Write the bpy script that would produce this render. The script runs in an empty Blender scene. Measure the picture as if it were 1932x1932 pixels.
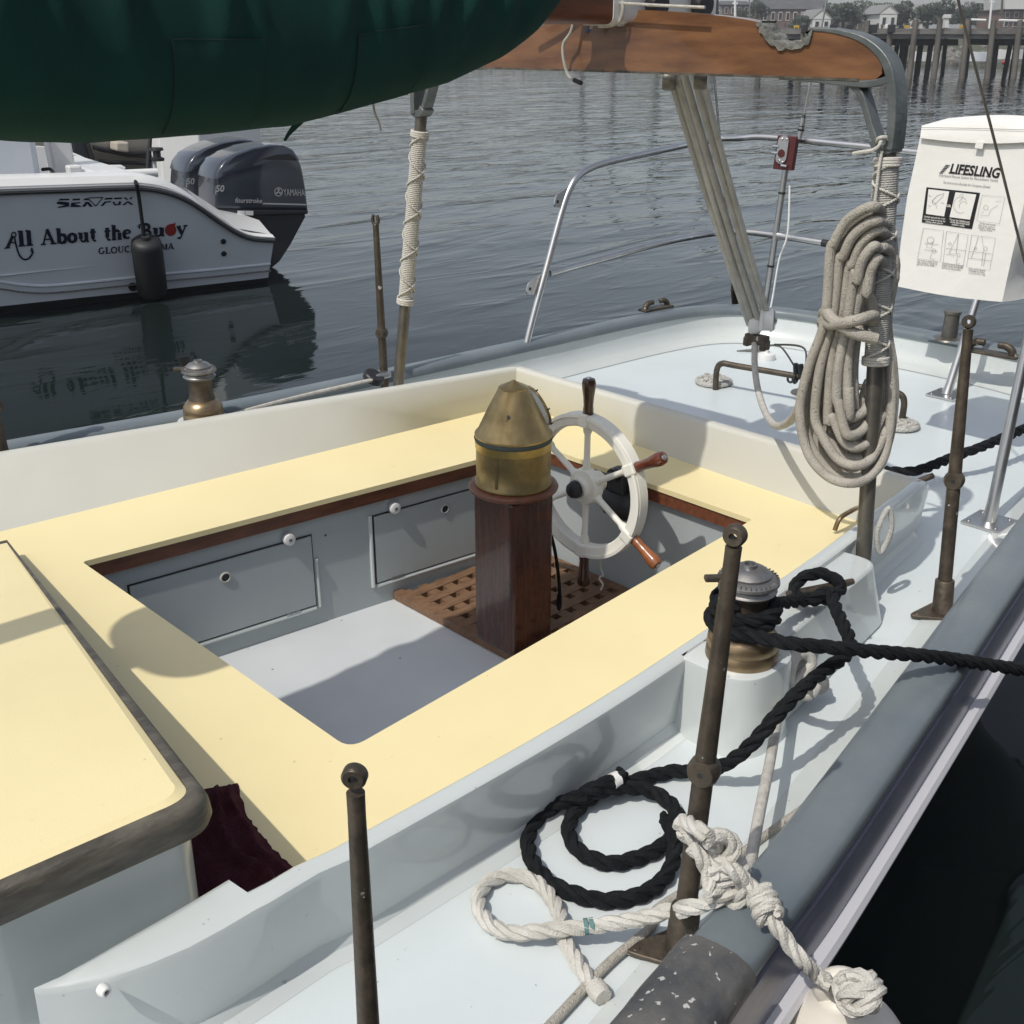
import bpy, bmesh, math, random
from mathutils import Vector, Matrix, Quaternion, noise as mnoise
from mathutils.geometry import tessellate_polygon

random.seed(7)
SC = bpy.context.scene
COL = SC.collection

# ------------------------------------------------------------------ camera
HC, YAW, FPX, HOR = 1.15, math.radians(46.4), 2130.0, 62.0
PIT = math.atan((966 - HOR) / FPX)
cam_d = bpy.data.cameras.new('camera')
cam = bpy.data.objects.new('camera', cam_d)
COL.objects.link(cam)
cam.location = (0, 0, HC)
cam.rotation_euler = (math.pi / 2 - PIT, 0, YAW - math.pi / 2)
cam_d.sensor_width = 36
cam_d.lens = 36 * FPX / 1932
cam_d.clip_start = 0.05
cam_d.clip_end = 3000
SC.camera = cam

# ------------------------------------------------------------------ daylight
SUN_EL, SUN_AZ = math.radians(55.5), math.radians(3.5)     # direction the light travels, from +X (aft)
sd = Vector((math.cos(SUN_EL) * math.cos(SUN_AZ), math.cos(SUN_EL) * math.sin(SUN_AZ), -math.sin(SUN_EL)))
W = bpy.data.worlds.new('World')
SC.world = W
W.use_nodes = True
nt = W.node_tree
sky = nt.nodes.new('ShaderNodeTexSky')
sky.sky_type = 'NISHITA'
sky.sun_disc = False
sky.sun_elevation = SUN_EL
sky.sun_rotation = math.atan2(-sd.x, -sd.y)
sky.air_density = 1.0
sky.dust_density = 2.0
sky.ozone_density = 1.0
bg = nt.nodes['Background']
bg.inputs['Strength'].default_value = 0.14
hz = nt.nodes.new('ShaderNodeHueSaturation'); hz.inputs['Saturation'].default_value = 0.5   # milky summer haze
nt.links.new(sky.outputs[0], hz.inputs['Color']); nt.links.new(hz.outputs[0], bg.inputs[0])
sl = bpy.data.lights.new('sun', 'SUN')
sl.energy = 3.0
sl.angle = math.radians(0.6)
sl.color = (1.0, 0.95, 0.86)
sun = bpy.data.objects.new('sun', sl)
COL.objects.link(sun)
sun.location = (-5, -1, 8)
sun.rotation_euler = sd.to_track_quat('-Z', 'Y').to_euler()
vs = SC.view_settings
vs.view_transform = 'Standard'
vs.look = 'None'
vs.gamma = 1
vs.use_curve_mapping = False
vs.exposure = 0.0

# ------------------------------------------------------------------ survey helpers: sight lines measured on the photograph
_cy, _sy, _cp, _sp = math.cos(YAW), math.sin(YAW), math.cos(PIT), math.sin(PIT)
_C = Vector((0, 0, HC))
_R = Vector((_sy, -_cy, 0))
_F = Vector((_cy * _cp, _sy * _cp, -_sp))
_U = Vector((_cy * _sp, _sy * _sp, _cp))
def ray(px, py): return _F + _R * ((px - 966) / FPX) - _U * ((py - 966) / FPX)
def Z(px, py, z=0.0):
    d = ray(px, py); return _C + d * ((z - HC) / d.z)
def XX(px, py, x):
    d = ray(px, py); return _C + d * (x / d.x)
def YY(px, py, y):
    d = ray(px, py); return _C + d * (y / d.y)
def PL(px, py, p, n):
    d = ray(px, py); return _C + d * ((Vector(p) - _C).dot(n) / d.dot(n))
def DD(px, py, D):
    d = ray(px, py); return _C + d * (D / math.hypot(d.x * _cy + d.y * _sy, 0))
def upz(p, py):
    lo, hi = -5.0, 5.0
    for _ in range(50):
        m = (lo + hi) / 2
        v = Vector((p[0], p[1], m)) - _C
        y = 966 - FPX * v.dot(_U) / v.dot(_F)
        if y < py: hi = m
        else: lo = m
    return m

# ------------------------------------------------------------------ materials
MATS = {}
def mat(name, col, rough=0.5, metal=0.0, col2=None, nscale=8.0, lo=0.4, hi=0.65, bump=0.0, bscale=60.0, spec=0.5, detail=6.0,
        stretch=None, rvar=0.0, coat=0.0, spots=None, trans=0.0):
    m = bpy.data.materials.new(name)
    m.use_nodes = True
    t = m.node_tree
    b = t.nodes['Principled BSDF']
    b.inputs['Base Color'].default_value = (*col, 1)
    b.inputs['Roughness'].default_value = rough
    b.inputs['Metallic'].default_value = metal
    b.inputs['Specular IOR Level'].default_value = spec
    b.inputs['Coat Weight'].default_value = coat
    b.inputs['Coat Roughness'].default_value = 0.045
    tc = t.nodes.new('ShaderNodeTexCoord')
    src = tc.outputs['Object']
    if stretch:
        mp = t.nodes.new('ShaderNodeMapping'); mp.inputs['Scale'].default_value = stretch
        t.links.new(src, mp.inputs[0]); src = mp.outputs[0]
    outc = None
    if col2:
        n = t.nodes.new('ShaderNodeTexNoise'); n.inputs['Scale'].default_value = nscale; n.inputs['Detail'].default_value = detail
        n.inputs['Roughness'].default_value = 0.6
        t.links.new(src, n.inputs['Vector'])
        r = t.nodes.new('ShaderNodeMapRange'); r.inputs['From Min'].default_value = lo; r.inputs['From Max'].default_value = hi
        t.links.new(n.outputs['Fac'], r.inputs['Value'])
        mx = t.nodes.new('ShaderNodeMix'); mx.data_type = 'RGBA'
        mx.inputs[6].default_value = (*col, 1); mx.inputs[7].default_value = (*col2, 1)
        t.links.new(r.outputs[0], mx.inputs[0])
        outc = mx.outputs[2]
        if rvar:
            rr = t.nodes.new('ShaderNodeMapRange'); rr.inputs['To Min'].default_value = rough; rr.inputs['To Max'].default_value = rough + rvar
            t.links.new(r.outputs[0], rr.inputs['Value']); t.links.new(rr.outputs[0], b.inputs['Roughness'])
    if spots:
        scol, sscale, thr = spots
        n = t.nodes.new('ShaderNodeTexNoise'); n.inputs['Scale'].default_value = sscale; n.inputs['Detail'].default_value = 5
        t.links.new(tc.outputs['Object'], n.inputs['Vector'])
        r = t.nodes.new('ShaderNodeMapRange'); r.inputs['From Min'].default_value = thr; r.inputs['From Max'].default_value = thr + 0.02
        t.links.new(n.outputs['Fac'], r.inputs['Value'])
        mx = t.nodes.new('ShaderNodeMix'); mx.data_type = 'RGBA'
        if outc: t.links.new(outc, mx.inputs[6])
        else: mx.inputs[6].default_value = (*col, 1)
        mx.inputs[7].default_value = (*scol, 1)
        t.links.new(r.outputs[0], mx.inputs[0]); outc = mx.outputs[2]
        if metal:
            mm = t.nodes.new('ShaderNodeMath'); mm.operation = 'MULTIPLY_ADD'
            mm.inputs[1].default_value = -metal; mm.inputs[2].default_value = metal
            t.links.new(r.outputs[0], mm.inputs[0]); t.links.new(mm.outputs[0], b.inputs['Metallic'])
    if outc: t.links.new(outc, b.inputs['Base Color'])
    if bump:
        n = t.nodes.new('ShaderNodeTexNoise'); n.inputs['Scale'].default_value = bscale; n.inputs['Detail'].default_value = 4
        t.links.new(src, n.inputs['Vector'])
        bp = t.nodes.new('ShaderNodeBump'); bp.inputs['Strength'].default_value = bump; bp.inputs['Distance'].default_value = 0.01
        t.links.new(n.outputs['Fac'], bp.inputs['Height']); t.links.new(bp.outputs[0], b.inputs['Normal'])
    MATS[name] = m
    return m

M = {}
M['deck'] = mat('deck_paint', (0.60, 0.65, 0.665), 0.34, col2=(0.56, 0.61, 0.625), nscale=2.2, bump=0.04, bscale=300, spots=((0.30, 0.30, 0.28), 95, 0.715))
M['white'] = mat('boat_white_paint', (0.55, 0.588, 0.585), 0.32, col2=(0.515, 0.55, 0.547), nscale=4, bump=0.012, bscale=30, coat=0.75, spots=((0.36, 0.37, 0.36), 80, 0.715))
M['inner'] = mat('coaming_ivory_paint', (0.565, 0.562, 0.51), 0.40, col2=(0.525, 0.52, 0.47), nscale=2)
M['cream'] = mat('cream_yellow_paint', (0.81, 0.70, 0.40), 0.40, col2=(0.765, 0.655, 0.365), nscale=1.8, bump=0.05, bscale=250,
                 spots=((0.62, 0.53, 0.3), 60, 0.72))
M['lockergrey'] = mat('locker_grey_paint', (0.40, 0.44, 0.45), 0.42, col2=(0.37, 0.41, 0.42), nscale=3, bump=0.03, bscale=60)
M['sole'] = mat('sole_pale_paint', (0.58, 0.61, 0.63), 0.3, col2=(0.54, 0.57, 0.59), nscale=4, spots=((0.15, 0.15, 0.15), 34, 0.745))
M['hullgrey'] = mat('rail_blue_grey_paint', (0.120, 0.147, 0.165), 0.36, col2=(0.155, 0.18, 0.195), nscale=5, bump=0.05, bscale=120, spots=((0.5, 0.5, 0.48), 45, 0.755))
M['groove'] = mat('dark_blue_groove', (0.03, 0.04, 0.075), 0.35)  # darker blue along the recess under the rail cap
M['strake'] = mat('sky_tinted_strake', (0.13, 0.135, 0.175), 0.22, col2=(0.18, 0.18, 0.225), nscale=12, stretch=(0.3, 3, 3))  # lavender of the reflected sky is put into the base colour
M['rub'] = mat('pale_rub_paint', (0.52, 0.52, 0.56), 0.35)
M['hullwhite'] = mat('hull_white_paint', (0.6, 0.62, 0.64), 0.2)
M['mahog'] = mat('mahogany_varnish', (0.082, 0.026, 0.014), 0.22, col2=(0.038, 0.013, 0.009), nscale=14, stretch=(5, 5, 0.6), coat=0.5, bump=0.05)
M['mahogtrim'] = mat('mahogany_trim', (0.17, 0.06, 0.028), 0.4, col2=(0.10, 0.035, 0.018), nscale=18, stretch=(0.5, 4, 4))
M['gallows'] = mat('varnished_crossbar', (0.225, 0.108, 0.050), 0.38, col2=(0.115, 0.053, 0.028), nscale=7, lo=0.36, hi=0.66, stretch=(1, 0.8, 4.5), coat=0.5,
                   spots=((0.30, 0.2, 0.12), 22, 0.745), bump=0.05, bscale=90)
M['lining'] = mat('frayed_grey_leather', (0.20, 0.20, 0.185), 0.95, col2=(0.08, 0.08, 0.072), nscale=26, bump=0.8, bscale=60)
M['teak'] = mat('teak_slats', (0.20, 0.115, 0.065), 0.6, col2=(0.13, 0.07, 0.04), nscale=22, stretch=(1, 4, 4), bump=0.12, bscale=150)
M['wood_old'] = mat('weathered_edge_wood', (0.062, 0.055, 0.045), 0.5, col2=(0.15, 0.135, 0.105), nscale=14, lo=0.42, hi=0.72, stretch=(0.8, 2, 3), bump=0.25, bscale=50)
M['bronze'] = mat('weathered_bronze', (0.068, 0.056, 0.043), 0.42, 0.5, col2=(0.115, 0.092, 0.068), nscale=28, bump=0.15, bscale=120, rvar=0.15,
                  spots=((0.45, 0.45, 0.42), 38, 0.685))
M['bronze_bright'] = mat('polished_bronze', (0.34, 0.25, 0.15), 0.3, 0.85, col2=(0.22, 0.16, 0.10), nscale=16, rvar=0.15)
M['verdigris'] = mat('verdigris_casting', (0.15, 0.165, 0.165), 0.42, 0.35, col2=(0.10, 0.118, 0.118), nscale=18, bump=0.15, bscale=80)
M['pipe'] = mat('dark_bronze_pipe', (0.12, 0.115, 0.105), 0.38, 0.6, col2=(0.17, 0.155, 0.13), nscale=22, bump=0.1, bscale=90)
M['brass'] = mat('patina_brass', (0.52, 0.385, 0.18), 0.30, 0.85, col2=(0.27, 0.20, 0.095), nscale=9, lo=0.38, hi=0.68, bump=0.12, bscale=26, rvar=0.2,
                 spots=((0.07, 0.06, 0.045), 30, 0.70))
M['brass_drum'] = mat('dull_brass', (0.30, 0.225, 0.10), 0.36, 0.8, col2=(0.15, 0.115, 0.055), nscale=11, lo=0.35, hi=0.7, bump=0.15, bscale=22, rvar=0.2, spots=((0.05, 0.045, 0.035), 30, 0.68))
M['brass_bright'] = mat('rubbed_brass', (0.50, 0.37, 0.13), 0.3, 0.9, col2=(0.34, 0.25, 0.10), nscale=14, bump=0.06, bscale=40, rvar=0.15)
M['verdline'] = mat('green_seam', (0.06, 0.075, 0.07), 0.7)
M['steel'] = mat('stainless_steel', (0.60, 0.60, 0.60), 0.30, 1.0, col2=(0.52, 0.51, 0.50), nscale=9, rvar=0.1)
M['steeldull'] = mat('dull_steel', (0.33, 0.33, 0.33), 0.38, 0.9, col2=(0.22, 0.21, 0.2), nscale=40, rvar=0.2)
M['wheel'] = mat('wheel_cream_enamel', (0.80, 0.785, 0.71), 0.32, col2=(0.75, 0.735, 0.66), nscale=6)
M['handle_dark'] = mat('handle_dark_wood', (0.06, 0.026, 0.016), 0.25, col2=(0.035, 0.015, 0.01), nscale=30, coat=0.4)
M['handle_red'] = mat('handle_red_wood', (0.13, 0.035, 0.018), 0.22, col2=(0.08, 0.022, 0.012), nscale=30, coat=0.4)
M['handle_light'] = mat('handle_light_wood', (0.30, 0.105, 0.035), 0.25, col2=(0.22, 0.075, 0.025), nscale=30, coat=0.4)
M['black'] = mat('black_iron', (0.018, 0.018, 0.02), 0.45, bump=0.1, bscale=60)
M['rubber'] = mat('black_rubber', (0.016, 0.017, 0.02), 0.55)
M['rope_black'] = mat('black_rope', (0.007, 0.008, 0.0095), 0.85, col2=(0.013, 0.0145, 0.017), nscale=60, bump=0.5, bscale=420, spec=0.2)
M['rope_white'] = mat('white_rope', (0.60, 0.585, 0.545), 0.85, col2=(0.50, 0.48, 0.43), nscale=18, bump=0.5, bscale=420)
M['rope_tan'] = mat('tan_braid', (0.44, 0.415, 0.365), 0.85, col2=(0.36, 0.335, 0.29), nscale=24, bump=0.6, bscale=330, spots=((0.16, 0.14, 0.115), 170, 0.66))
M['rope_grey'] = mat('grey_braid', (0.47, 0.465, 0.435), 0.85, col2=(0.38, 0.375, 0.35), nscale=24, bump=0.45, bscale=260)
M['rope_line'] = mat('light_braid', (0.52, 0.50, 0.46), 0.85, col2=(0.40, 0.38, 0.34), nscale=60, bump=0.4, bscale=300)
M['twine'] = mat('white_seizing', (0.56, 0.54, 0.49), 0.8, bump=0.3, bscale=200)
M['canvas'] = mat('green_canvas', (0.0028, 0.037, 0.031), 0.9, col2=(0.0022, 0.030, 0.025), nscale=6, bump=0.25, bscale=500, spec=0.25)
M['thread'] = mat('dark_stitching', (0.004, 0.02, 0.016), 0.9)
M['bag'] = mat('white_vinyl', (0.82, 0.815, 0.785), 0.5, col2=(0.785, 0.78, 0.75), nscale=3, bump=0.35, bscale=13)
M['ink'] = mat('black_ink', (0.012, 0.012, 0.014), 0.5)
M['ink_grey'] = mat('grey_ink', (0.22, 0.22, 0.22), 0.5)
M['towel'] = mat('maroon_terry', (0.066, 0.017, 0.026), 0.95, col2=(0.085, 0.026, 0.038), nscale=50, bump=0.9, bscale=330, spec=0.1)
M['gel'] = mat('white_gelcoat', (0.70, 0.70, 0.69), 0.2, col2=(0.66, 0.66, 0.65), nscale=2)
M['gelgrey'] = mat('white_hull_side', (0.66, 0.69, 0.73), 0.22, col2=(0.61, 0.64, 0.68), nscale=2)
M['navy'] = mat('navy_lettering', (0.008, 0.012, 0.028), 0.35)
M['red'] = mat('red_vinyl', (0.30, 0.025, 0.02), 0.4)
M['cowl'] = mat('outboard_blue_grey', (0.034, 0.041, 0.056), 0.2, 0.3, col2=(0.03, 0.037, 0.05), nscale=3, coat=0.7)
M['cowldark'] = mat('outboard_dark_grey', (0.018, 0.020, 0.026), 0.4)
M['decal'] = mat('silver_decal', (0.5, 0.5, 0.5), 0.35, 0.4)
M['cream_hull'] = mat('beige_gelcoat', (0.47, 0.43, 0.37), 0.35, col2=(0.42, 0.385, 0.335), nscale=1.5)
M['fender'] = mat('white_buoy_vinyl', (0.70, 0.665, 0.60), 0.45, col2=(0.60, 0.55, 0.47), nscale=7, lo=0.5, hi=0.75, bump=0.05, bscale=25)
M['sleeve'] = mat('worn_grey_sleeve', (0.055, 0.058, 0.062), 0.55, col2=(0.12, 0.115, 0.108), nscale=11, bump=0.35, bscale=40, spots=((0.42, 0.42, 0.40), 90, 0.645))
M['plastic'] = mat('white_plastic', (0.72, 0.72, 0.71), 0.3)
M['burgundy'] = mat('burgundy_block', (0.075, 0.015, 0.016), 0.4)
M['pile'] = mat('weathered_pile', (0.125, 0.115, 0.10), 0.9, col2=(0.07, 0.064, 0.056), nscale=3, stretch=(1, 1, 0.3), bump=0.4, bscale=8)
M['pile_dark'] = mat('dark_timber', (0.022, 0.02, 0.018), 0.8, col2=(0.035, 0.03, 0.027), nscale=3)  # near-black timber, also for the back row of piles
M['beam'] = mat('grey_pier_timber', (0.20, 0.195, 0.18), 0.9, col2=(0.12, 0.115, 0.107), nscale=1.2, stretch=(1, 1, 4), bump=0.3, bscale=6)
M['rock'] = mat('shore_rock', (0.19, 0.18, 0.165), 0.95, col2=(0.09, 0.085, 0.08), nscale=1.5, bump=0.6, bscale=3)
M['leaf'] = mat('tree_foliage', (0.025, 0.038, 0.024), 0.8, col2=(0.04, 0.056, 0.034), nscale=0.5)
M['leaf2'] = mat('light_foliage', (0.06, 0.08, 0.055), 0.8, col2=(0.08, 0.10, 0.07), nscale=0.5)
M['bark'] = mat('tree_bark', (0.06, 0.05, 0.04), 0.9)
M['hwhite'] = mat('white_clapboard', (0.55, 0.55, 0.54), 0.7)
M['hgrey'] = mat('grey_shingle_wall', (0.22, 0.22, 0.22), 0.8, col2=(0.18, 0.18, 0.18), nscale=1)
M['hbrick'] = mat('red_brick_wall', (0.15, 0.10, 0.085), 0.85, col2=(0.12, 0.08, 0.07), nscale=1)
M['hroof'] = mat('slate_roof', (0.07, 0.07, 0.075), 0.8, col2=(0.10, 0.10, 0.105), nscale=0.8)
M['hroofl'] = mat('pale_roof', (0.20, 0.20, 0.20), 0.8)
M['glass'] = mat('window_glass', (0.03, 0.035, 0.04), 0.1)
M['yellow'] = mat('yellow_paint', (0.50, 0.33, 0.05), 0.5)
M['hillgrass'] = mat('hill_grass', (0.06, 0.07, 0.045), 0.95, col2=(0.09, 0.09, 0.06), nscale=0.1)
M['blue'] = mat('blue_tape', (0.03, 0.06, 0.2), 0.6)
M['green_tape'] = mat('green_mark', (0.10, 0.20, 0.20), 0.8)
M['glasswhite'] = mat('milky_glass', (0.6, 0.62, 0.62), 0.08)

# ------------------------------------------------------------------ mesh helpers
ORG = {}
def root_of(o):
    while o and o.parent: o = o.parent
    return o
class MB:
    def __init__(s): s.v = []; s.f = []
    def add(s, vs, fs):
        b = len(s.v); s.v += [Vector(p) for p in vs]; s.f += [[i + b for i in f] for f in fs]; return s
    def box(s, c, sz, ax=None):
        c = Vector(c); x, y, z = [d / 2 for d in sz]
        ax = ax or (Vector((1, 0, 0)), Vector((0, 1, 0)), Vector((0, 0, 1)))
        vs = [c + ax[0] * (i * x) + ax[1] * (j * y) + ax[2] * (k * z) for k in (-1, 1) for j in (-1, 1) for i in (-1, 1)]
        return s.add(vs, [[0, 2, 3, 1], [4, 5, 7, 6], [0, 1, 5, 4], [2, 6, 7, 3], [0, 4, 6, 2], [1, 3, 7, 5]])
    def prism(s, poly, d):
        d = Vector(d); n = len(poly); vs = [Vector(p) for p in poly]; vs += [p + d for p in vs]
        return s.add(vs, [list(range(n))[::-1], list(range(n, 2 * n))] + [[i, (i + 1) % n, n + (i + 1) % n, n + i] for i in range(n)])
    def loft(s, rings, closed=True, caps=True):
        n = len(rings[0]); vs = [p for r in rings for p in r]; fs = []
        m = n if closed else n - 1
        for k in range(len(rings) - 1):
            for i in range(m):
                j = (i + 1) % n
                fs.append([k * n + i, k * n + j, (k + 1) * n + j, (k + 1) * n + i])
        if caps and closed:
            fs.append(list(range(n))[::-1]); fs.append([(len(rings) - 1) * n + i for i in range(n)])
        return s.add(vs, fs)
    def tube(s, pts, r, n=10, closed=False, caps=True, flat=1.0):
        fr = frames(pts, closed); rings = []
        for i, (p, t, a, b) in enumerate(fr):
            rr = r[i] if isinstance(r, (list, tuple)) else r
            rings.append([p + (a * math.cos(2 * math.pi * k / n) + b * (flat * math.sin(2 * math.pi * k / n))) * rr for k in range(n)])
        if closed: rings.append(rings[0])
        return s.loft(rings, True, caps and not closed)
    def lathe(s, prof, o, ax=(0, 0, 1), n=32):
        o = Vector(o); ax = Vector(ax).normalized(); a = ax.orthogonal().normalized(); b = ax.cross(a)
        rings = [[o + ax * z + (a * math.cos(2 * math.pi * k / n) + b * math.sin(2 * math.pi * k / n)) * max(r, 1e-4) for k in range(n)] for r, z in prof]
        return s.loft(rings, True, False)
    def rope(s, pts, r, pitch=None, strands=3, n=6):
        pitch = pitch or r * 7
        pts = resample(pts, r * 0.7)
        fr = frames(pts, False)
        for q in range(strands):
            c = []
            for i, (p, t, a, b) in enumerate(fr):
                ph = 2 * math.pi * (i * r * 0.7 / pitch + q / strands)
                c.append(p + (a * math.cos(ph) + b * math.sin(ph)) * (r * 0.5))
            s.tube(c, r * 0.56, n)
        return s
    def obj(s, name, m, parent=None, smooth=True, angle=38, bevel=0.0, seg=2):
        off = Vector((0, 0, 0))
        if parent is not None: off = ORG[parent.name]
        me = bpy.data.meshes.new(name)
        me.from_pydata([tuple(p - off) for p in s.v], [], s.f)
        bm = bmesh.new(); bm.from_mesh(me); bmesh.ops.recalc_face_normals(bm, faces=bm.faces); bm.to_mesh(me); bm.free()
        me.validate()
        if isinstance(m, str): m = M[m]
        me.materials.append(m)
        if smooth:
            me.shade_smooth(); me.set_sharp_from_angle(angle=math.radians(angle))
        o = bpy.data.objects.new(name, me); COL.objects.link(o)
        if parent is not None: o.parent = parent
        ORG[o.name] = off
        if bevel:
            bv = o.modifiers.new('bevel', 'BEVEL'); bv.width = bevel; bv.segments = seg; bv.limit_method = 'ANGLE'; bv.angle_limit = math.radians(30)
            bv.harden_normals = False
        return o
def frames(pts, closed):
    pts = [Vector(p) for p in pts]; n = len(pts); out = []; a = None
    for i in range(n):
        if closed: t = pts[(i + 1) % n] - pts[i - 1]
        else: t = pts[min(i + 1, n - 1)] - pts[max(i - 1, 0)]
        t = t.normalized() if t.length > 1e-9 else Vector((0, 0, 1))
        if a is None:
            a = Vector((0, 0, 1)); a = a - t * a.dot(t)
            if a.length < 0.15: a = t.orthogonal()
        else: a = a - t * a.dot(t)
        a = a.normalized(); out.append((pts[i], t, a, t.cross(a)))
    return out
def cr(pts, k=8, closed=False):
    pts = [Vector(p) for p in pts]; n = len(pts); out = []
    for i in range(n if closed else n - 1):
        if closed: p0, p1, p2, p3 = pts[i - 1], pts[i], pts[(i + 1) % n], pts[(i + 2) % n]
        else: p0, p1, p2, p3 = pts[max(i - 1, 0)], pts[i], pts[i + 1], pts[min(i + 2, n - 1)]
        for j in range(k):
            t = j / k
            out.append(0.5 * ((2 * p1) + (p2 - p0) * t + (2 * p0 - 5 * p1 + 4 * p2 - p3) * t * t + (3 * p1 - p0 - 3 * p2 + p3) * t ** 3))
    if not closed: out.append(pts[-1])
    return out
def resample(pts, step):
    pts = [Vector(p) for p in pts]; out = [pts[0]]; acc = 0.0
    for a, b in zip(pts, pts[1:]):
        L = (b - a).length
        if L < 1e-9: continue
        d = step - acc
        while d <= L:
            out.append(a + (b - a) * (d / L)); d += step
        acc = L - (d - step)
    out.append(pts[-1])
    return out
def tag(o, label=None, cat=None, group=None, kind=None):
    if label: o['label'] = label
    if cat: o['category'] = cat
    if group: o['group'] = group
    if kind: o['kind'] = kind
    return o
def thing(name, label, cat, loc=(0, 0, 0), group=None):
    o = bpy.data.objects.new(name, None); COL.objects.link(o)
    o.location = loc; o.empty_display_size = 0.1
    ORG[o.name] = Vector(loc)
    return tag(o, label, cat, group)
def copy_thing(o, loc, parent=None):
    c = o.copy(); COL.objects.link(c)
    if parent is not None: c.parent = parent
    else: c.location = loc
    for ch in [x for x in COL.objects if x.parent == o]: copy_thing(ch, None, c)
    return c
def rib(pts, w, closed=False):
    """flat ribbon in 2D: list of quads"""
    n = len(pts); L = []; Rr = []
    for i in range(n):
        a = pts[i - 1] if (i or closed) else pts[i]; b = pts[(i + 1) % n] if (i < n - 1 or closed) else pts[i]
        dx, dy = b[0] - a[0], b[1] - a[1]; l = math.hypot(dx, dy) or 1
        nx, ny = -dy / l * w / 2, dx / l * w / 2
        L.append((pts[i][0] + nx, pts[i][1] + ny)); Rr.append((pts[i][0] - nx, pts[i][1] - ny))
    vs = L + Rr
    fs = [[i, (i + 1) % n, n + (i + 1) % n, n + i] for i in range(n if closed else n - 1)]
    return vs, fs
def arc(cx, cy, rx, ry, a0, a1, n=14):
    return [(cx + rx * math.cos(math.radians(a0 + (a1 - a0) * i / n)), cy + ry * math.sin(math.radians(a0 + (a1 - a0) * i / n))) for i in range(n + 1)]
def text_faces(body, bold=0.0, shear=0.0):
    cu = bpy.data.curves.new('lettering', 'FONT'); cu.body = body; cu.size = 1; cu.offset = bold; cu.shear = shear; cu.resolution_u = 3
    o = bpy.data.objects.new('lettering', cu); COL.objects.link(o)
    bpy.context.view_layer.update()
    me = bpy.data.meshes.new_from_object(o.evaluated_get(bpy.context.evaluated_depsgraph_get()))
    vs = [(v.co.x, v.co.y) for v in me.vertices]; fs = [list(p.vertices) for p in me.polygons]
    bpy.data.objects.remove(o); bpy.data.curves.remove(cu); bpy.data.meshes.remove(me)
    return vs, fs
def place2d(mb, vs, fs, o, ex, ey, off):
    mb.add([Vector(o) + ex * x + ey * y + off for x, y in vs], fs)
def text_between(mb, body, a, b, off, hscale=1.0, bold=0.0, shear=0.0, up=None):
    """fit a line of type from point a to point b (baseline)"""
    vs, fs = text_faces(body, bold, shear)
    x0 = min(v[0] for v in vs); x1 = max(v[0] for v in vs)
    a, b = Vector(a), Vector(b); k = (b - a).length / (x1 - x0); ex = (b - a).normalized() * k
    ey = (up or Vector((0, 0, 1))) * (k * hscale)
    place2d(mb, [(x - x0, y) for x, y in vs], fs, a, ex, ey, off)
# ------------------------------------------------------------------ water
def make_water():
    m = bpy.data.materials.new('harbour_water'); m.use_nodes = True
    t = m.node_tree; b = t.nodes['Principled BSDF']
    b.inputs['Base Color'].default_value = (0.009, 0.014, 0.0135, 1)
    b.inputs['Roughness'].default_value = 0.045
    b.inputs['IOR'].default_value = 1.31
    g = t.nodes.new('ShaderNodeNewGeometry')
    hs = []
    for sc, rot, st, dist, amp in ((1.0, 0.75, (0.5, 1.6, 1), 1.2, 0.036), (2.6, 0.75, (0.5, 1.6, 1), 1.6, 0.007), (0.30, 0.9, (0.7, 1.3, 1), 0.5, 0.06)):
        mp = t.nodes.new('ShaderNodeMapping'); mp.inputs['Rotation'].default_value = (0, 0, rot); mp.inputs['Scale'].default_value = st
        n = t.nodes.new('ShaderNodeTexNoise'); n.inputs['Scale'].default_value = sc; n.inputs['Detail'].default_value = 2.5; n.inputs['Distortion'].default_value = dist
        t.links.new(g.outputs['Position'], mp.inputs[0]); t.links.new(mp.outputs[0], n.inputs['Vector'])
        crest = t.nodes.new('ShaderNodeMapRange'); crest.inputs['From Min'].default_value = 0.40; crest.inputs['From Max'].default_value = 0.80
        t.links.new(n.outputs['Fac'], crest.inputs['Value'])
        pw = t.nodes.new('ShaderNodeMath'); pw.operation = 'POWER'; pw.inputs[1].default_value = 1.7      # flat troughs, sharp crests
        t.links.new(crest.outputs[0], pw.inputs[0])
        mu = t.nodes.new('ShaderNodeMath'); mu.operation = 'MULTIPLY'; mu.inputs[1].default_value = amp
        t.links.new(pw.outputs[0], mu.inputs[0]); hs.append(mu)
    # calmer water in the lee between the two boats (distance from the dock berth)
    ad = t.nodes.new('ShaderNodeMath'); ad.operation = 'ADD'; t.links.new(hs[0].outputs[0], ad.inputs[0]); t.links.new(hs[1].outputs[0], ad.inputs[1])
    ad2 = t.nodes.new('ShaderNodeMath'); ad2.operation = 'ADD'; t.links.new(ad.outputs[0], ad2.inputs[0]); t.links.new(hs[2].outputs[0], ad2.inputs[1])
    dv = t.nodes.new('ShaderNodeVectorMath'); dv.operation = 'DISTANCE'; dv.inputs[1].default_value = (1.5, 6.0, -0.75)
    t.links.new(g.outputs['Position'], dv.inputs[0])
    mr = t.nodes.new('ShaderNodeMapRange'); mr.inputs['From Min'].default_value = 2.0; mr.inputs['From Max'].default_value = 16.0
    mr.inputs['To Min'].default_value = 0.13; mr.inputs['To Max'].default_value = 1.0
    t.links.new(dv.outputs['Value'], mr.inputs['Value'])
    bp = t.nodes.new('ShaderNodeBump'); bp.inputs['Distance'].default_value = 1.0
    t.links.new(mr.outputs[0], bp.inputs['Strength']); t.links.new(ad2.outputs[0], bp.inputs['Height'])
    t.links.new(bp.outputs[0], b.inputs['Normal'])
    return m
M['water'] = make_water()
ZW = -0.75
mb = MB()
R0 = 700.0
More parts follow.
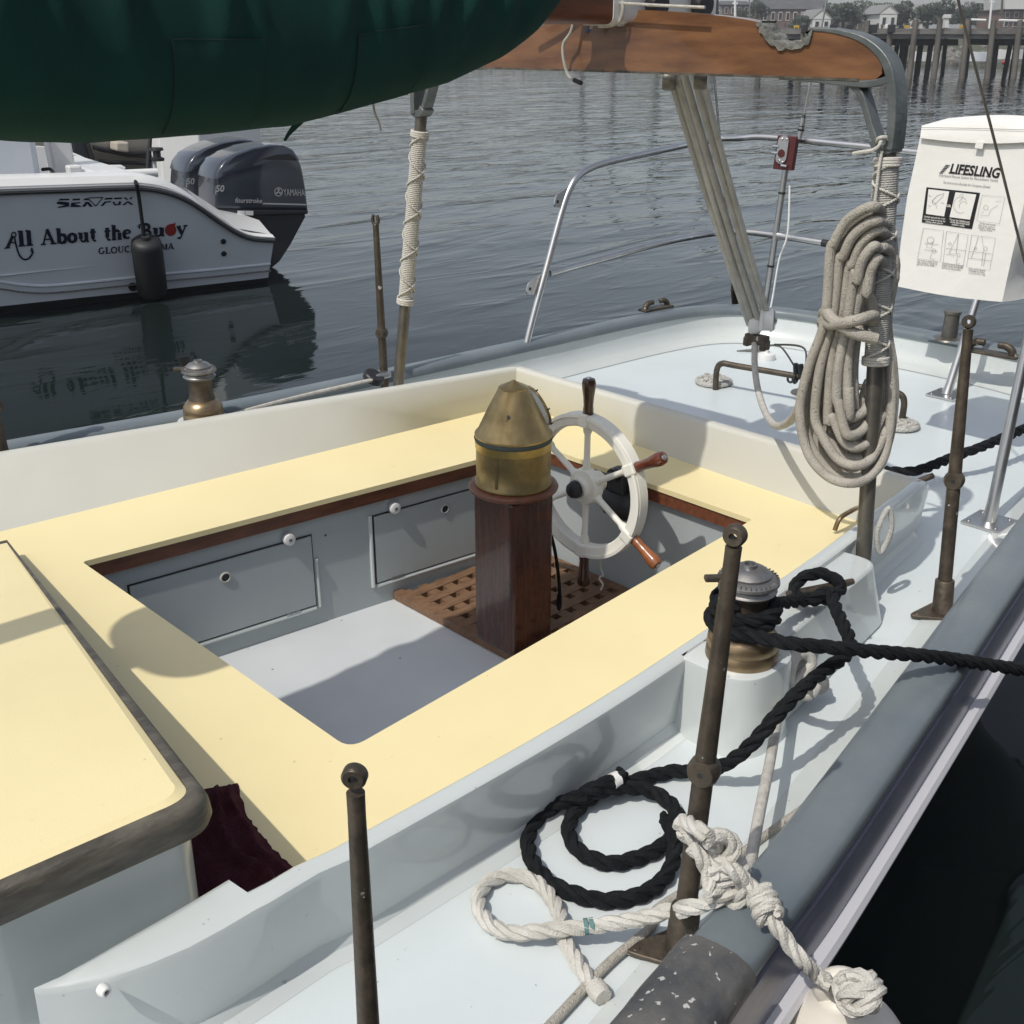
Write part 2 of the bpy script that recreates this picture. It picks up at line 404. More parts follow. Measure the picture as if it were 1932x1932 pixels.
mb.add([(-R0, -R0, ZW), (R0, -R0, ZW), (R0, R0, ZW), (-R0, R0, ZW)], [[0, 1, 2, 3]])
tag(mb.obj('water', 'water', smooth=False), kind='structure')

# ------------------------------------------------------------------ the sailboat
ZS, ZC, ZSOLE = 0.028, 0.155, -0.34
boat = thing('sailboat', 'white sailboat with cream cockpit seats and blue grey rail filling the foreground', 'sailboat', (1.8, 1.86, 0))
RO = [(-1.6, 3.25), (-0.6, 3.24), (0.3, 3.17), (1.0, 3.085), (1.54, 2.995), (2.25, 2.935), (2.8, 2.905), (3.42, 2.87), (3.74, 2.79), (3.92, 2.6), (3.99, 2.3), (4.02, 1.9),
      (4.0, 1.55), (3.92, 1.3), (3.75, 1.12), (3.45, 1.02), (2.9, 0.915), (2.21, 0.785), (1.79, 0.703), (1.23, 0.597), (1.02, 0.563), (0.82, 0.53), (0.4, 0.462), (-0.4, 0.36), (-1.6, 0.29)]
RO3 = cr([(x, y, 0) for x, y in RO], 6)
def offset_path(path, d):
    out = []
    for i, p in enumerate(path):
        t = path[min(i + 1, len(path) - 1)] - path[max(i - 1, 0)]; t.z = 0; t.normalize()
        out.append(p + Vector((t.y, -t.x, 0)) * d)     # inboard is to the right of travel here
    return out
def sweep_profile(prof, closed):
    rings = []
    for d, z in prof: rings.append([p + Vector((0, 0, z)) for p in offset_path(RO3, d)])
    m = MB(); n = len(RO3); k = len(prof)
    vs = [p for r in rings for p in r]; fs = []
    for a in range(k if closed else k - 1):
        b = (a + 1) % k
        for i in range(n - 1): fs.append([a * n + i, a * n + i + 1, b * n + i + 1, b * n + i])
    return m.add(vs, fs)
sweep_profile([(0.0, 0.098), (0.0, 0.112), (0.006, 0.121), (0.02, 0.126), (0.066, 0.128), (0.080, 0.123), (0.087, 0.113), (0.087, 0.098)], True).obj('toe_rail', 'hullgrey', boat)
sweep_profile([(0.08, 0.1), (0.086, 0.055), (0.1, 0.022), (0.125, 0.007), (0.17, 0.002)], False).obj('bulwark', 'white', boat)
sweep_profile([(0.05, 0.1), (0.012, 0.098), (0.012, 0.080)], False).obj('sheer_groove', 'groove', boat)
sweep_profile([(0.012, 0.080), (0.001, 0.077), (-0.006, 0.04), (-0.008, 0.002)], False).obj('sheer_strake', 'strake', boat)
sweep_profile([(-0.008, 0.004), (-0.023, 0.002), (-0.029, -0.006), (-0.026, -0.02), (-0.002, -0.026)], False).obj('rub_rail', 'rub', boat)
sweep_profile([(0.0, -0.024), (0.10, -0.14), (0.32, -0.42), (0.6, -0.8), (0.72, -1.0)], False).obj('hull', 'hullwhite', boat)

def inner_deck(): return [Vector((p.x, p.y, 0)) for p in offset_path(RO3, 0.155)]
outer = inner_deck()
hole = [Vector((0.72, 2.62, 0)), Vector((2.36, 2.36, 0)), Vector((2.36, 1.22, 0)), Vector((0.72, 1.09, 0))]
tri = tessellate_polygon([outer, hole])
allv = outer + hole
mb = MB(); mb.add(allv, [list(t) for t in tri])
mb.obj('deck', 'deck', boat, smooth=False)

# seats with the footwell opening
A, B, C_, D = Z(155, 1060, ZS), Z(660, 1413, ZS), Z(1420, 980, ZS), Z(1013, 838, ZS)
def round_poly(pts, r, k=5):
    out = []; n = len(pts)
    for i in range(n):
        p = Vector(pts[i]); a = (Vector(pts[i - 1]) - p).normalized(); b = (Vector(pts[(i + 1) % n]) - p).normalized()
        rr = r[i] if isinstance(r, (list, tuple)) else r
        if rr <= 0: out.append(p); continue
        for j in range(k + 1):
            t = j / k; q0 = p + a * rr; q2 = p + b * rr
            out.append(q0 * (1 - t) ** 2 + p * (2 * t * (1 - t)) + q2 * t * t)
    return out
well = round_poly([A, D, C_, B], [0.012, 0.012, 0.012, 0.035])
S_st_f, S_st_a, S_pt_a = Z(0, 1003, ZS), Z(975, 762, ZS), Z(1618, 985, ZS)
stdir = (S_st_a - S_st_f)
S_st_f2 = S_st_a + stdir * ((0.2 - S_st_a.x) / stdir.x)
seat_out = [S_st_f2 + Vector((0, 0.03, 0)), S_st_a + Vector((0.02, 0.02, 0)), Vector((2.43, 1.175, ZS)), Vector((1.5, 1.055, ZS)), Vector((0.72, 1.035, ZS)), Vector((0.6, 1.04, ZS)), Vector((0.52, 1.10, ZS)), Vector((0.2, 1.35, ZS))]
tri = tessellate_polygon([seat_out, well])
mb = MB(); allv = seat_out + well; mb.add(allv, [list(t) for t in tri])
nb = len(well); b0 = len(mb.v)
mb.add(well + [p - Vector((0, 0, 0.014)) for p in well], [[i, (i + 1) % nb, nb + (i + 1) % nb, nb + i] for i in range(nb)])
mb.obj('cockpit_seat', 'cream', boat, smooth=False)
# mahogany lip under the seat edge
def scale_poly(pts, d):
    c = sum((Vector(p) for p in pts), Vector()) / len(pts)
    return [Vector(p) + Vector((math.copysign(min(abs(p.x - c.x), d), p.x - c.x), math.copysign(min(abs(p.y - c.y), d), p.y - c.y), 0)) for p in pts]
lip_in = scale_poly(well, -0.004); lip_out = scale_poly(well, 0.03)
mb = MB()
zt, zb = 0.0125, -0.022
mb.add([p + Vector((0, 0, zt - ZS)) for p in lip_in] + [p + Vector((0, 0, zb - ZS)) for p in lip_in] + [p + Vector((0, 0, zb - ZS)) for p in lip_out],
       [[i, (i + 1) % nb, nb + (i + 1) % nb, nb + i] for i in range(nb)] + [[nb + i, nb + (i + 1) % nb, 2 * nb + (i + 1) % nb, 2 * nb + i] for i in range(nb)])
mb.obj('seat_trim', 'mahogtrim', boat, smooth=False)
# footwell walls
wl = [p + Vector((0, 0, 0)) for p in scale_poly([A, D, C_, B], 0.022)]
mb = MB()
mb.add([Vector((p.x, p.y, zb + 0.002)) for p in wl] + [Vector((p.x, p.y, ZSOLE)) for p in wl], [[i, (i + 1) % 4, 4 + (i + 1) % 4, 4 + i] for i in range(4)])
mb.obj('footwell_wall', 'lockergrey', boat, smooth=False)
mb = MB()
sx = Z(735, 1120, ZSOLE).x
so = [Vector((p.x, p.y, ZSOLE)) for p in scale_poly([A, D, C_, B], 0.06)]
mb.add(so, [[0, 1, 2, 3]])
mb.obj('cockpit_sole', 'sole', boat, smooth=False)
# starboard wall frame for the lockers
wa, wd = wl[0], wl[1]
wdir = (wd - wa); wdir.z = 0; wdir.normalize()
wn = Vector((wdir.y, -wdir.x, 0))
if wn.y > 0: wn = -wn                      # faces the footwell (to port)
def WP(px, py, off=0.0): return PL(px, py, wa + wn * off, wn)
def wall_rect(a, b, z0, z1, off, th):      # a,b along wall (world points)
    return [Vector((a.x, a.y, z0)), Vector((b.x, b.y, z0)), Vector((b.x, b.y, z1)), Vector((a.x, a.y, z1))]
def locker(tl, tr, bot, knob, hole_, hinge, wide):
    a, b = WP(*tl), WP(*tr)
    z1 = (a.z + b.z) / 2; z0 = WP(*bot).z
    m_ = MB(); g = 0.004
    m_.prism(wall_rect(a - wdir * g, b + wdir * g, z0 - g, z1 + g, 0, 0), wn * 0.0015)
    gap = m_.obj('locker_gap', 'black', boat, smooth=False)
    m_ = MB(); m_.prism(wall_rect(a, b, z0, z1, 0, 0), wn * 0.006)
    door = m_.obj('locker_door', 'lockergrey', boat, smooth=False, bevel=0.0015)
    # rounded bead round the hinge sides
    m_ = MB()
    fz = z0 - 0.010
    m_.tube([Vector((a.x, a.y, fz)) + wn * 0.002, Vector((b.x, b.y, fz)) + wn * 0.002], 0.006, 8)
    if wide == 'L': m_.tube([Vector((a.x, a.y, fz)) - wdir * 0.012 + wn * 0.002, Vector((a.x, a.y, z1 + 0.006)) - wdir * 0.012 + wn * 0.002], 0.006, 8)
    else: m_.tube([Vector((b.x, b.y, fz)) + wdir * 0.012 + wn * 0.002, Vector((b.x, b.y, z0 + (z1 - z0) * 0.65)) + wdir * 0.012 + wn * 0.002], 0.005, 8)
    m_.obj('locker_bead', 'white', boat)
    k = WP(*knob, 0.006)
    m_ = MB(); m_.lathe([(0.0, 0.0), (0.0155, 0.0), (0.0165, 0.004), (0.0155, 0.014), (0.010, 0.016), (0.0, 0.016)], k, wn, 20); m_.obj('latch_knob', 'plastic', door)
    m_ = MB(); m_.lathe([(0.0, 0.0155), (0.005, 0.0165), (0.0, 0.018)], k, wn, 10); m_.obj('screw', 'steeldull', door)
    h = WP(*hole_, 0.006)
    m_ = MB(); m_.lathe([(0.0105, 0.0), (0.0150, 0.0), (0.0145, 0.0035), (0.0110, 0.004), (0.0105, 0.0)], h, wn, 20); m_.obj('finger_ring', 'inner' if wide == 'R' else 'lockergrey', door)
    m_ = MB(); m_.lathe([(0.0, 0.0005), (0.0108, 0.0005), (0.0108, 0.001), (0.0, 0.001)], h, wn, 20); m_.obj('finger_hole', 'black', door)
    q = WP(*hinge, 0.004)
    m_ = MB()
    for s_ in (-1, 0, 1): m_.tube([q + wdir * (s_ * 0.0135 - 0.006), q + wdir * (s_ * 0.0135 + 0.006)], 0.004, 8)
    m_.obj('hinge', 'steel', door)
locker((243, 1108), (585, 1009), (594, 1140), (543, 1016), (425, 1089), (553, 1156), 'R')
locker((704, 973), (960, 905), (710, 1099), (742, 957), (839, 960), (749, 1087), 'L')
m_ = MB(); m_.lathe([(0, 0), (0.003, 0), (0.003, 0.001), (0, 0.001)], WP(614, 1010), wn, 8); m_.obj('screw_hole', 'black', boat)
# raised lip on the sole at the wall
# coamings --------------------------------------------------------------
def wall_loft(path_out_top, path_in_top, path_out_bot, path_in_bot, r=0.01):
    rings = []
    for to, ti, bo, bi in zip(path_out_top, path_in_top, path_out_bot, path_in_bot):
        to, ti, bo, bi = Vector(to), Vector(ti), Vector(bo), Vector(bi)
        o1 = to + (bo - to).normalized() * r; i1 = ti + (bi - ti).normalized() * r
        mid = (to + ti) / 2
        rings.append([bo, o1, to + (mid - to) * 0.12 + (bo - to).normalized() * r * 0.3, to + (mid - to) * 0.45, ti + (mid - ti) * 0.45, ti + (mid - ti) * 0.12 + (bi - ti).normalized() * r * 0.3, i1, bi])
    return rings
pts = [(0.66, 1.003), (1.1, 1.003), (1.5, 1.03), (2.0, 1.078), (2.44, 1.138), (2.50, 1.150)]
pt3 = cr([(x, y, ZC) for x, y in pts], 6)
tout = pt3; tin = [p + Vector((0, 0.037, 0)) for p in pt3]
bout = [Vector((p.x, p.y + 0.016, 0.0)) for p in pt3]; bin_ = [Vector((p.x, p.y + 0.050, 0.0)) for p in pt3]
for i, p in enumerate(pt3):                      # rounded aft end
    if p.x > 2.47:
        dz = (p.x - 2.47) / 0.03 * 0.018
        tout[i] = tout[i] - Vector((0, 0, dz)); tin[i] = tin[i] - Vector((0, 0, dz))
zf = ZC
o_line = [(64, 1867), (130, 1860), (202, 1846), (285, 1818), (360, 1787), (425, 1752), (486, 1716), (512, 1700), (560, 1671), (605, 1644)]
i_line = [(64, 1864), (110, 1838), (170, 1803), (240, 1762), (310, 1722), (370, 1687), (428, 1652), (457, 1681), (500, 1660), (552, 1632)]
O = [Z(*q, zf) for q in o_line]; I = [Z(*q, zf) for q in i_line]
I[-1] = Vector((I[-1].x, max(I[-1].y, O[-1].y + 0.037), zf)); I[-2] = Vector((I[-2].x, I[-2].y, zf))
bo_ = [Vector((o_.x, o_.y + 0.016, 0.0)) for o_ in O]; bi_ = [Vector((i_.x, i_.y + 0.012, 0.0)) for i_ in I]
rings = wall_loft(O + tout, I + tin, bo_ + bout, bi_ + bin_, 0.012)
MB().loft(rings, True, True).obj('port_coaming', 'white', boat, angle=48)
foot = [(o_.x, o_.y) for o_ in O] + [(p.x, p.y) for p in pt3]
# fillet at the foot of the coaming
mb = MB()
mb.loft([[Vector((x, y + 0.018, 0.028)), Vector((x, y + 0.006, 0.008)), Vector((x, y - 0.014, 0.0004))] for x, y in foot if x < 2.48], closed=False)
mb.obj('coaming_fillet', 'white', boat)
mb = MB(); q = Z(195, 1868, 0.10); q = YY(195, 1868, 1.012 + 0.01)
nrm = Vector((0.1, -1, 0.1)).normalized()
mb.lathe([(0.0, -0.004), (0.0072, -0.004), (0.0076, 0.002), (0.0058, 0.008), (0.0038, 0.0085), (0.0033, 0.003), (0, 0.003)], q, nrm, 18); mb.obj('drain_fitting', 'plastic', boat)
mb = MB(); mb.lathe([(0.0, 0.0033), (0.0033, 0.0033), (0.0, 0.0036)], q, nrm, 12); mb.obj('drain_bore', 'black', boat)

sa, sb = Z(0, 851, ZC), Z(972, 689, ZC)
sdv = sb - sa
def st_at(x, base_a, base_b):
    d = base_b - base_a; return base_a + d * ((x - base_a.x) / d.x)
xs = [0.15, 0.6, 1.0, 1.4, 1.8, 2.2, sb.x]
tout = [st_at(x, sa, sb) + Vector((0, 0.004 * math.sin((x - 0.15) * 1.3), 0)) for x in xs]
tin = [p + Vector((0, -0.034, 0)) for p in tout]
bin_ = [st_at(x if x < 2.3 else S_st_a.x, S_st_f, S_st_a) for x in xs]
bout = [p + Vector((0, 0.01, -ZC)) for p in tout]
MB().loft(wall_loft(tout, tin, bout, bin_, 0.012)).obj('starboard_coaming', 'inner', boat, angle=60)
xa = sb.x
n_ = 6
tout = [Vector((xa + 0.012, sb.y - 0.004 + (1.165 - sb.y) * k / n_, ZC)) for k in range(n_ + 1)]
tin = [p + Vector((-0.034, 0, 0)) for p in tout]
bin_ = [S_st_a + (S_pt_a - S_st_a) * (k / n_) + Vector((0, -0.06 * (k / n_), 0)) for k in range(n_ + 1)]
bout = [p + Vector((0.004, 0, -ZC)) for p in tout]
MB().loft(wall_loft(tout, tin, bout, bin_, 0.012)).obj('aft_coaming', 'inner', boat, angle=60)

# winch island on the port side deck
i0 = 1.36
mb = MB()
isl = [Vector((1.56, 1.045, 0)), Vector((2.055, 1.09, 0)), Vector((2.06, 1.0, 0)), Z(1625, 1200), Z(1589, 1245), Z(1497, 1355), Vector((1.56, 0.905, 0))]
top = [Vector((1.56, 1.045, 0)), Vector((2.045, 1.085, 0))] + [Z(1571, 1056, 0.143), Z(1616, 1084, 0.143), Z(1610, 1098, 0.143), Z(1497, 1211, 0.143)] + [Vector((1.56, 0.93, 0))]
outl = round_poly([Vector((1.5, 1.06, 0)), Vector((2.03, 1.10, 0)), Vector((2.045, 0.985, 0)), Vector((1.5, 0.905, 0))], [0, 0, 0.05, 0.0])
topl = round_poly([Vector((1.5, 1.06, 0.142)), Vector((2.00, 1.10, 0.142)), Vector((2.01, 1.005, 0.142)), Vector((1.5, 0.945, 0.142))], [0, 0, 0.045, 0.0])
midl = [a * 0.12 + b * 0.88 + Vector((0, 0, -0.004)) for a, b in zip(outl, topl)]
mb.loft([outl, midl, topl])
mb.obj('winch_island', 'white', boat, angle=25, bevel=0.006)
WC = Z(1399, 1236, 0.155)
pad = round_poly([Vector((WC.x - 0.08, 1.036, 0)), Vector((WC.x + 0.09, 1.05, 0)), Vector((WC.x + 0.09, WC.y - 0.072, 0)), Vector((WC.x - 0.08, WC.y - 0.072, 0))], [0, 0, 0.07, 0.07], 8)
c0 = Vector((WC.x, WC.y + 0.05, 0))
mb = MB()
mb.loft([[c0 + (p - c0) * 1.05 for p in pad], [c0 + (p - c0) * 1.01 + Vector((0, 0, 0.02)) for p in pad], [p + Vector((0, 0, 0.145)) for p in pad], [c0 + (p - c0) * 0.985 + Vector((0, 0, 0.153)) for p in pad], [c0 + (p - c0) * 0.94 + Vector((0, 0, 0.155)) for p in pad]])
mb.obj('winch_pad', 'white', boat, angle=40)

# cabin trunk with weathered edge
ZR = 0.272
rb_ = Z(396, 1500, ZR)
ca = Vector((rb_.x + 0.004, rb_.y - 0.012, ZR))
RS = 0.19  # roof plane tilted so less of its shadow falls on the bridge deck
def roofz(y): return ZR - RS * max(0.0, min(y, 2.1) - ca.y)
ra = PL(0, 1056, ca, Vector((0, RS, 1)).normalized())
pdir = (Z(0, 1735, ZR - 0.02) - Z(370, 1575, ZR - 0.02)); pdir.z = 0; pdir.normalize()
adir = (ra - Vector((Z(372, 1470, ZR).x, Z(372, 1470, ZR).y, ZR))); adir.z = 0; adir.normalize()
roof = round_poly([ca + adir * 1.45, ca, ca + pdir * 1.5, ca + pdir * 1.5 + Vector((0, 1.5, 0))], [0, 0.05, 0, 0], 10)
roof = [Vector((p.x, p.y, roofz(p.y))) for p in roof[:11]] + [Vector((p.x, p.y, roofz(p.y))) for p in roof[11:]]
cc = sum(roof, Vector()) / len(roof)
def shrink(p, d):
    v = p - cc; v.z = 0; return p - v.normalized() * d
mb = MB()
mb.loft([[shrink(p, 0.042) - Vector((0, 0, 0.02)) for p in roof], [shrink(p, 0.028) for p in roof], [shrink(p, 0.042) + Vector((0, 0, 0.004)) for p in roof]], caps=False)
k0 = len(mb.v); rr = [shrink(p, 0.042) + Vector((0, 0, 0.004)) for p in roof]
mb.add(rr, [list(range(len(rr)))])
mb.obj('cabin_roof', 'cream', boat, angle=50)
mb = MB(); nr = len(roof)
rg = []
for d, dz in ((0.0275, 0.0012), (0.014, 0.0008), (0.005, -0.003), (0.0, -0.014), (-0.002, -0.032), (0.004, -0.046), (0.018, -0.052)):
    rg.append([shrink(p, d) + Vector((0, 0, dz)) for p in roof])
mb.loft(rg, caps=False)
mb.obj('roof_edge_trim', 'wood_old', boat, angle=60)
trunk = [shrink(p, 0.03) for p in roof]
mb = MB()
mb.loft([[Vector((p.x, p.y, p.z - 0.046)) for p in trunk], [Vector((p.x, p.y + 0.004, 0.0)) for p in trunk]], caps=False)
mb.obj('cabin_side', 'white', boat, angle=40)
# ------------------------------------------------------------------ teak grating on the sole
gr = thing('teak_grating', 'square teak floor grating under the brass binnacle in the footwell', 'grating', (1.9, 1.86, ZSOLE))
gx0, gx1 = sx, D.x - 0.012
gy0, gy1 = 1.40, WP(735, 1118).y - 0.03
zg = ZSOLE + 0.003
PITCH = 0.0575
def gedge(x): return wa.y + (wd.y - wa.y) * ((x - wa.x) / (wd.x - wa.x)) - 0.012
slat_x = None
nyc = int((gedge(gx0) - gy0) / PITCH)
for k in range(nyc + 1):
    y = gy0 + k * PITCH
    xe = gx1
    if y > gedge(gx1): xe = gx0 + (gx1 - gx0) * (gedge(gx0) - y) / (gedge(gx0) - gedge(gx1))
    if xe - gx0 < 0.05: continue
    m_ = MB(); m_.box(((gx0 + xe) / 2, y, zg + 0.011), (xe - gx0, PITCH * 0.56, 0.022)); m_.obj('slat', 'teak', gr, smooth=False)
nx = int((gx1 - gx0) / PITCH)
for k in range(nx + 1):
    x = gx0 + 0.016 + k * PITCH
    if x > gx1: break
    y1 = gedge(x)
    m_ = MB(); m_.box((x, (gy0 + y1) / 2, zg + 0.010), (PITCH * 0.56, y1 - gy0, 0.0205)); m_.obj('cross_slat', 'teak', gr, smooth=False)
m_ = MB()
for a_, b_ in (((gx0 - 0.0, gy0), (gx0 - 0.0, gedge(gx0))), ((gx1, gy0), (gx1, gedge(gx1)))):
    m_.box((a_[0], (a_[1] + b_[1]) / 2, zg + 0.0115), (0.03, b_[1] - a_[1] + 0.02, 0.0235))
m_.obj('frame', 'teak', gr, smooth=False)
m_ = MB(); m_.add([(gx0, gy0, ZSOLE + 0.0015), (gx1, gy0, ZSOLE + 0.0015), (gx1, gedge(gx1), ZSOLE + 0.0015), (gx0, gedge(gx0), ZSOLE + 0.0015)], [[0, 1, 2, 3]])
m_.obj('black_underlay', 'black', gr, smooth=False)  # flat black sheet just under the slats

# ------------------------------------------------------------------ binnacle
bc = Z(962, 1150, ZSOLE); bc = Vector((1.80, 1.885, ZSOLE))
bn = thing('binnacle', 'brass compass binnacle with conical hood on a dark mahogany pedestal', 'binnacle', bc)
zf_ = upz(bc, 917)
hw = 0.0705
m_ = MB(); sq = [bc + Vector((i * hw, j * hw, 0.022)) for i, j in ((-1, -1), (1, -1), (1, 1), (-1, 1))]
m_.prism(sq, (0, 0, zf_ - 0.012 - bc.z - 0.022)); m_.obj('pedestal', 'mahog', bn, smooth=False, bevel=0.006)
for i, (dx, dy) in enumerate(((-1, 0), (0, -1), (1, 0), (0, 1))):
    m_ = MB(); c = bc + Vector((dx * (hw - 0.001), dy * (hw - 0.001), (zf_ - bc.z) / 2 + 0.01))
    m_.box(c, (0.0042 if dx else hw * 2 - 0.014, 0.0042 if dy else hw * 2 - 0.014, zf_ - bc.z - 0.05)); m_.obj('panel', 'mahog', bn, smooth=False, bevel=0.002)
zz = lambda py: upz(bc, py) - bc.z
fz = zf_ - bc.z
m_ = MB(); m_.lathe([(0, fz - 0.012), (0.092, fz - 0.012), (0.100, fz - 0.009), (0.110, fz - 0.003), (0.112, fz + 0.002), (0.109, fz + 0.008), (0.098, fz + 0.010), (0.0, fz + 0.010)], bc, n=56)
m_.obj('flange', 'mahogtrim', bn, angle=60)
z0, z1, z2, z3, z4, z5 = fz + 0.012, zz(829), zz(822), zz(818), zz(731), zz(717)
RD = 0.0915
m_ = MB(); m_.lathe([(0.0, z0), (RD + 0.004, z0), (RD + 0.004, z0 + 0.006), (RD, z0 + 0.010), (RD + 0.001, (z0 + z1) / 2), (RD, z1), (0, z1)], bc, n=56); m_.obj('drum', 'brass_drum', bn, angle=50)
m_ = MB(); m_.lathe([(RD - 0.002, z1 - 0.019), (RD + 0.002, z1 - 0.018), (RD + 0.003, z1 + 0.001), (RD - 0.002, z1 + 0.003)], bc, n=56); m_.obj('rim_band', 'brass_bright', bn, angle=50)
m_ = MB(); m_.lathe([(RD - 0.004, z1 + 0.001), (RD + 0.0035, z1 + 0.002), (RD + 0.005, z1 + 0.008), (RD + 0.002, z1 + 0.013), (RD - 0.006, z1 + 0.013)], bc, n=56); m_.obj('seam_ring', 'verdline', bn, angle=60)
RT = 0.0335
zc0 = z1 + 0.010
m_ = MB(); m_.lathe([(RD - 0.008, zc0), (RD + 0.0035, zc0 + 0.003), (RD + 0.0035, zc0 + 0.008), (RD - 0.004, zc0 + 0.016), (RD * 0.52 + RT * 0.48, zc0 + (z4 - zc0) * 0.55), (RT + 0.002, z4), (RT, z4 + 0.001), (0, z4 + 0.001)], bc, n=56)
hood = m_.obj('hood', 'brass', bn, angle=40)
m_ = MB(); m_.lathe([(RT + 0.0025, z4 - 0.003), (RT + 0.0032, z4 + 0.001), (0.007, z5 - 0.003), (0.004, z5), (0, z5)], bc, n=48); m_.obj('cap', 'brass', bn, angle=40)
# seam strips running down the drum and hood
for ang_, nm in ((-160, 'brass'),):
    a = math.radians(ang_); r_ = Vector((math.cos(a), math.sin(a), 0)); t_ = Vector((-r_.y, r_.x, 0))
    m_ = MB()
    ring = []
    for zq, rq in ((z0 + 0.012, RD), (z1 - 0.027, RD)): ring.append([bc + r_ * (rq + 0.0018) + t_ * s_ + Vector((0, 0, zq)) for s_ in (-0.004, 0.004)])
    m_.loft(ring, closed=False); m_.loft([[p - r_ * 0.006 for p in q_] for q_ in ring][::-1], closed=False)
    m_.obj('seam', 'brass_drum', bn, smooth=False)
# viewing window on the helmsman's side of the hood
a = math.radians(-12); r_ = Vector((math.cos(a), math.sin(a), 0)); t_ = Vector((-r_.y, r_.x, 0))
p_lo = bc + r_ * (RD + 0.006) + Vector((0, 0, zc0 + 0.014)); p_hi = bc + r_ * (RT + 0.016) + Vector((0, 0, z4 - 0.01))
up_ = (p_hi - p_lo); L_ = up_.length; up_.normalize(); nn = t_.cross(up_).normalized()
if nn.dot(r_) < 0: nn = -nn
el = [p_lo + up_ * (L_ / 2) + t_ * (0.034 * math.cos(q)) + up_ * (L_ / 2 * math.sin(q)) for q in [2 * math.pi * k / 24 for k in range(24)]]
m_ = MB(); m_.prism([p - nn * 0.03 for p in el], nn * 0.031); m_.obj('window', 'glasswhite', bn)
m_ = MB(); m_.tube([p + nn * 0.001 for p in el], 0.0035, 8, closed=True); m_.obj('window_frame', 'brass', bn)
for k in range(0, 24, 4):
    m_ = MB(); c = el[k] + (el[k] - (p_lo + up_ * L_ / 2)).normalized() * 0.004
    m_.lathe([(0, 0), (0.0022, 0), (0.002, 0.007), (0, 0.008)], c, nn, 8); m_.obj('screw', 'verdline', bn)

# ------------------------------------------------------------------ steering wheel
XWH = 2.04
wc = XX(1106, 916, XWH)
wh = thing('ship_wheel', 'cream six spoked steering wheel with turned wooden handles behind the binnacle', 'wheel', wc)
RI, ROu = 0.163, 0.197
ax = Vector((1, 0, 0))
m_ = MB(); m_.lathe([(RI, -0.012), (RI + 0.004, -0.016), (ROu - 0.006, -0.018), (ROu, -0.013), (ROu, 0.016), (ROu - 0.004, 0.020), (RI + 0.004, 0.016), (RI, 0.010), (RI, -0.012)], wc, ax, 72)
rim = m_.obj('rim', 'wheel', wh, angle=30)
m_ = MB(); m_.lathe([(ROu - 0.009, -0.0178), (ROu - 0.009, -0.0215), (ROu - 0.001, -0.0205), (ROu - 0.001, -0.012)], wc, ax, 72); m_.obj('rim_bead', 'wheel', rim, angle=30)
m_ = MB(); m_.lathe([(0, -0.034), (0.020, -0.034), (0.026, -0.030), (0.030, -0.020), (0.045, -0.016), (0.049, -0.008), (0.049, 0.012), (0.030, 0.020), (0.028, 0.05), (0, 0.05)], wc, ax, 36); m_.obj('hub', 'wheel', wh, angle=40)
m_ = MB(); m_.lathe([(0, -0.066), (0.012, -0.064), (0.020, -0.056), (0.023, -0.046), (0.022, -0.034), (0, -0.034)], wc, ax, 28); m_.obj('hub_cap', 'rubber', wh, angle=60)
m_ = MB(); m_.lathe([(0.021, -0.040), (0.0255, -0.040), (0.0255, -0.034), (0.021, -0.034)], wc, ax, 28); m_.obj('hub_ring', 'steel', wh)
hmat = {90: 'handle_dark', 30: 'handle_red', -30: 'handle_light', -90: 'handle_dark', 210: 'handle_dark', 150: 'handle_red'}
for dg in (90, 30, -30, -90, 210, 150):
    a = math.radians(dg); d = Vector((0, -math.cos(a), math.sin(a)))
    m_ = MB(); m_.lathe([(0.0135, 0.040), (0.0125, 0.050), (0.0088, 0.058), (0.0080, RI - 0.022), (0.0115, RI - 0.014), (0.0135, RI + 0.002), (0.0135, RI + 0.006)], wc, d, 14); m_.obj('spoke', 'wheel', wh, angle=50)
    m_ = MB(); m_.box(wc + d * ((RI + ROu) / 2 + 0.002) + ax * -0.0165, (0.012, 0.030, 0.036), (ax, d.cross(ax), d)); m_.obj('spoke_boss', 'wheel', wh, smooth=False, bevel=0.004)
    m_ = MB(); m_.lathe([(0.0, ROu - 0.002), (0.0135, ROu - 0.002), (0.0145, ROu + 0.004), (0.0130, ROu + 0.008), (0.0138, ROu + 0.012), (0.0125, ROu + 0.022), (0.0140, ROu + 0.045), (0.0178, ROu + 0.072), (0.0182, ROu + 0.082), (0.0155, ROu + 0.092), (0.008, ROu + 0.094)], wc, d, 18)
    hd = m_.obj('handle', hmat[dg], wh, angle=50)
    m_ = MB(); m_.lathe([(0, ROu + 0.092), (0.0075, ROu + 0.093), (0.0065, ROu + 0.0965), (0, ROu + 0.097)], wc, d, 12); m_.obj('handle_cap', 'steel', hd)
# raised maker's lettering cast into the rim
m_ = MB()
for i, chx in enumerate('EDSON'):
    a = math.radians(150 - i * 9); d = Vector((0, -math.cos(a), math.sin(a))); tt = Vector((0, -math.sin(a), -math.cos(a)))
    vs_, fs_ = text_faces(chx, 0.01)
    x0 = min(v[0] for v in vs_); x1 = max(v[0] for v in vs_)
    k = 0.021
    place2d(m_, [(x - (x0 + x1) / 2, y) for x, y in vs_], fs_, wc + d * (RI + 0.010) + ax * -0.0190, tt * k, d * k, Vector((0, 0, 0)))
tag(m_.obj('lettering', 'wheel', rim, smooth=False), kind='stuff')
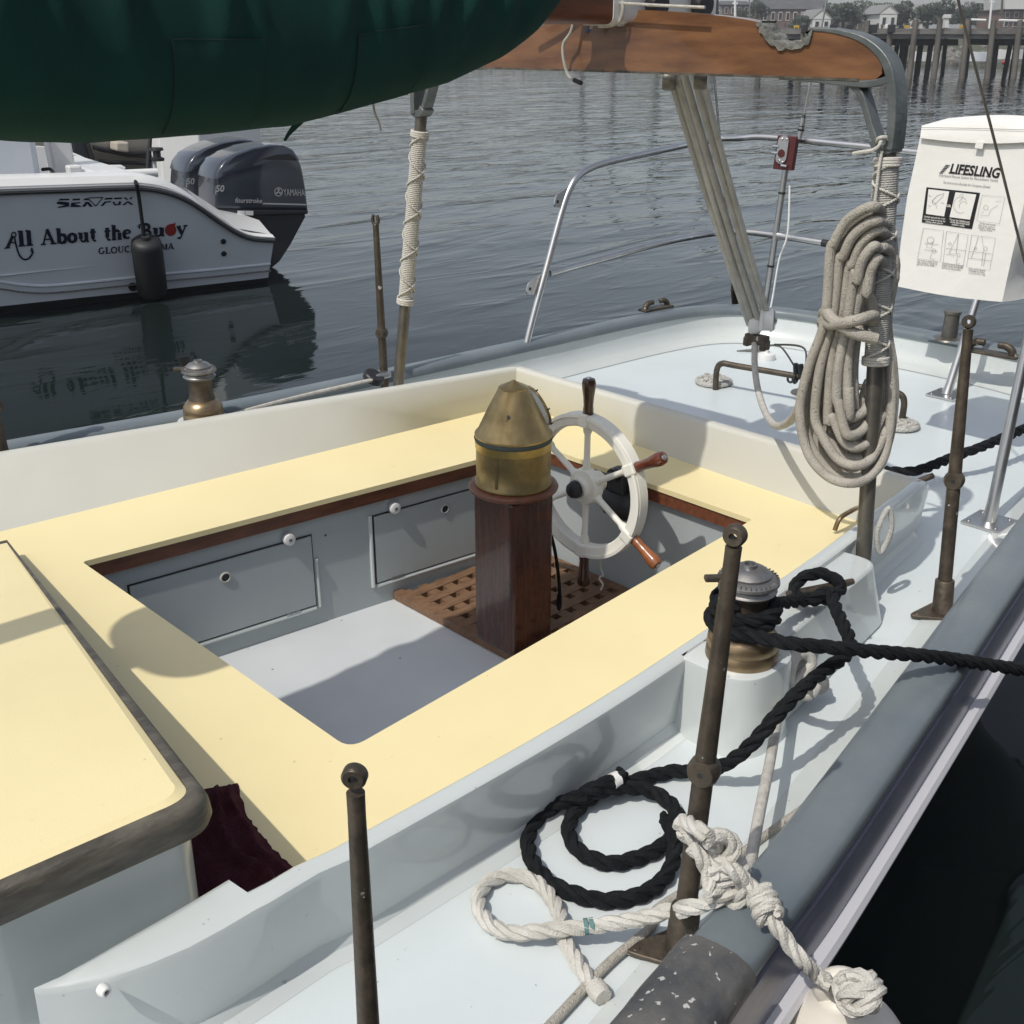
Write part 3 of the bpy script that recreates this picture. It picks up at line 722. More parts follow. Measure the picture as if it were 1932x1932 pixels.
# steering gear behind the wheel
sg = thing('steering_gear', 'black steering gear box and shaft behind the wheel at the aft footwell wall', 'steering gear', wc + Vector((0.1, 0, 0)))
m_ = MB(); m_.lathe([(0.013, 0.05), (0.013, 0.10), (0.019, 0.10), (0.019, 0.115), (0, 0.115)], wc, ax, 18); m_.obj('shaft', 'black', sg)
gc = wc + Vector((0.140, -0.0, -0.045))
m_ = MB(); m_.box(gc + Vector((0.0, 0, 0.02)), (0.05, 0.065, 0.07)); m_.obj('gear_case', 'black', sg, smooth=False, bevel=0.01)
m_ = MB(); m_.lathe([(0, -0.05), (0.035, -0.05), (0.042, -0.03), (0.042, 0.03), (0.035, 0.05), (0, 0.05)], gc + Vector((0, -0.005, -0.045)), (0, 1, 0), 24); m_.obj('worm_wheel', 'black', sg)
for dy in (-0.045, 0.045):
    m_ = MB(); m_.box(gc + Vector((0.01, dy, -0.03)), (0.05, 0.012, 0.11)); m_.obj('bracket', 'black', sg, smooth=False, bevel=0.004)
m_ = MB(); m_.tube(cr([XX(1040, 1010, 1.93), XX(1048, 1045, 1.93), XX(1054, 1090, 1.93), XX(1056, 1125, 1.94), XX(1055, 1150, 1.96)], 6), 0.0045, 8)
m_.obj('cord', 'rope_black', bn)
m_ = MB(); e_ = XX(1055, 1130, 1.95); m_.lathe([(0, -0.03), (0.006, -0.03), (0.0085, -0.015), (0.007, 0.014), (0.0, 0.018)], e_, (0, 0, 1), 10); m_.obj('plug', 'black', bn)
m_ = MB(); s0 = XX(1134, 1052, 2.05); m_.tube(cr([s0, s0 + Vector((0, 0, -0.03)), s0 + Vector((0.004, -0.006, -0.05)), s0 + Vector((0, 0.004, -0.062)), s0 + Vector((0.002, -0.008, -0.078)), s0 + Vector((0, -0.003, -0.095))], 5), 0.0025, 6)
tag(m_.obj('knotted_string', 'rope_white'), 'short knotted white string hanging under the wheel rim', 'string')

# ------------------------------------------------------------------ winches
def winch(o, wide, nm_label):
    w = thing('winch', nm_label, 'winch', o, 'sheet winches on the coamings')
    k = wide
    m_ = MB(); m_.lathe([(0, 0), (0.062 * k, 0), (0.063 * k, 0.003), (0.062 * k, 0.020), (0.0605 * k, 0.022), (0.0605 * k, 0.024), (0.062 * k, 0.026), (0.060 * k, 0.042), (0.052 * k, 0.052), (0.042 * k, 0.062), (0, 0.062)], o, n=48); m_.obj('base', 'bronze_bright', w, angle=50)
    m_ = MB(); m_.lathe([(0.042 * k, 0.060), (0.037 * k, 0.075), (0.0355 * k, 0.10), (0.038 * k, 0.118), (0.045 * k, 0.126)], o, n=40); m_.obj('drum', 'bronze', w, angle=50)
    m_ = MB(); m_.lathe([(0.0, 0.124), (0.045 * k, 0.124), (0.050 * k, 0.130), (0.044 * k, 0.134), (0.043 * k, 0.138), (0.0, 0.138)], o, n=40); m_.obj('lower_jaw', 'steeldull', w, angle=50)
    m_ = MB(); m_.lathe([(0.0, 0.1385), (0.043 * k, 0.139), (0.053 * k, 0.144), (0.0525 * k, 0.149), (0.041 * k, 0.155), (0.0, 0.155)], o, n=40); m_.obj('upper_jaw', 'steeldull', w, angle=50)
    m_ = MB()
    for q in range(36):
        a = 2 * math.pi * q / 36; d = Vector((math.cos(a), math.sin(a), 0)); t = Vector((-d.y, d.x, 0))
        m_.box(o + d * 0.0475 * k + Vector((0, 0, 0.1525)), (0.007, 0.0016, 0.0022), (d, t, Vector((0, 0, 1))))
    m_.obj('rib_ring', 'steeldull', w, smooth=False)
    m_ = MB(); m_.lathe([(0.0, 0.155), (0.038 * k, 0.1555), (0.0385 * k, 0.159), (0.030 * k, 0.166), (0.016 * k, 0.171), (0.0135 * k, 0.171), (0.0125 * k, 0.176), (0.0085 * k, 0.176), (0.0075 * k, 0.168), (0.0, 0.168)], o, n=36); m_.obj('cap', 'steeldull', w, angle=40)
    m_ = MB(); d = Vector((-0.75, 0.66, 0)); m_.box(o + d * 0.055 * k + Vector((0, 0, 0.150)), (0.04, 0.016, 0.01), (d, Vector((-d.y, d.x, 0)), Vector((0, 0, 1)))); m_.obj('stripper_arm', 'bronze', w, smooth=False, bevel=0.003)
    return w
winch(WC, 1.0, 'near winch with black rope turns on its drum beside the port coaming')
so_ = Z(384, 786, 0.12); so_ = YY(385, 788, 2.86)
winch(Vector((so_.x, so_.y, so_.z - 0.005)), 0.92, 'far bronze winch without rope standing behind the starboard coaming')
m_ = MB(); m_.lathe([(0, 0), (0.08, 0), (0.075, so_.z - 0.006), (0, so_.z - 0.006)], (so_.x, so_.y, 0), n=32); m_.obj('winch_pad', 'white', boat, angle=40)

# ------------------------------------------------------------------ stanchions
def eye(m_, c, axis, R, r, n=20):
    axis = Vector(axis).normalized(); a = axis.orthogonal().normalized(); b = axis.cross(a)
    m_.tube([c + (a * math.cos(2 * math.pi * k / n) + b * math.sin(2 * math.pi * k / n)) * R for k in range(n)], r, 10, closed=True)
def stanchion(base, top, label, r=(0.0145, 0.0098), eye_axis=(1, 0.3, 0), mid=0.47, plate=True, group='bronze lifeline stanchions', fork=False, pdir=Vector((-0.75, 0.66, 0))):
    base, top = Vector(base), Vector(top)
    s = thing('stanchion', label, 'stanchion', base, group)
    v = top - base; L = v.length; ax_ = v.normalized()
    eaxis = Vector(eye_axis); eaxis = (eaxis - ax_ * eaxis.dot(ax_)).normalized(); side = ax_.cross(eaxis)
    prof = [0.03, 0.2, mid - 0.05, mid - 0.02]
    m_ = MB()
    m_.tube([base + v * t for t in (0.02, mid - 0.035, mid, mid + 0.035, 0.93, 0.962)], [r[0], r[0] * 0.95, r[0] * 0.95, r[0] * 0.93, r[1], r[1] * 1.02], 16)
    m_.obj('post', 'bronze', s, angle=50)
    c = base + v * mid
    m_ = MB(); m_.lathe([(0.004, -r[0] * 1.05), (r[0] * 1.15, -r[0] * 1.05), (r[0] * 1.42, -r[0] * 0.45), (r[0] * 1.42, r[0] * 0.45), (r[0] * 1.15, r[0] * 1.05), (0.004, r[0] * 1.05), (0.004, -r[0] * 1.05)], c, eaxis, 22); m_.obj('middle_eye', 'bronze', s, angle=50)
    m_ = MB(); m_.lathe([(0, -r[0] * 1.06), (0.0042, -r[0] * 1.06), (0.0042, r[0] * 1.06), (0, r[0] * 1.06)], c, eaxis, 12); m_.obj('eye_bore', 'black', s)
    ct = base + v * 0.985
    if fork:
        m_ = MB()
        for q in (-1, 1): m_.tube(cr([base + v * 0.955, base + v * 0.97 + side * q * 0.009, base + v * 0.99 + side * q * 0.010, base + v * 1.005 + side * q * 0.006], 4), 0.0055, 8)
        m_.obj('top_fork', 'bronze', s)
    else:
        m_ = MB(); R = 0.0125
        m_.lathe([(q_ * r[1], w_ * r[1]) for q_, w_ in ((0.52, -0.85), (1.1, -0.85), (1.38, -0.5), (1.38, 0.5), (1.1, 0.85), (0.52, 0.85), (0.52, -0.85))], ct, eaxis, 28); m_.obj('top_eye', 'bronze', s, angle=50)
    if plate:
        m_ = MB(); m_.tube([base + v * t for t in (0.0, 0.008, 0.12, 0.123)], [0.0235, 0.0215, 0.0200, 0.0185], 18); m_.obj('socket', 'bronze', s, angle=40)
        pd = pdir.normalized(); pt = Vector((-pd.y, pd.x, 0))
        pl = round_poly([base + pd * 0.085, base + pt * 0.045 - pd * 0.012, base - pd * 0.030 + pt * 0.02, base - pd * 0.030 - pt * 0.02, base - pt * 0.045 - pd * 0.012], [0.022, 0.014, 0.014, 0.014, 0.014], 5)
        m_ = MB(); m_.prism([p + Vector((0, 0, 0.001)) for p in pl], (0, 0, 0.007)); pq = m_.obj('base_plate', 'bronze', s, angle=30, bevel=0.002)
        for q in (pd * 0.06, pt * 0.030 - pd * 0.006, -pt * 0.030 - pd * 0.006):
            m_ = MB(); m_.lathe([(0, 0.008), (0.006, 0.008), (0.0045, 0.0098), (0, 0.0098)], base + q, n=12); m_.obj('screw', 'bronze', pq)
    return s
b2 = Z(1283, 1795, 0.004); t2 = Vector((b2.x, b2.y, 0))
def top_at(px, py, z): return Z(px, py, z)
stanchion(b2, top_at(1389, 996, 0.628), 'bronze stanchion with white rope tied round it in front of the near winch')
b3 = Z(1777, 1158, 0.004)
stanchion(b3, top_at(1829, 598, 0.632), 'bronze stanchion standing on the port deck just below the white rescue bag', pdir=Vector((-0.86, 0.5, 0)))
t1 = top_at(668, 1444, 0.64); b1 = Z(690, 2330, 0.0); b1 = Vector((t1.x - 0.015, t1.y - 0.012, 0.0))
stanchion(b1, t1, 'nearest bronze stanchion cut off by the bottom edge of the picture', r=(0.0110, 0.0072), eye_axis=(0.9, 0.75, 0))
tf = YY(708, 408, 2.86); bf = YY(727, 742, 2.86)
stanchion(Vector((bf.x, 2.86, 0.0)), tf, 'thin far stanchion with forked top beside the starboard gallows post', r=(0.0135, 0.0095), fork=True, mid=0.42, plate=False)
tl_ = YY(-12, 690, 2.96); bl_ = YY(16, 900, 2.96)
stanchion(Vector((bl_.x, 2.96, 0.0)), Vector((bl_.x - 0.02, 2.97, 0.55)), 'bronze stanchion cut off by the left edge above the starboard coaming', r=(0.019, 0.015), plate=False)

# ------------------------------------------------------------------ boom gallows
XG = 2.10
CYG = 1.86
gb = XX(1627, 1140, XG); gal = thing('boom_gallows', 'wooden boom gallows crossbar with green bronze end castings on two posts', 'boom gallows', (XG, CYG, 0))
def G(px, py, dx=0.0): return XX(px, py, XG + dx)
out_px = [(1640, 151), (1663, 149), (1674, 139), (1675, 124), (1667, 106), (1651, 89), (1627, 74), (1592, 63), (1546, 57), (1541, 66), (1535, 76), (1524, 84), (1507, 86), (1490, 87), (1476, 82), (1464, 72), (1454, 60), (1451, 49), (1446, 43), (1420, 37), (1380, 31), (1330, 26), (1280, 22), (1216, 19), (1213, 30), (1204, 43), (1190, 49), (1171, 50)]
half = [G(*q) for q in out_px]
zoff = half[-1]
ebt = [G(*q) for q in ((1632, 150), (1500, 145.5), (1350, 140.5), (1171, 134.5))]
bot = [(1500, 146), (1350, 141), (1171, 135)]
halfb = [G(*q) for q in bot]
mirror = lambda p: Vector((p.x, 2 * CYG - p.y, p.z))
cen = half[-1].y - CYG
poly = [p - Vector((0, 0, 0)) for p in half] + [mirror(p) for p in half[::-1]] + [mirror(p) for p in halfb[:2]] + halfb[::-1]
T2 = 0.021
m_ = MB()
poly = [Vector((XG - T2, p.y, p.z)) for p in poly]
tri = tessellate_polygon([poly]); n = len(poly)
m_.add(poly, [list(t) for t in tri]); m_.add([p + Vector((2 * T2, 0, 0)) for p in poly], [list(t)[::-1] for t in tri])
m_.add(poly + [p + Vector((2 * T2, 0, 0)) for p in poly], [[i, (i + 1) % n, n + (i + 1) % n, n + i] for i in range(n)])
m_.obj('crossbar', 'gallows', gal, smooth=False)
def bar(m_, pts, w, th):      # rectangular bar in the plane of the gallows
    pts = [Vector(p) for p in pts]; rings = []
    for i, p in enumerate(pts):
        t = (pts[min(i + 1, len(pts) - 1)] - pts[max(i - 1, 0)]).normalized(); nrm_ = Vector((1, 0, 0)).cross(t).normalized()
        ww = w[i] if isinstance(w, (list, tuple)) else w
        rings.append([p + nrm_ * ww / 2 + Vector((th / 2, 0, 0)), p - nrm_ * ww / 2 + Vector((th / 2, 0, 0)), p - nrm_ * ww / 2 - Vector((th / 2, 0, 0)), p + nrm_ * ww / 2 - Vector((th / 2, 0, 0))])
    m_.loft(rings)
notch_px = [(1538, 58), (1540, 66), (1535, 76), (1524, 84), (1507, 86), (1490, 87), (1476, 82), (1464, 72), (1454, 60), (1450, 49), (1446, 43)]
for mir in (False, True):
    pth = cr([G(*q) for q in notch_px], 3); pth = [mirror(p) for p in pth] if mir else pth
    m_ = MB(); bar(m_, [p + Vector((0, 0, 0.002 * math.sin(i * 1.9))) for i, p in enumerate(pth)], [0.013 + 0.004 * math.sin(i * 1.3) for i in range(len(pth))], 0.052); m_.obj('notch_lining', 'lining', gal, angle=50)
for mir in (False, True):
    m_ = MB(); bar(m_, [mirror(p) if mir else p for p in ebt], 0.005, 0.046); m_.obj('lower_edge', 'wood_old', gal, smooth=False)
outer_px = [(1541, 56), (1570, 57), (1600, 62), (1632, 72), (1656, 87), (1675, 107), (1686, 130), (1692, 160), (1694, 200), (1692, 240), (1687, 282)]
lower_px = [(1480, 148), (1540, 151), (1590, 155), (1640, 158), (1672, 154), (1688, 146)]
strut_px = [(1612, 158), (1630, 176), (1640, 205), (1650, 240), (1660, 268)]
foot_px = [(1656, 262), (1664, 276), (1680, 281), (1690, 276)]
def casting(mir):
    fn = mirror if mir else (lambda p: p)
    cst = thing('dummy', None, None) if False else None
    m_ = MB()
    def pathq(px): return [fn(p) for p in cr([G(*q) for q in px], 4)]
    p_ = pathq(outer_px); bar(m_, p_, [0.006 + 0.011 * min(1, i / (len(p_) * 0.55)) for i in range(len(p_))], 0.046)
    p_ = pathq(lower_px); bar(m_, p_, [0.004 + 0.010 * min(1, i / (len(p_) * 0.6)) for i in range(len(p_))], 0.044)
    bar(m_, pathq(strut_px), 0.013, 0.034)
    bar(m_, pathq(foot_px), 0.020, 0.040)
    return m_.obj('end_casting', 'verdigris', gal, angle=30, bevel=0.0035)
casting(False); casting(True)
nt_ = G(1676, 286); nbse = Z(1624, 1150, 0.0); nbse = Vector((2.045, 1.052, 0.0))
def gpost(top, base, mir, mats):
    v = top - base
    def at(t): return base + v * t
    m_ = MB(); m_.tube([at(0.0), at(1.0)], 0.0165, 18); post = m_.obj('post', mats, gal, angle=50)
    m_ = MB(); m_.tube([at(0.0), at(0.10), at(0.105)], [0.0225, 0.0215, 0.018], 18); m_.obj('socket', 'bronze', gal, angle=40)
    return at, post
at_n, post_n = gpost(nt_, nbse, False, 'pipe')
ft_ = mirror(nt_); fb = Vector((2.06, 2.70, 0.0))
at_f, post_f = gpost(ft_, fb, True, 'pipe')
for base in (nbse, fb):
    m_ = MB(); pl = round_poly([base + Vector((-0.07, -0.03, 0.001)), base + Vector((0.035, -0.03, 0.001)), base + Vector((0.035, 0.03, 0.001)), base + Vector((-0.07, 0.03, 0.001))], 0.012)
    m_.prism(pl, (0, 0, 0.008)); m_.obj('base_plate', 'bronze', gal, angle=30, bevel=0.002)
def wrap(at, t0, t1, turns, r, label_mat, zig):
    # tight twine wrapping made of individual turns, with a zig-zag lashing over it
    m_ = MB(); pts = []; N = turns * 10
    v = (at(1) - at(0)).normalized(); a = v.orthogonal().normalized(); b = v.cross(a)
    for k in range(N + 1):
        q = 2 * math.pi * k / 10
        pts.append(at(t0 + (t1 - t0) * k / N) + (a * math.cos(q) + b * math.sin(q)) * r)
    m_.tube(pts, (at(t1) - at(t0)).length / turns * 0.56, 5)
    m_.obj('twine_wrapping', label_mat, gal, angle=80)
    m_ = MB()
    for sgn in (1, -1):
        pts = []
        for k in range(zig * 12 + 1):
            q = sgn * math.pi * 2 * k / 12 * 0.5 + 0.8
            pts.append(at(t0 + (t1 - t0) * k / (zig * 12)) + (a * math.cos(q) + b * math.sin(q)) * (r + 0.0045))
        m_.rope(pts, 0.0028, 0.012, 2, 5)
    m_.obj('zigzag_lashing', 'twine', gal)
    m_ = MB()
    for tq in (t0, t1):
        for j in range(3):
            c = at(tq + (0.006 if tq == t0 else -0.006) * j)
            m_.tube([c + (a * math.cos(2 * math.pi * k / 16) + b * math.sin(2 * math.pi * k / 16)) * (r + 0.004) for k in range(16)], 0.0036, 6, closed=True)
    tag(m_.obj('end_whipping', 'twine', gal), kind='stuff')
wrap(at_n, 0.565, 0.985, 92, 0.0205, 'rope_grey', 11)
wrap(at_f, 0.435, 0.955, 92, 0.0195, 'twine', 9)
# rope block on the near post foot
m_ = MB(); c = at_n(0.19) + Vector((0.02, -0.03, 0)); m_.tube(cr([c + Vector((0, 0, -0.05)), c + Vector((0.02, -0.008, 0)), c + Vector((0.012, 0, 0.05)), c + Vector((-0.008, 0.008, 0.0))], 6, closed=True), 0.006, 8, closed=True)
m_.obj('rope_grommet', 'rope_grey', gal)

# ------------------------------------------------------------------ boom, sail cover
bx = XG
zbm = half[-1].z + 0.004
boom = thing('boom', 'brown wooden boom with white painted end resting on the gallows crossbar', 'boom', (1.9, CYG, zbm))
def boxbeam(x0, x1, w, h, z0, r=0.02):
    ring = round_poly([Vector((0, -w / 2, z0)), Vector((0, w / 2, z0)), Vector((0, w / 2, z0 + h)), Vector((0, -w / 2, z0 + h))], r, 4)
    return MB().loft([[p + Vector((x, CYG, 0)) for p in ring] for x in (x0, x1)])
boxbeam(-1.4, 2.03, 0.10, 0.125, zbm).obj('spar', 'mahogtrim', boom, angle=40)
xe = YY(1350, 25, CYG - 0.052).x
ring = round_poly([Vector((0, -0.052, zbm - 0.002)), Vector((0, 0.052, zbm - 0.002)), Vector((0, 0.052, zbm + 0.127)), Vector((0, -0.052, zbm + 0.127))], 0.022, 5)
MB().loft([[p + Vector((x, CYG, 0)) for p in ring] for x in (2.03, 2.15, xe)]).obj('painted_end', 'plastic', boom, angle=40)
for px in (1240, 1325):
    m_ = MB(); c = YY(px, 8, CYG - 0.075)
    m_.lathe([(0, -0.014), (0.026, -0.014), (0.030, -0.008), (0.030, 0.008), (0.026, 0.014), (0, 0.014)], c, (0, 1, 0), 20); m_.box(c + Vector((-0.004, 0.0, 0.03)), (0.03, 0.02, 0.06))
    m_.obj('sheave', 'black', boom, angle=40)
cover = thing('sail_cover', 'dark green canvas sail cover hanging in folds over the boom', 'sail cover', (0.7, CYG, 1.1))
st_b = [(-1.4, 1.218), (-0.6, 1.138), (0.1, 1.063), (0.45, 1.023), (0.66, 1.0), (0.80, 0.987), (0.98, 0.988), (1.18, 0.994), (1.36, 1.022), (1.55, 1.055), (1.69, 1.097), (1.77, 1.137), (1.83, 1.183), (1.875, 1.23), (1.90, 1.29)]
hts = [0.55, 0.55, 0.52, 0.50, 0.48, 0.47, 0.46, 0.44, 0.41, 0.37, 0.32, 0.27, 0.22, 0.16, 0.09]
wds = [0.20, 0.20, 0.19, 0.185, 0.18, 0.175, 0.17, 0.165, 0.155, 0.145, 0.13, 0.12, 0.11, 0.10, 0.085]
def cov_raw(x):
    for i in range(len(st_b) - 1):
        if x <= st_b[i + 1][0] or i == len(st_b) - 2:
            t = (x - st_b[i][0]) / (st_b[i + 1][0] - st_b[i][0]); t = max(0, min(1, t))
            f = lambda A_: A_[i] + (A_[i + 1] - A_[i]) * t
            return f([q[1] for q in st_b]), f(hts), f(wds)
def cov(x, u, off=0.0):
    """u in 0..1 round the section, 0 = bottom, 0.25 = port bulge, 0.5 = top"""
    zb_, h, w = cov_raw(x)
    a = 2 * math.pi * u
    s = math.sin(a); c = math.cos(a)
    y = -w * math.copysign(abs(s) ** 0.75, s); zc = (1 - math.copysign(abs(c) ** 0.85, c)) / 2
    narrow = 1 - 0.55 * zc ** 1.6
    fold = 0.0
    dirn = -1 if y < 0 else 1
    hang = max(0.0, zc - 0.10)
    for cx, wd_, am, sl_ in ((0.50, 0.022, 0.016, 0.05), (0.66, 0.03, 0.020, 0.10), (0.74, 0.016, 0.012, 0.02), (0.84, 0.02, 0.014, -0.08), (1.01, 0.022, 0.022, 0.12), (1.08, 0.014, 0.010, 0.05), (1.24, 0.024, 0.018, -0.05), (1.33, 0.015, 0.012, 0.1), (1.42, 0.03, 0.018, 0.22), (1.50, 0.014, 0.012, 0.2), (1.58, 0.02, 0.020, 0.25), (1.70, 0.02, 0.020, 0.32), (1.80, 0.018, 0.016, 0.30)):
        xx = x - cx + sl_ * (0.6 - zc) * 0.6 + 0.012 * math.sin(zc * 9 + cx * 20)
        fold += am * math.exp(-(xx / wd_) ** 2) * min(1, (hang / 0.34)) ** 1.6
    n_ = mnoise.noise(Vector((x * 9, zc * 1.4 + (5 if y < 0 else 0), 1.3))) * 0.009 + mnoise.noise(Vector((x * 24 + zc * 3, zc * 3, 7.3))) * 0.0035
    return Vector((x, CYG + y * narrow + dirn * (fold * 0.9 + n_ + off), zb_ + h * zc - (off if zc < 0.05 else 0) + n_ * 0.3))
xs_ = [0.06 + (1.895 - 0.06) * (k / 150) for k in range(151)]
rings = [[cov(x, u / 96) for u in range(96)] for x in xs_]
MB().loft(rings).obj('canvas_body', 'canvas', cover, angle=75)
def patch(px0, px1, py0, py1):
    # reinforcement patch sewn on the port side, following the canvas
    a = YY(px0, py1, CYG - 0.17); b = YY(px1, py1, CYG - 0.17)
    u0, u1 = 0.055, 0.205
    rows = [[cov(a.x + (b.x - a.x) * i / 14, u0 + (u1 - u0) * j / 12, 0.0025) for j in range(13)] for i in range(15)]
    MB().loft(rows, closed=False).obj('patch', 'canvas', cover, angle=75)
    edge = rows[0] + [r[-1] for r in rows] + rows[-1][::-1]
    MB().tube(edge, 0.0008, 5).obj('patch_seam', 'thread', cover)
patch(352, 520, 120, 215)
patch(698, 830, 50, 160)
for (px, py, l) in ((556, 226, 1), (704, 200, 0)):
    p = YY(px, py, CYG - 0.02); m_ = MB()
    if l:
        rows = [[p + Vector((0.0, 0, 0.02)), p + Vector((0.02, 0, 0.02))], [p + Vector((-0.012, -0.01, -0.008)), p + Vector((0.014, -0.006, -0.006))], [p + Vector((-0.022, -0.006, -0.022)), p + Vector((-0.012, 0, -0.026))], [p + Vector((-0.026, 0, -0.034)), p + Vector((-0.022, 0, -0.036))]]
        m_.loft(rows, closed=False); m_.loft([[q + Vector((0, 0.002, 0)) for q in r] for r in rows][::-1], closed=False)
        m_.obj('tie_strap', 'canvas', cover)
    else:
        m_.tube(cr([p + Vector((0, 0, 0.01)), p + Vector((0.003, 0, -0.012)), p + Vector((0.012, 0, -0.03)), p + Vector((0.016, 0, -0.045))], 4), 0.0022, 6); m_.obj('tie_cord', 'rope_grey', cover)
# lines hanging at the gallows
ln = thing('reef_lines', 'tangled thin grey lines tied round the boom and hanging down the crossbar', 'line', G(1085, 5))
fx = -0.05
m_ = MB(); m_.tube(cr([G(1002, 58, fx), G(1045, 32, fx), G(1080, 4, fx), G(1105, -18, fx)], 5), 0.0048, 8); m_.obj('strand', 'rope_grey', ln)
m_ = MB(); m_.tube(cr([G(1090, 0, fx), G(1084, 20, fx), G(1078, 58, fx), G(1064, 80, fx), G(1062, 100, fx), G(1065, 120, fx), G(1070, 138, fx), G(1078, 149, fx), G(1090, 154, fx)], 5), 0.0036, 8); m_.obj('strand', 'rope_grey', ln)
m_ = MB(); m_.tube([G(1083, 151, fx), G(1097, 157, fx)], 0.0052, 8); m_.obj('taped_end', 'rubber', ln)
m_ = MB(); m_.tube(cr([G(1095, 2, fx), G(1108, 16, fx), G(1116, 40, fx), G(1115, 55, fx)], 5), 0.0042, 8); m_.obj('strand', 'rope_grey', ln)
m_ = MB(); m_.tube([G(1114, 52, fx), G(1108, 60, fx)], 0.0046, 8); m_.obj('blue_end', 'blue', ln)
m_ = MB(); m_.tube(cr([G(1040, -4, fx), G(1140, 4, fx), G(1240, 10, fx), G(1330, 14, fx)], 5), 0.0032, 8); m_.obj('strand', 'rope_line', ln)
m_ = MB(); m_.tube(cr([G(1175, 0, fx), G(1174, 25, fx), G(1168, 40, fx), G(1150, 48, fx), G(1130, 49, fx)], 5), 0.0045, 8); m_.obj('strand', 'rope_line', ln)
m_ = MB(); m_.box(G(1096, -2, fx), (0.03, 0.04, 0.06)); m_.obj('shackle', 'black', ln, smooth=False, bevel=0.008)
# ------------------------------------------------------------------ mainsheet and its blocks
ms_lo = XX(1441, 612, 2.86)
ms = thing('mainsheet', 'mainsheet tackle of grey ropes running down from the boom to the horse', 'rope', ms_lo)
YT = CYG - 0.02
def T_(px, py, f):     # point on the sheet: f=0 at boom, 1 at lower block
    xx_ = 2.42 + (ms_lo.x - 2.42) * f
    return XX(px, py, xx_)
parts_px = [((1258, 120), (1414, 612), 0.010), ((1270, 120), (1422, 614), 0.010), ((1285, 120), (1432, 606), 0.0105), ((1302, 115), (1445, 598), 0.0105), ((1318, 120), (1450, 596), 0.008)]
for i, (a, b, r) in enumerate(parts_px):
    p, q = T_(*a, 0), T_(*b, 1)
    m_ = MB(); m_.tube([p + (q - p) * (k / 10) + Vector((0, 0, -0.012 * math.sin(math.pi * k / 10))) for k in range(11)], r, 10); m_.obj('rope_part', 'rope_grey', ms)
for i, py in enumerate((148, 150)):
    c = T_(1322 - i * 60, py, 0)
    m_ = MB(); m_.lathe([(0, -0.016), (0.024, -0.016), (0.027, -0.01), (0.027, 0.01), (0.024, 0.016), (0, 0.016)], c + Vector((0, 0, 0.0)), (0.6, -0.8, 0), 20); m_.obj('upper_sheave', 'pipe', ms, angle=40)
lb = ms_lo
sdx = Vector((0.62, -0.78, 0))
m_ = MB(); m_.lathe([(0, -0.020), (0.030, -0.020), (0.036, -0.016), (0.031, -0.010), (0.031, 0.010), (0.036, 0.016), (0.030, 0.020), (0, 0.020)], XX(1446, 604, 2.85), sdx, 26); m_.obj('sheave', 'plastic', ms, angle=40)
m_ = MB(); m_.lathe([(0, 0.021), (0.031, 0.021), (0.027, 0.026), (0.012, 0.027), (0.010, 0.031), (0, 0.031)], XX(1446, 604, 2.85), sdx, 22); m_.obj('cheek', 'steel', ms, angle=40)
m_ = MB(); m_.lathe([(0, -0.020), (0.026, -0.018), (0.030, -0.010), (0.030, 0.010), (0.026, 0.018), (0, 0.020)], XX(1424, 612, 2.86), sdx, 22); m_.obj('sheave', 'plastic', ms, angle=40)
cj = XX(1428, 640, 2.86)
m_ = MB(); m_.box(cj, (0.03, 0.075, 0.03)); m_.box(cj + Vector((0, -0.03, -0.014)), (0.034, 0.02, 0.03)); m_.box(cj + Vector((0, 0.03, -0.01)), (0.034, 0.02, 0.03)); m_.obj('cam_cleat', 'bronze', ms, smooth=False, bevel=0.005)
# horse bar with chain pendants
hp = Z(1350, 735, 0.0); he = Z(1700, 800, 0.0)
horse = thing('traveller_horse', 'bronze traveller bar bent over the aft deck between two rope mats', 'traveller bar', hp)
hz = upz(hp, 684)
m_ = MB(); m_.tube(cr([hp, hp + Vector((0, 0, hz * 0.75)), hp + (he - hp) * 0.03 + Vector((0, 0, hz)), hp + (he - hp) * 0.1 + Vector((0, 0, hz)), hp + (he - hp) * 0.5 + Vector((0, 0, hz)), hp + (he - hp) * 0.9 + Vector((0, 0, hz)), hp + (he - hp) * 0.97 + Vector((0, 0, hz)), he + Vector((0, 0, hz * 0.75)), he], 8), 0.0105, 12)
m_.obj('bar', 'bronze', horse, angle=60)
pe = hp + (he - hp) * 0.44 + Vector((0, 0, hz))
pend = thing('wire_pendants', 'two thin wire pendants shackled from the sheet block to the bronze bar', 'wire', pe)
for dx, top_px in ((0.0, (1450, 652)), (0.02, (1462, 650))):
    tp = XX(*top_px, 2.88); e_ = pe + Vector((0, -dx - 0.01, 0.01))
    m_ = MB(); m_.tube(cr([tp, tp * 0.6 + e_ * 0.4 + Vector((0.03 if dx else 0.0, -0.04 if dx else 0.0, 0.03)), e_], 8), 0.0032, 6); m_.obj('wire', 'pipe', pend)
    m_ = MB(); q = tp * 0.14 + e_ * 0.86 + Vector((0, 0, 0.005)); m_.tube([q + Vector((0, 0, 0.018)), q - Vector((0, 0.006, 0.018))], 0.0085, 10); m_.obj('crimp', 'black', pend)
m_ = MB(); eye(m_, pe + Vector((0, 0, -0.006)), (he - hp), 0.016, 0.006); eye(m_, pe + Vector((0, 0.02, -0.016)), (1, 0, 0), 0.010, 0.004); m_.obj('shackle', 'black', pend)
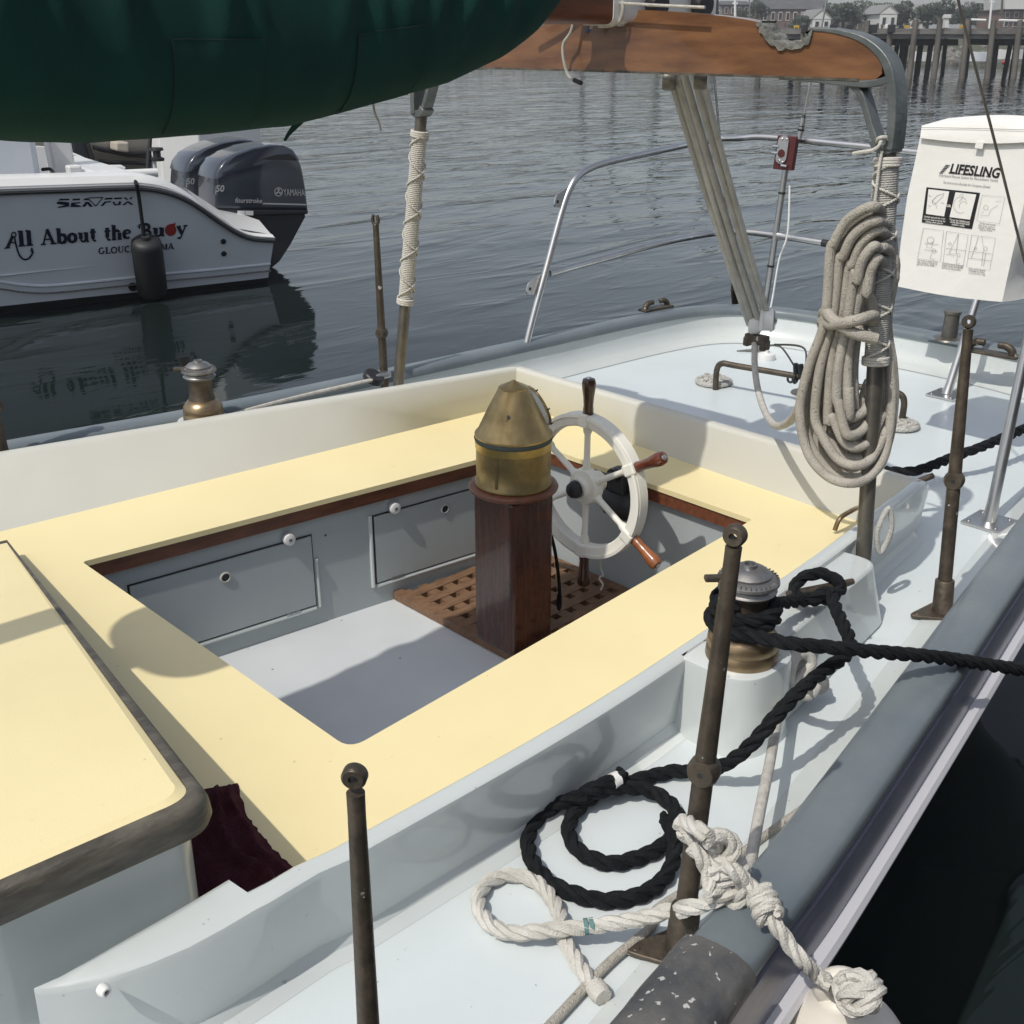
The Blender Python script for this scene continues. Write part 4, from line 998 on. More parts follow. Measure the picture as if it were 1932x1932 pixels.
def rope_mat(c, rx, label, cat='rope mat'):
    t = thing('rope_mat', label, cat, c, 'rope mats under the traveller bar feet')
    m_ = MB()
    for k in range(6):
        a = math.pi * 2 * k / 6
        pts = [c + Vector((math.cos(a + s) * rx * (0.62 + 0.30 * math.cos(3 * s)), math.sin(a + s) * rx * (0.62 + 0.30 * math.cos(3 * s)), 0.012 + 0.006 * math.sin(5 * s + k))) for s in [2 * math.pi * q / 40 for q in range(40)]]
        if k < 2: m_.rope(pts + [pts[0]], 0.0085, 0.03)
    for rr in (0.95, 0.78, 0.30):
        pts = [c + Vector((math.cos(s) * rx * rr, math.sin(s) * rx * rr, 0.010)) for s in [2 * math.pi * q / 40 for q in range(41)]]
        m_.rope(pts, 0.0085, 0.03)
    m_.obj('woven_cord', 'rope_grey', t)
rope_mat(Z(1346, 724, 0.0), 0.062, 'flat round woven rope mat left of the mainsheet on the aft deck')
rope_mat(Z(1694, 806, 0.0), 0.062, 'round woven rope mat half hidden behind the hanging rope coil')
c = Z(1518, 742, 0.0)
m_ = MB(); m_.lathe([(0, 0.001), (0.048, 0.001), (0.046, 0.005), (0.040, 0.006), (0.0, 0.006)], c, n=30)
tag(m_.obj('deck_plate', 'pipe'), 'dark round deck plate on the aft deck beside the rope coil', 'deck plate')
c = Z(1446, 678, 0.0)
lt = thing('deck_fitting', 'small white round fitting with thin stem on the aft deck', 'fitting', c)
m_ = MB(); m_.lathe([(0, 0.0), (0.032, 0.0), (0.033, 0.006), (0.031, 0.022), (0.010, 0.026), (0, 0.026)], c, n=26); m_.obj('base', 'plastic', lt, angle=40)
m_ = MB(); m_.lathe([(0.007, 0.024), (0.006, 0.06), (0.010, 0.075), (0, 0.08)], c, n=14); m_.obj('stem', 'plastic', lt)
c = Z(1424, 664, 0.0)
m_ = MB(); m_.prism([c + Vector((-0.05, 0.05, 0.001)), c + Vector((0.03, -0.05, 0.001)), c + Vector((0.05, 0.01, 0.001))], (0, 0, 0.005)); m_.box(c + Vector((0.01, 0, 0.02)), (0.012, 0.04, 0.035))
tag(m_.obj('pad_eye', 'steeldull', smooth=False), 'grey triangular deck plate with eye below the sheet block', 'deck plate')

# ------------------------------------------------------------------ rope coil hung on the near gallows post
XC = 2.06
coil = thing('rope_coil', 'tan braided rope coil hanging on the near gallows post', 'rope', XX(1610, 640, XC))
def K(px, py, d=0.0): return XX(px, py, XC + d)
random.seed(3)
loops = []
waist = []
for k in range(13):
    f = k / 12.0; g = ((k * 5) % 13) / 12.0
    loops.append((1656 + random.uniform(-10, 12), 390 + 105 * f * random.uniform(.8, 1.15), 1510 + 98 * f + random.uniform(-4, 4), 775 + random.uniform(-30, 20), 1592 + random.uniform(-8, 26), 912 - 135 * f, 1688 - 34 * f + random.uniform(-6, 6), 775 + random.uniform(-20, 20), -0.05 + 0.075 * g))
    waist.append((1564 + 52 * f + random.uniform(-5, 5), 1672 - 18 * f + random.uniform(-5, 5)))
for (tx, ty, lx, ly, bx_, by, rx_, ry, dep), (wl_, wr_) in zip(loops, waist):
    d = dep
    jx = lambda: random.uniform(-4, 4)
    up_l = 1566 + (lx - 1510) * 0.72 + random.uniform(-3, 3); wl_ = 1556 + (lx - 1510) * 0.62 + random.uniform(-3, 3)
    pts = [K(tx, ty, d), K(tx * .7 + up_l * .3, ty + 7, d - 0.012), K(tx * .34 + up_l * .66, ty + 30, d - 0.014), K(tx * .1 + up_l * .9, ty + 66, d - 0.014), K(up_l, ty * .5 + 285, d - 0.012), K(wl_, 605, d - 0.008), K((wl_ + lx) / 2 - 6, 690, d - 0.012), K(lx, ly, d - 0.012),
           K(lx * .84 + bx_ * .16, by - 58, d - 0.012), K(lx * .45 + bx_ * .55, by - 13, d - 0.012), K(bx_, by, d - 0.004), K(rx_ * .45 + bx_ * .55, by - 13, d * .6 + 0.018), K(rx_ * .84 + bx_ * .16, by - 58, d * .4 + 0.045), K(rx_, ry, d * .3 + 0.065), K((wr_ + rx_) / 2 + 4, 690, d * .3 + 0.065), K(wr_, 605, d * .3 + 0.06), K(wr_ + 14 + jx(), 500, d * .3 + 0.06), K(tx + 20, ty + 60, d * .3 + 0.055), K(tx + 14, ty + 16, d * .3 + 0.045)]
    m_ = MB(); m_.tube(cr(pts, 7, closed=True), 0.0101, 10, closed=True); m_.obj('coil_loop', 'rope_tan', coil)
m_ = MB()
wp = [K(1655, 640, -0.05), K(1610, 628, -0.075), K(1575, 606, -0.075), K(1558, 588, -0.05), K(1556, 600, 0.02), K(1600, 612, 0.05), K(1640, 610, 0.02), K(1648, 596, -0.03), K(1610, 606, -0.085), K(1570, 612, -0.07), K(1552, 606, -0.03), K(1560, 618, 0.03), K(1620, 622, 0.05)]
m_.tube(cr(wp, 7), 0.0115, 10); m_.obj('wrap_turn', 'rope_tan', coil)
m_ = MB(); m_.tube(cr([K(1622, 632, -0.04), K(1612, 596, -0.03), K(1622, 570, -0.02), K(1640, 562, -0.01), K(1648, 590, 0.0)], 7), 0.0115, 10); m_.obj('wrap_turn', 'rope_tan', coil)
m_ = MB(); m_.tube(cr([XX(1424, 648, 2.85), XX(1424, 690, 2.8), XX(1430, 735, 2.7), XX(1444, 778, 2.55), XX(1462, 802, 2.4), XX(1482, 800, 2.28), XX(1502, 778, 2.18), XX(1520, 730, 2.1), XX(1548, 660, 2.06), XX(1580, 600, 2.05)], 7), 0.0095, 10); m_.obj('sheet_tail', 'rope_line', coil)
hl = thing('hanging_lashing', 'thin white cord tied to the gallows casting above the rope coil', 'cord', K(1660, 276))
m_ = MB(); m_.tube(cr([G(1610, 290, -0.03), G(1625, 287, -0.035), G(1645, 284, -0.04), G(1658, 276, -0.04), G(1664, 264, -0.035), G(1675, 264, -0.01), G(1668, 274, 0.03), G(1655, 268, -0.02), G(1660, 260, -0.04), G(1672, 259, -0.03)], 5), 0.0038, 8); m_.obj('knot', 'rope_white', hl)
m_ = MB(); m_.tube(cr([G(1664, 285, -0.03), G(1658, 320, -0.035), G(1650, 390, -0.04), G(1645, 440, -0.04), G(1644, 470, -0.02)], 5), 0.003, 8); m_.obj('drop_cord', 'rope_white', hl)
m_ = MB(); m_.tube(cr([G(1655, 285, -0.01), G(1645, 370, -0.01), G(1640, 400, 0.0)], 5), 0.002, 6); m_.obj('drop_cord', 'rope_grey', hl)

# ------------------------------------------------------------------ man overboard bag
XB = 2.98
def Bp(zx, zy, d=0.0): return XX(1661.5 + .22 * zx, 193 + .22 * zy, XB + d)
bagt = thing('rescue_bag', 'white vinyl rescue bag printed with black instructions hanging on the stern rail', 'bag', Bp(700, 1500))
tl, trr, bl, br = Bp(358, 205), Bp(1420, 225), Bp(152, 1580), Bp(1042, 1712)
tr_ = Bp(1400, 215)
w_top = tl.y - tr_.y
# front face corners (y from port to starboard)
rows = []
NV, NU = 14, 12
lefts = [(358, 205), (300, 480), (230, 800), (165, 1250), (150, 1580)]
rights = [(1395, 230), (1330, 480), (1245, 800), (1130, 1300), (1042, 1712)]
def lerp_list(Lx, t):
    k = t * (len(Lx) - 1); i = min(int(k), len(Lx) - 2); f = k - i
    return (Lx[i][0] + (Lx[i + 1][0] - Lx[i][0]) * f, Lx[i][1] + (Lx[i + 1][1] - Lx[i][1]) * f)
front = []
for j in range(NV + 1):
    a, b = lerp_list(lefts, j / NV), lerp_list(rights, j / NV)
    row = []
    for i in range(NU + 1):
        t = i / NU; p = Bp(a[0] + (b[0] - a[0]) * t, a[1] + (b[1] - a[1]) * t + (18 * math.sin(math.pi * t) if j == NV else 0))
        row.append(p)
    front.append(row)
back = [[p + Vector((0.13 + 0.015 * math.sin(i * 1.7 + j), 0, 0.0)) for i, p in enumerate(r)] for j, r in enumerate(front)]
back = [[p + Vector((0, -0.02 * (j / NV) if i == NU else 0, 0.0)) for i, p in enumerate(r)] for j, r in enumerate(back)]
m_ = MB()
vsl = []
def loop_row(j):
    f, b = front[j], back[j]
    out = list(f)
    for q in (0.33, 0.66): 
        p = f[-1] + (b[-1] - f[-1]) * q; out.append(p + Vector((0, -0.012 * math.sin(j * 0.9) - 0.010, 0)))
    out += b[::-1]
    for q in (0.33, 0.66):
        p = b[0] + (f[0] - b[0]) * q; out.append(p + Vector((0, 0.010 + 0.008 * math.sin(j * 1.3), 0)))
    return out
m_.loft([loop_row(j) for j in range(NV + 1)])
m_.obj('bag_body', 'bag', bagt, angle=50)
# flap
m_ = MB()
fl = [[Bp(352 + (1400 - 352) * t, 200 + 30 * t - 42 * math.sin(math.pi * t) + 0, -0.004) for t in [i / 14 for i in range(15)]],
      [Bp(345 + (1400 - 345) * t, 250 + 25 * t, -0.010) for t in [i / 14 for i in range(15)]],
      [Bp(338 + (1390 - 338) * t, 306 + 40 * math.sin(math.pi * t * 0.9) + 12 * t, -0.011) for t in [i / 14 for i in range(15)]]]
topb = [p + Vector((0.14, 0, 0.012)) for p in fl[0]]
m_.loft([topb] + fl, closed=False)
m_.loft([[p + Vector((0.003, 0, -0.001)) for p in r] for r in [topb] + fl][::-1], closed=False)
flo = m_.obj('flap', 'bag', bagt, angle=50)
m_ = MB(); m_.tube([Bp(342 + (1390 - 342) * t, 216 + 26 * t - 4 * math.sin(math.pi * t), -0.0105) + Vector((-0.001, 0, 0)) for t in [i / 14 for i in range(15)]], 0.0007, 4); m_.obj('stitching', 'ink_grey', flo)
m_ = MB(); m_.prism([Bp(818, 340, -0.014), Bp(884, 344, -0.014), Bp(872, 400, -0.014), Bp(806, 392, -0.014)], (0.002, 0, 0)); m_.obj('pull_tab', 'bag', flo, smooth=False)
OFF = Vector((-0.0015, 0, 0))
def bq(m_, a, b, c, d, dd=0.0): m_.add([Bp(*q) + OFF * (1 + dd) for q in (a, b, c, d)], [[0, 1, 2, 3]])
UPB = (Bp(560, 600) - Bp(545, 680)).normalized()
m_ = MB()
# main lettering as serif strokes
def bag_text(m_, body, a, b, hs=1.0, bold=0.0, shear=0.0):
    text_between(m_, body, Bp(*a), Bp(*b), OFF, hs, bold, shear, UPB)
bag_text(m_, 'LIFESLING', (592, 606), (1020, 648), 1.12, 0.03, 0.12)
gx_ = lambda x, y: Bp(x, y) + OFF
for (x, y) in ((592, 606), (655, 612), (700, 617), (760, 621), (862, 630), (915, 635)):
    bq(m_, (x - 8, y - 6), (x + 34, y - 3), (x + 33, y + 4), (x - 9, y + 1), 0.2)
for k in range(6):
    x0 = 560 - k * 10; y0 = 535 + k * 13
    m2 = [(x0 - 0, y0), (x0 + 35 - k * 2, y0 + 4), (x0 + 38 - k * 2, y0 + 11), (x0 - 6, y0 + 7)]
    bq(m_, *m2)
tag(m_.obj('lettering', 'ink', bagt, smooth=False), kind='stuff')
m_ = MB()
bag_text(m_, 'Overboard Rescue System for Recreational Vessels', (500, 634), (1008, 682), 1.25)
bag_text(m_, 'See Instruction Booklet for Complete Details', (538, 694), (940, 736), 1.25, 0, 0.2)
bag_text(m_, 'Tread past wreath', (852, 1046), (985, 1062), 1.0) if False else None
tag(m_.obj('small_print', 'ink_grey', bagt, smooth=False), kind='stuff')
m_ = MB()
bq(m_, (395, 728), (855, 776), (785, 1086), (354, 1028))
m_.obj('black_panel', 'ink', bagt, smooth=False)
m_ = MB()
bq(m_, (414, 744), (592, 764), (548, 978), (392, 956), 0.6); bq(m_, (646, 770), (824, 790), (770, 1006), (594, 984), 0.6)
tag(m_.obj('picture_ground', 'bag', bagt, smooth=False), kind='stuff')
m_ = MB()
OFF2 = OFF * 2.2
text_between(m_, 'OR', Bp(568, 894), Bp(606, 899), OFF2, 1.0, 0.03, 0, UPB)
for i, (a, b, s) in enumerate((((376, 984), (560, 1006), 'Carefully approach the victim,'), ((374, 1006), (558, 1028), 'stop the vessel and throw the'), ((390, 1028), (540, 1046), 'Lifesling when close by.'), ((594, 1012), (764, 1034), 'Throw the Lifesling and'), ((600, 1032), (764, 1054), 'circle the victim until'), ((614, 1052), (726, 1068), 'contact is made.'))):
    text_between(m_, s, Bp(*a), Bp(*b), OFF2, 1.3, 0.01, 0, UPB)
tag(m_.obj('white_print', 'bag', bagt, smooth=False), kind='stuff')
m_ = MB()
def bl_(pts, w=2.2, off=OFF):
    vs_, fs_ = rib(pts, w)
    m_.add([Bp(*v) + off * 1.8 for v in vs_], fs_)
def boxl(a, b, c, d): bl_([a, b, c, d, a], 2.4)
boxl((876, 794), (1070, 812), (1022, 1040), (826, 1014))
boxl((370, 1078), (544, 1100), (516, 1364), (320, 1338))
boxl((568, 1106), (755, 1132), (712, 1402), (540, 1372))
boxl((784, 1138), (990, 1164), (938, 1440), (740, 1410))
for s in ([(446, 846), (490, 800), (550, 780), (540, 806), (478, 866), (446, 846)], [(446, 846), (456, 880), (478, 866)], [(478, 870), (486, 910)], [(414, 800), (440, 806)], [(520, 860), (550, 864)], [(414, 886), (440, 892)]): bl_(s, 3, OFF2 * 0.6)
for s in (arc(690, 880, 60, 70, 60, 330), arc(716, 890, 36, 40, 160, 330), [(680, 800), (716, 770), (700, 830), (676, 850)]): bl_(s, 2.4, OFF2 * 0.6)
for s in (arc(906, 900, 20, 20, 0, 360), [(884, 930), (860, 975), (930, 965), (948, 920), (1010, 880)], [(990, 846), (1040, 850)]): bl_(s, 2.4)
for s in (arc(432, 1180, 30, 26, 0, 360), [(404, 1200), (396, 1240), (440, 1250), (450, 1190)], [(380, 1205), (500, 1218)], [(376, 1262), (496, 1276)], arc(460, 1270, 16, 16, 0, 360), [(440, 1290), (428, 1340), (470, 1344)]): bl_(s, 2.6)
for s in ([(672, 1126), (590, 1290)], [(672, 1126), (650, 1300), (590, 1290)], arc(598, 1212, 12, 12, 0, 360), arc(672, 1310, 14, 14, 0, 360), [(560, 1250), (735, 1272)], [(560, 1300), (640, 1312)], [(660, 1330), (652, 1380), (686, 1384)]): bl_(s, 2.6)
for s in ([(842, 1146), (812, 1250), (780, 1330)], [(872, 1150), (884, 1240)], arc(902, 1254, 16, 18, 0, 360), arc(815, 1250, 10, 12, 0, 360), [(760, 1276), (960, 1300)], [(884, 1270), (870, 1400), (886, 1404), (905, 1290)], [(756, 1334), (950, 1358)]): bl_(s, 2.6)
tag(m_.obj('line_drawings', 'ink_grey', bagt, smooth=False), kind='stuff')
m_ = MB()
for a, b, s in (((850, 1042), (985, 1062), 'Circle until victim'), ((840, 1060), (980, 1080), 'Slow down, engine in'), ((838, 1078), (985, 1098), 'neutral. Victim puts'), ((850, 1096), (960, 1112), 'sling on. Pull in.'), ((318, 1358), (490, 1378), 'Pull victim to boat. Fasten'), ((312, 1376), (486, 1396), 'sling tackle or ladder to'), ((312, 1394), (470, 1410), 'get out of the water.'),
                ((530, 1388), (710, 1410), 'If victim needs help get'), ((526, 1406), (706, 1428), 'them close alongside'), ((526, 1424), (690, 1446), 'and tie to sling tackle.'), ((756, 1432), (900, 1450), 'Hoist victim aboard.'), ((756, 1450), (895, 1468), 'If unable to hoist,'), ((756, 1468), (900, 1486), 'tie up and call for help.')):
    text_between(m_, s, Bp(*a), Bp(*b), OFF, 1.3, 0, 0, UPB)
tag(m_.obj('caption_print', 'ink_grey', bagt, smooth=False), kind='stuff')
# running backstay wire in front of the bag
wb = Z(2010, 790, 0.10); wtp = XX(1808, 0, 2.40); wl2 = XX(1932, 490, 2.62)
ctl = [XX(1808, -40, 2.45), XX(1808, 0, 2.46), XX(1832, 95, 2.49), XX(1880, 280, 2.55), XX(1932, 490, 2.62), XX(1985, 700, 2.69)]
m_ = MB(); m_.tube(cr(ctl, 5), 0.0032, 8); tag(m_.obj('backstay_wire', 'pipe'), 'thin dark wire stay crossing in front of the white rescue bag', 'wire')
wA = XX(1384, 540, 3.92); wB = XX(1346, 130, 3.40)
up_d = (wB - wA).normalized()
bs = thing('backstay', 'thin wire backstay with turnbuckle rising from the stern rail', 'wire', wA)
m_ = MB(); m_.tube([wA, wB, wB + up_d * 0.4], 0.0042, 8); m_.obj('wire', 'steeldull', bs)
m_ = MB(); m_.tube([wA - up_d * 0.13, wA - up_d * 0.10, wA - up_d * 0.02, wA + up_d * 0.02], [0.010, 0.014, 0.014, 0.007], 12); m_.obj('turnbuckle', 'bronze', bs)
m_ = MB(); m_.box(wA - up_d * 0.14 + Vector((0, 0, -0.01)), (0.05, 0.02, 0.04)); m_.obj('chain_plate', 'bronze', bs, smooth=False, bevel=0.004)

# ------------------------------------------------------------------ stern pulpit
pul = thing('stern_pulpit', 'stainless steel stern rail with two horizontal tubes curving round the stern', 'rail', (3.9, 2.2, 0.12))
XP = 3.92
lp = [YY(984, 692, 2.84), YY(1003, 610, 2.85), YY(1030, 510, 2.86), YY(1062, 392, 2.87), YY(1078, 350, 2.872), YY(1092, 331, 2.875), YY(1112, 318, 2.88), YY(1150, 305, 2.885), YY(1250, 283, 2.89)]
ra_ = [XX(1340, 264, XP - 0.02), XX(1400, 260, XP), XX(1450, 259, XP + 0.01), XX(1600, 273, XP + 0.02), XX(1700, 284, XP + 0.02), XX(1820, 300, XP + 0.01)]
pa = [Vector((XP - 0.05, 1.55, 0.70)), Vector((XP - 0.2, 1.36, 0.69)), Vector((3.3, 1.20, 0.68))]
m_ = MB(); m_.tube(cr(lp + ra_ + pa, 6), 0.0125, 14); m_.obj('top_tube', 'steel', pul, angle=60)
mid = [YY(1036, 516, 2.86), YY(1130, 490, 2.87), YY(1250, 458, 2.875), XX(1340, 441, XP - 0.03), XX(1392, 437, XP), XX(1450, 442, XP + 0.01), XX(1560, 459, XP + 0.015)]
m_ = MB(); m_.tube(cr(mid, 6), 0.0130, 14); m_.obj('middle_tube', 'steel', pul, angle=60)
m_ = MB(); m_.tube([XX(1552, 458, XP + 0.015), XX(1574, 462, XP + 0.015)], 0.0145, 14); m_.obj('tube_end', 'rubber', pul)
m_ = MB(); m_.tube([XX(1562, 459, XP + 0.015), XX(1640, 474, XP + 0.015), XX(1700, 486, XP + 0.015)], 0.0095, 12); m_.obj('middle_tube', 'steel', pul)
bpv = Vector((-1, 0, 0))
for px, py in ((1062, 376), (1010, 540)):
    c = YY(px, py, 2.868); m_ = MB()
    m_.prism(round_poly([c + Vector((-0.044, 0, -0.022)), c + Vector((0.012, 0, -0.034)), c + Vector((0.03, 0, 0.04)), c + Vector((-0.034, 0, 0.016))], [0.012, 0, 0, 0.012], 4), (0, 0.006, 0)); m_.obj('pad_eye', 'steel', pul, smooth=False)
    m_ = MB(); m_.lathe([(0, -0.0005), (0.006, -0.0005), (0.006, 0.0065), (0, 0.0065)], c + Vector((-0.026, 0, -0.006)), (0, 1, 0), 12); m_.obj('eye_hole', 'black', pul)
m_ = MB(); q = lp[0]; m_.lathe([(0, -0.03), (0.03, -0.03), (0.028, -0.02), (0.016, -0.015), (0.0145, 0.03), (0, 0.03)], q, n=20); m_.obj('foot', 'steel', pul, angle=40)
pole_b, pole_t = XX(1440, 596, XP), XX(1490, 268, XP + 0.02)
m_ = MB(); m_.tube([pole_b, pole_t], 0.0125, 14); m_.obj('upright', 'steel', pul)
m_ = MB(); m_.lathe([(0, 0), (0.035, 0), (0.033, 0.01), (0.018, 0.014), (0.016, 0.03), (0, 0.03)], pole_b + Vector((0, 0, -0.01)), n=18); m_.obj('foot', 'bronze', pul, angle=40)
leg = []
for (bpx, tpx, zt_, xt) in (((1866, 985), (1946, 612), 0.6, None), ((1786, 745), (1842, 568), 0.5, None)):
    b_ = Z(*bpx, 0.004)
    d_ = ray(*tpx); # leg leans aft to meet the top tube
    t_ = XX(*tpx, b_.x + 0.12)
    m_ = MB(); m_.tube([b_, b_ + (t_ - b_) * 0.12, t_, t_ + (t_ - b_) * 0.35], [0.018, 0.0145, 0.0125, 0.0120], 16); lg = m_.obj('leg', 'steel', pul, angle=60)
    m_ = MB(); m_.box(b_ + Vector((0, 0, 0.001)), (0.11, 0.10, 0.008)); m_.obj('leg_plate', 'steel', lg, smooth=False, bevel=0.002)
    for q in ((-0.04, -0.035), (0.04, 0.035), (-0.04, 0.035), (0.04, -0.035)):
        m_ = MB(); m_.lathe([(0, 0.004), (0.006, 0.004), (0.004, 0.0075), (0, 0.0075)], b_ + Vector((q[0], q[1], 0.001)), n=10); m_.obj('screw', 'steeldull', lg)
# instrument block and antenna on the rail
ab = XX(1486, 288, XP - 0.02)
an = thing('antenna', 'whip antenna on a burgundy mounting block clamped to the stern rail', 'antenna', ab)
tilt = (pole_t - pole_b).normalized(); sd_ = Vector((0, -1, 0)); nrm_ = Vector((-1, 0, 0.0))
m_ = MB(); m_.box(ab + nrm_ * 0.01, (0.024, 0.085, 0.125), (nrm_, sd_, tilt)); m_.obj('mounting_block', 'burgundy', an, smooth=False, bevel=0.003)
m_ = MB()
pl = [ab + nrm_ * 0.023 + sd_ * (0.024 * math.cos(q) - 0.008) + tilt * (0.028 * (1 if math.sin(q) > 0 else -1) * 1.0 + 0.024 * math.sin(q) + 0.012) for q in [2 * math.pi * k / 28 for k in range(28)]]
m_.prism(pl, nrm_ * 0.006); m_.obj('steel_plate', 'steel', an, smooth=False)
m_ = MB(); m_.lathe([(0, 0), (0.0155, 0), (0.0155, 0.0075), (0, 0.0075)], ab + nrm_ * 0.0228 - sd_ * 0.008 - tilt * 0.002, nrm_, 18); m_.obj('plate_hole', 'burgundy', an)
for s_, t_ in ((-0.016, 0.05), (0.004, 0.05), (-0.014, -0.03), (0.0, -0.035)):
    m_ = MB(); m_.lathe([(0, 0.028), (0.006, 0.028), (0.005, 0.034), (0, 0.034)], ab + sd_ * s_ + tilt * t_, nrm_, 10); m_.obj('screw', 'steel', an)
for t_ in (0.022, -0.002):
    m_ = MB(); m_.tube([ab + nrm_ * 0.026 - sd_ * 0.025 + tilt * t_, ab + nrm_ * 0.026 - sd_ * 0.052 + tilt * t_], 0.006, 8); m_.obj('bolt', 'steel', an)
m_ = MB(); m_.tube([ab + nrm_ * 0.03 + sd_ * 0.0 - tilt * 0.045, ab + nrm_ * 0.03 + sd_ * 0.026 - tilt * 0.047], 0.006, 8); m_.obj('bolt', 'steel', an)
wp0 = XX(1508, 262, XP - 0.02); wp1 = XX(1516, 222, XP - 0.02); wp2 = XX(1542, 90, XP - 0.02); wp3 = XX(1560, 0, XP - 0.02); wp4 = XX(1580, -100, XP - 0.02)
m_ = MB(); m_.tube([wp0, wp0 * 0.5 + wp1 * 0.5, wp1], [0.011, 0.010, 0.009], 12); m_.obj('antenna_base', 'steel', an)
m_ = MB(); m_.tube([wp0 * 0.62 + wp1 * 0.38, wp0 * 0.52 + wp1 * 0.48], 0.0125, 12); m_.tube([wp0 * 0.42 + wp1 * 0.58, wp0 * 0.38 + wp1 * 0.62], 0.012, 12); m_.tube([wp1, wp1 * 0.8 + wp2 * 0.2 * 0 + wp1 * 0.2 + (wp2 - wp1) * 0.05], [0.0095, 0.004], 12); m_.obj('insulator', 'rubber', an)
m_ = MB(); m_.tube([wp1, wp2, wp3, wp4], 0.0036, 8); m_.obj('whip', 'steel', an)
m_ = MB(); m_.tube(cr([XX(1490, 350, XP - 0.03), XX(1486, 440, XP - 0.03), XX(1470, 490, XP - 0.03), XX(1458, 560, XP - 0.03), XX(1452, 590, XP - 0.04)], 6), 0.0038, 8); m_.obj('cable', 'plastic', an)
m_ = MB()
for t_ in (0.30, 0.72): m_.tube([pole_b + (pole_t - pole_b) * t_ - tilt * 0.004, pole_b + (pole_t - pole_b) * t_ + tilt * 0.004], 0.0145, 12)
m_.obj('cable_tie', 'rubber', an)

# ------------------------------------------------------------------ chocks, bitts, cleats
def chock(c, d, label, m='bronze', s=1.0):
    d = d.normalized(); n_ = Vector((-d.y, d.x, 0))
    t = thing('fairlead_chock', label, 'chock', c, 'bronze chocks on the stern rail')
    m_ = MB(); m_.box(c + Vector((0, 0, 0.004)), (0.16 * s, 0.045 * s, 0.010), (d, n_, Vector((0, 0, 1)))); m_.obj('base', m, t, smooth=False, bevel=0.003)
    for q in (-1, 1):
        m_ = MB(); m_.tube(cr([c + d * q * 0.062 * s + Vector((0, 0, 0.006)), c + d * q * 0.058 * s + Vector((0, 0, 0.020 * s)), c + d * q * 0.040 * s + Vector((0, 0, 0.030 * s)), c + d * q * 0.018 * s + Vector((0, 0, 0.030 * s))], 5), [0.011 * s] * 11 + [0.010 * s] * 4 + [0.007 * s], 10, flat=1.0)
        m_.obj('horn', m, t)
c1 = Z(1238, 583, 0.128); c2 = Z(1265, 577, 0.128)
chock(c1, Vector((1, -0.1, 0)), 'bronze rope chock on the far starboard stern rail')
chock(Z(1868, 668, 0.128), Vector((0.1, -1, 0)), 'dark bronze rope chock on the stern rail right of the small post', s=1.2)
bp_ = Z(1790, 640, 0.125)
bt = thing('bitt_post', 'short round bronze post standing on the stern rail behind the bag', 'bitt', bp_)
m_ = MB(); m_.lathe([(0, 0), (0.06, 0), (0.055, 0.006), (0.028, 0.010), (0.026, 0.09), (0.031, 0.096), (0.030, 0.104), (0, 0.104)], bp_, n=24); m_.obj('post', 'pipe', bt, angle=40)
m_ = MB(); m_.box(bp_ + Vector((0, 0.0, 0.002)), (0.10, 0.16, 0.008)); m_.obj('pad', 'hullgrey', bt, smooth=False, bevel=0.002)
pg = Z(1690, 895, 0.02); p2_ = Z(1706, 880, 0.06)
m_ = MB(); m_.tube([Vector((2.56, 1.24, 0.09)), Vector((2.62, 1.20, 0.115))], 0.008, 10); m_.tube([Vector((2.55, 1.26, 0.0)), Vector((2.56, 1.25, 0.09))], 0.01, 10)
tag(m_.obj('belaying_pin', 'bronze'), 'small bronze pin poking up behind the aft coaming corner', 'pin')
# block with line at the starboard gallows post
sb_ = YY(705, 712, 2.80)
bk = thing('turning_block', 'black turning block with a pale line beside the far gallows post', 'block', sb_)
m_ = MB(); m_.lathe([(0, -0.012), (0.03, -0.012), (0.034, -0.008), (0.034, 0.008), (0.03, 0.012), (0, 0.012)], sb_, (0.2, -0.5, 1), 22); m_.obj('sheave', 'black', bk)
m_ = MB(); m_.box(sb_ + Vector((0.03, 0, 0.0)), (0.06, 0.03, 0.018)); m_.obj('strap', 'steel', bk, smooth=False, bevel=0.004)
m_ = MB(); m_.tube(cr([sb_ + Vector((-0.02, -0.02, 0)), YY(600, 740, 2.82), YY(500, 765, 2.82), YY(430, 785, 2.83), YY(385, 800, 2.84)], 6), 0.0065, 8); m_.obj('line', 'rope_line', bk)
# jam cleat inside the port coaming
jc = Z(1575, 1000, ZS + 0.01)
m_ = MB(); m_.tube(cr([jc + Vector((0, 0.0, 0)), jc + Vector((0.01, -0.005, 0.03)), jc + Vector((0.06, -0.005, 0.035)), jc + Vector((0.1, 0, 0.03))], 5), 0.006, 8)
tag(m_.obj('coaming_hook', 'bronze_bright'), 'thin bronze hook inside the port coaming near the aft seat corner', 'hook')

# ------------------------------------------------------------------ black mooring rope on the near winch
RB = 0.0125
br_ = thing('black_rope', 'thick black three strand rope turned on the winch and coiled on the port deck', 'rope', WC)
def ring_pts(c, r, z, a0, a1, n, dz=0.0): return [c + Vector((math.cos(a0 + (a1 - a0) * k / n) * r, math.sin(a0 + (a1 - a0) * k / n) * r, z + dz * k / n)) for k in range(n + 1)]
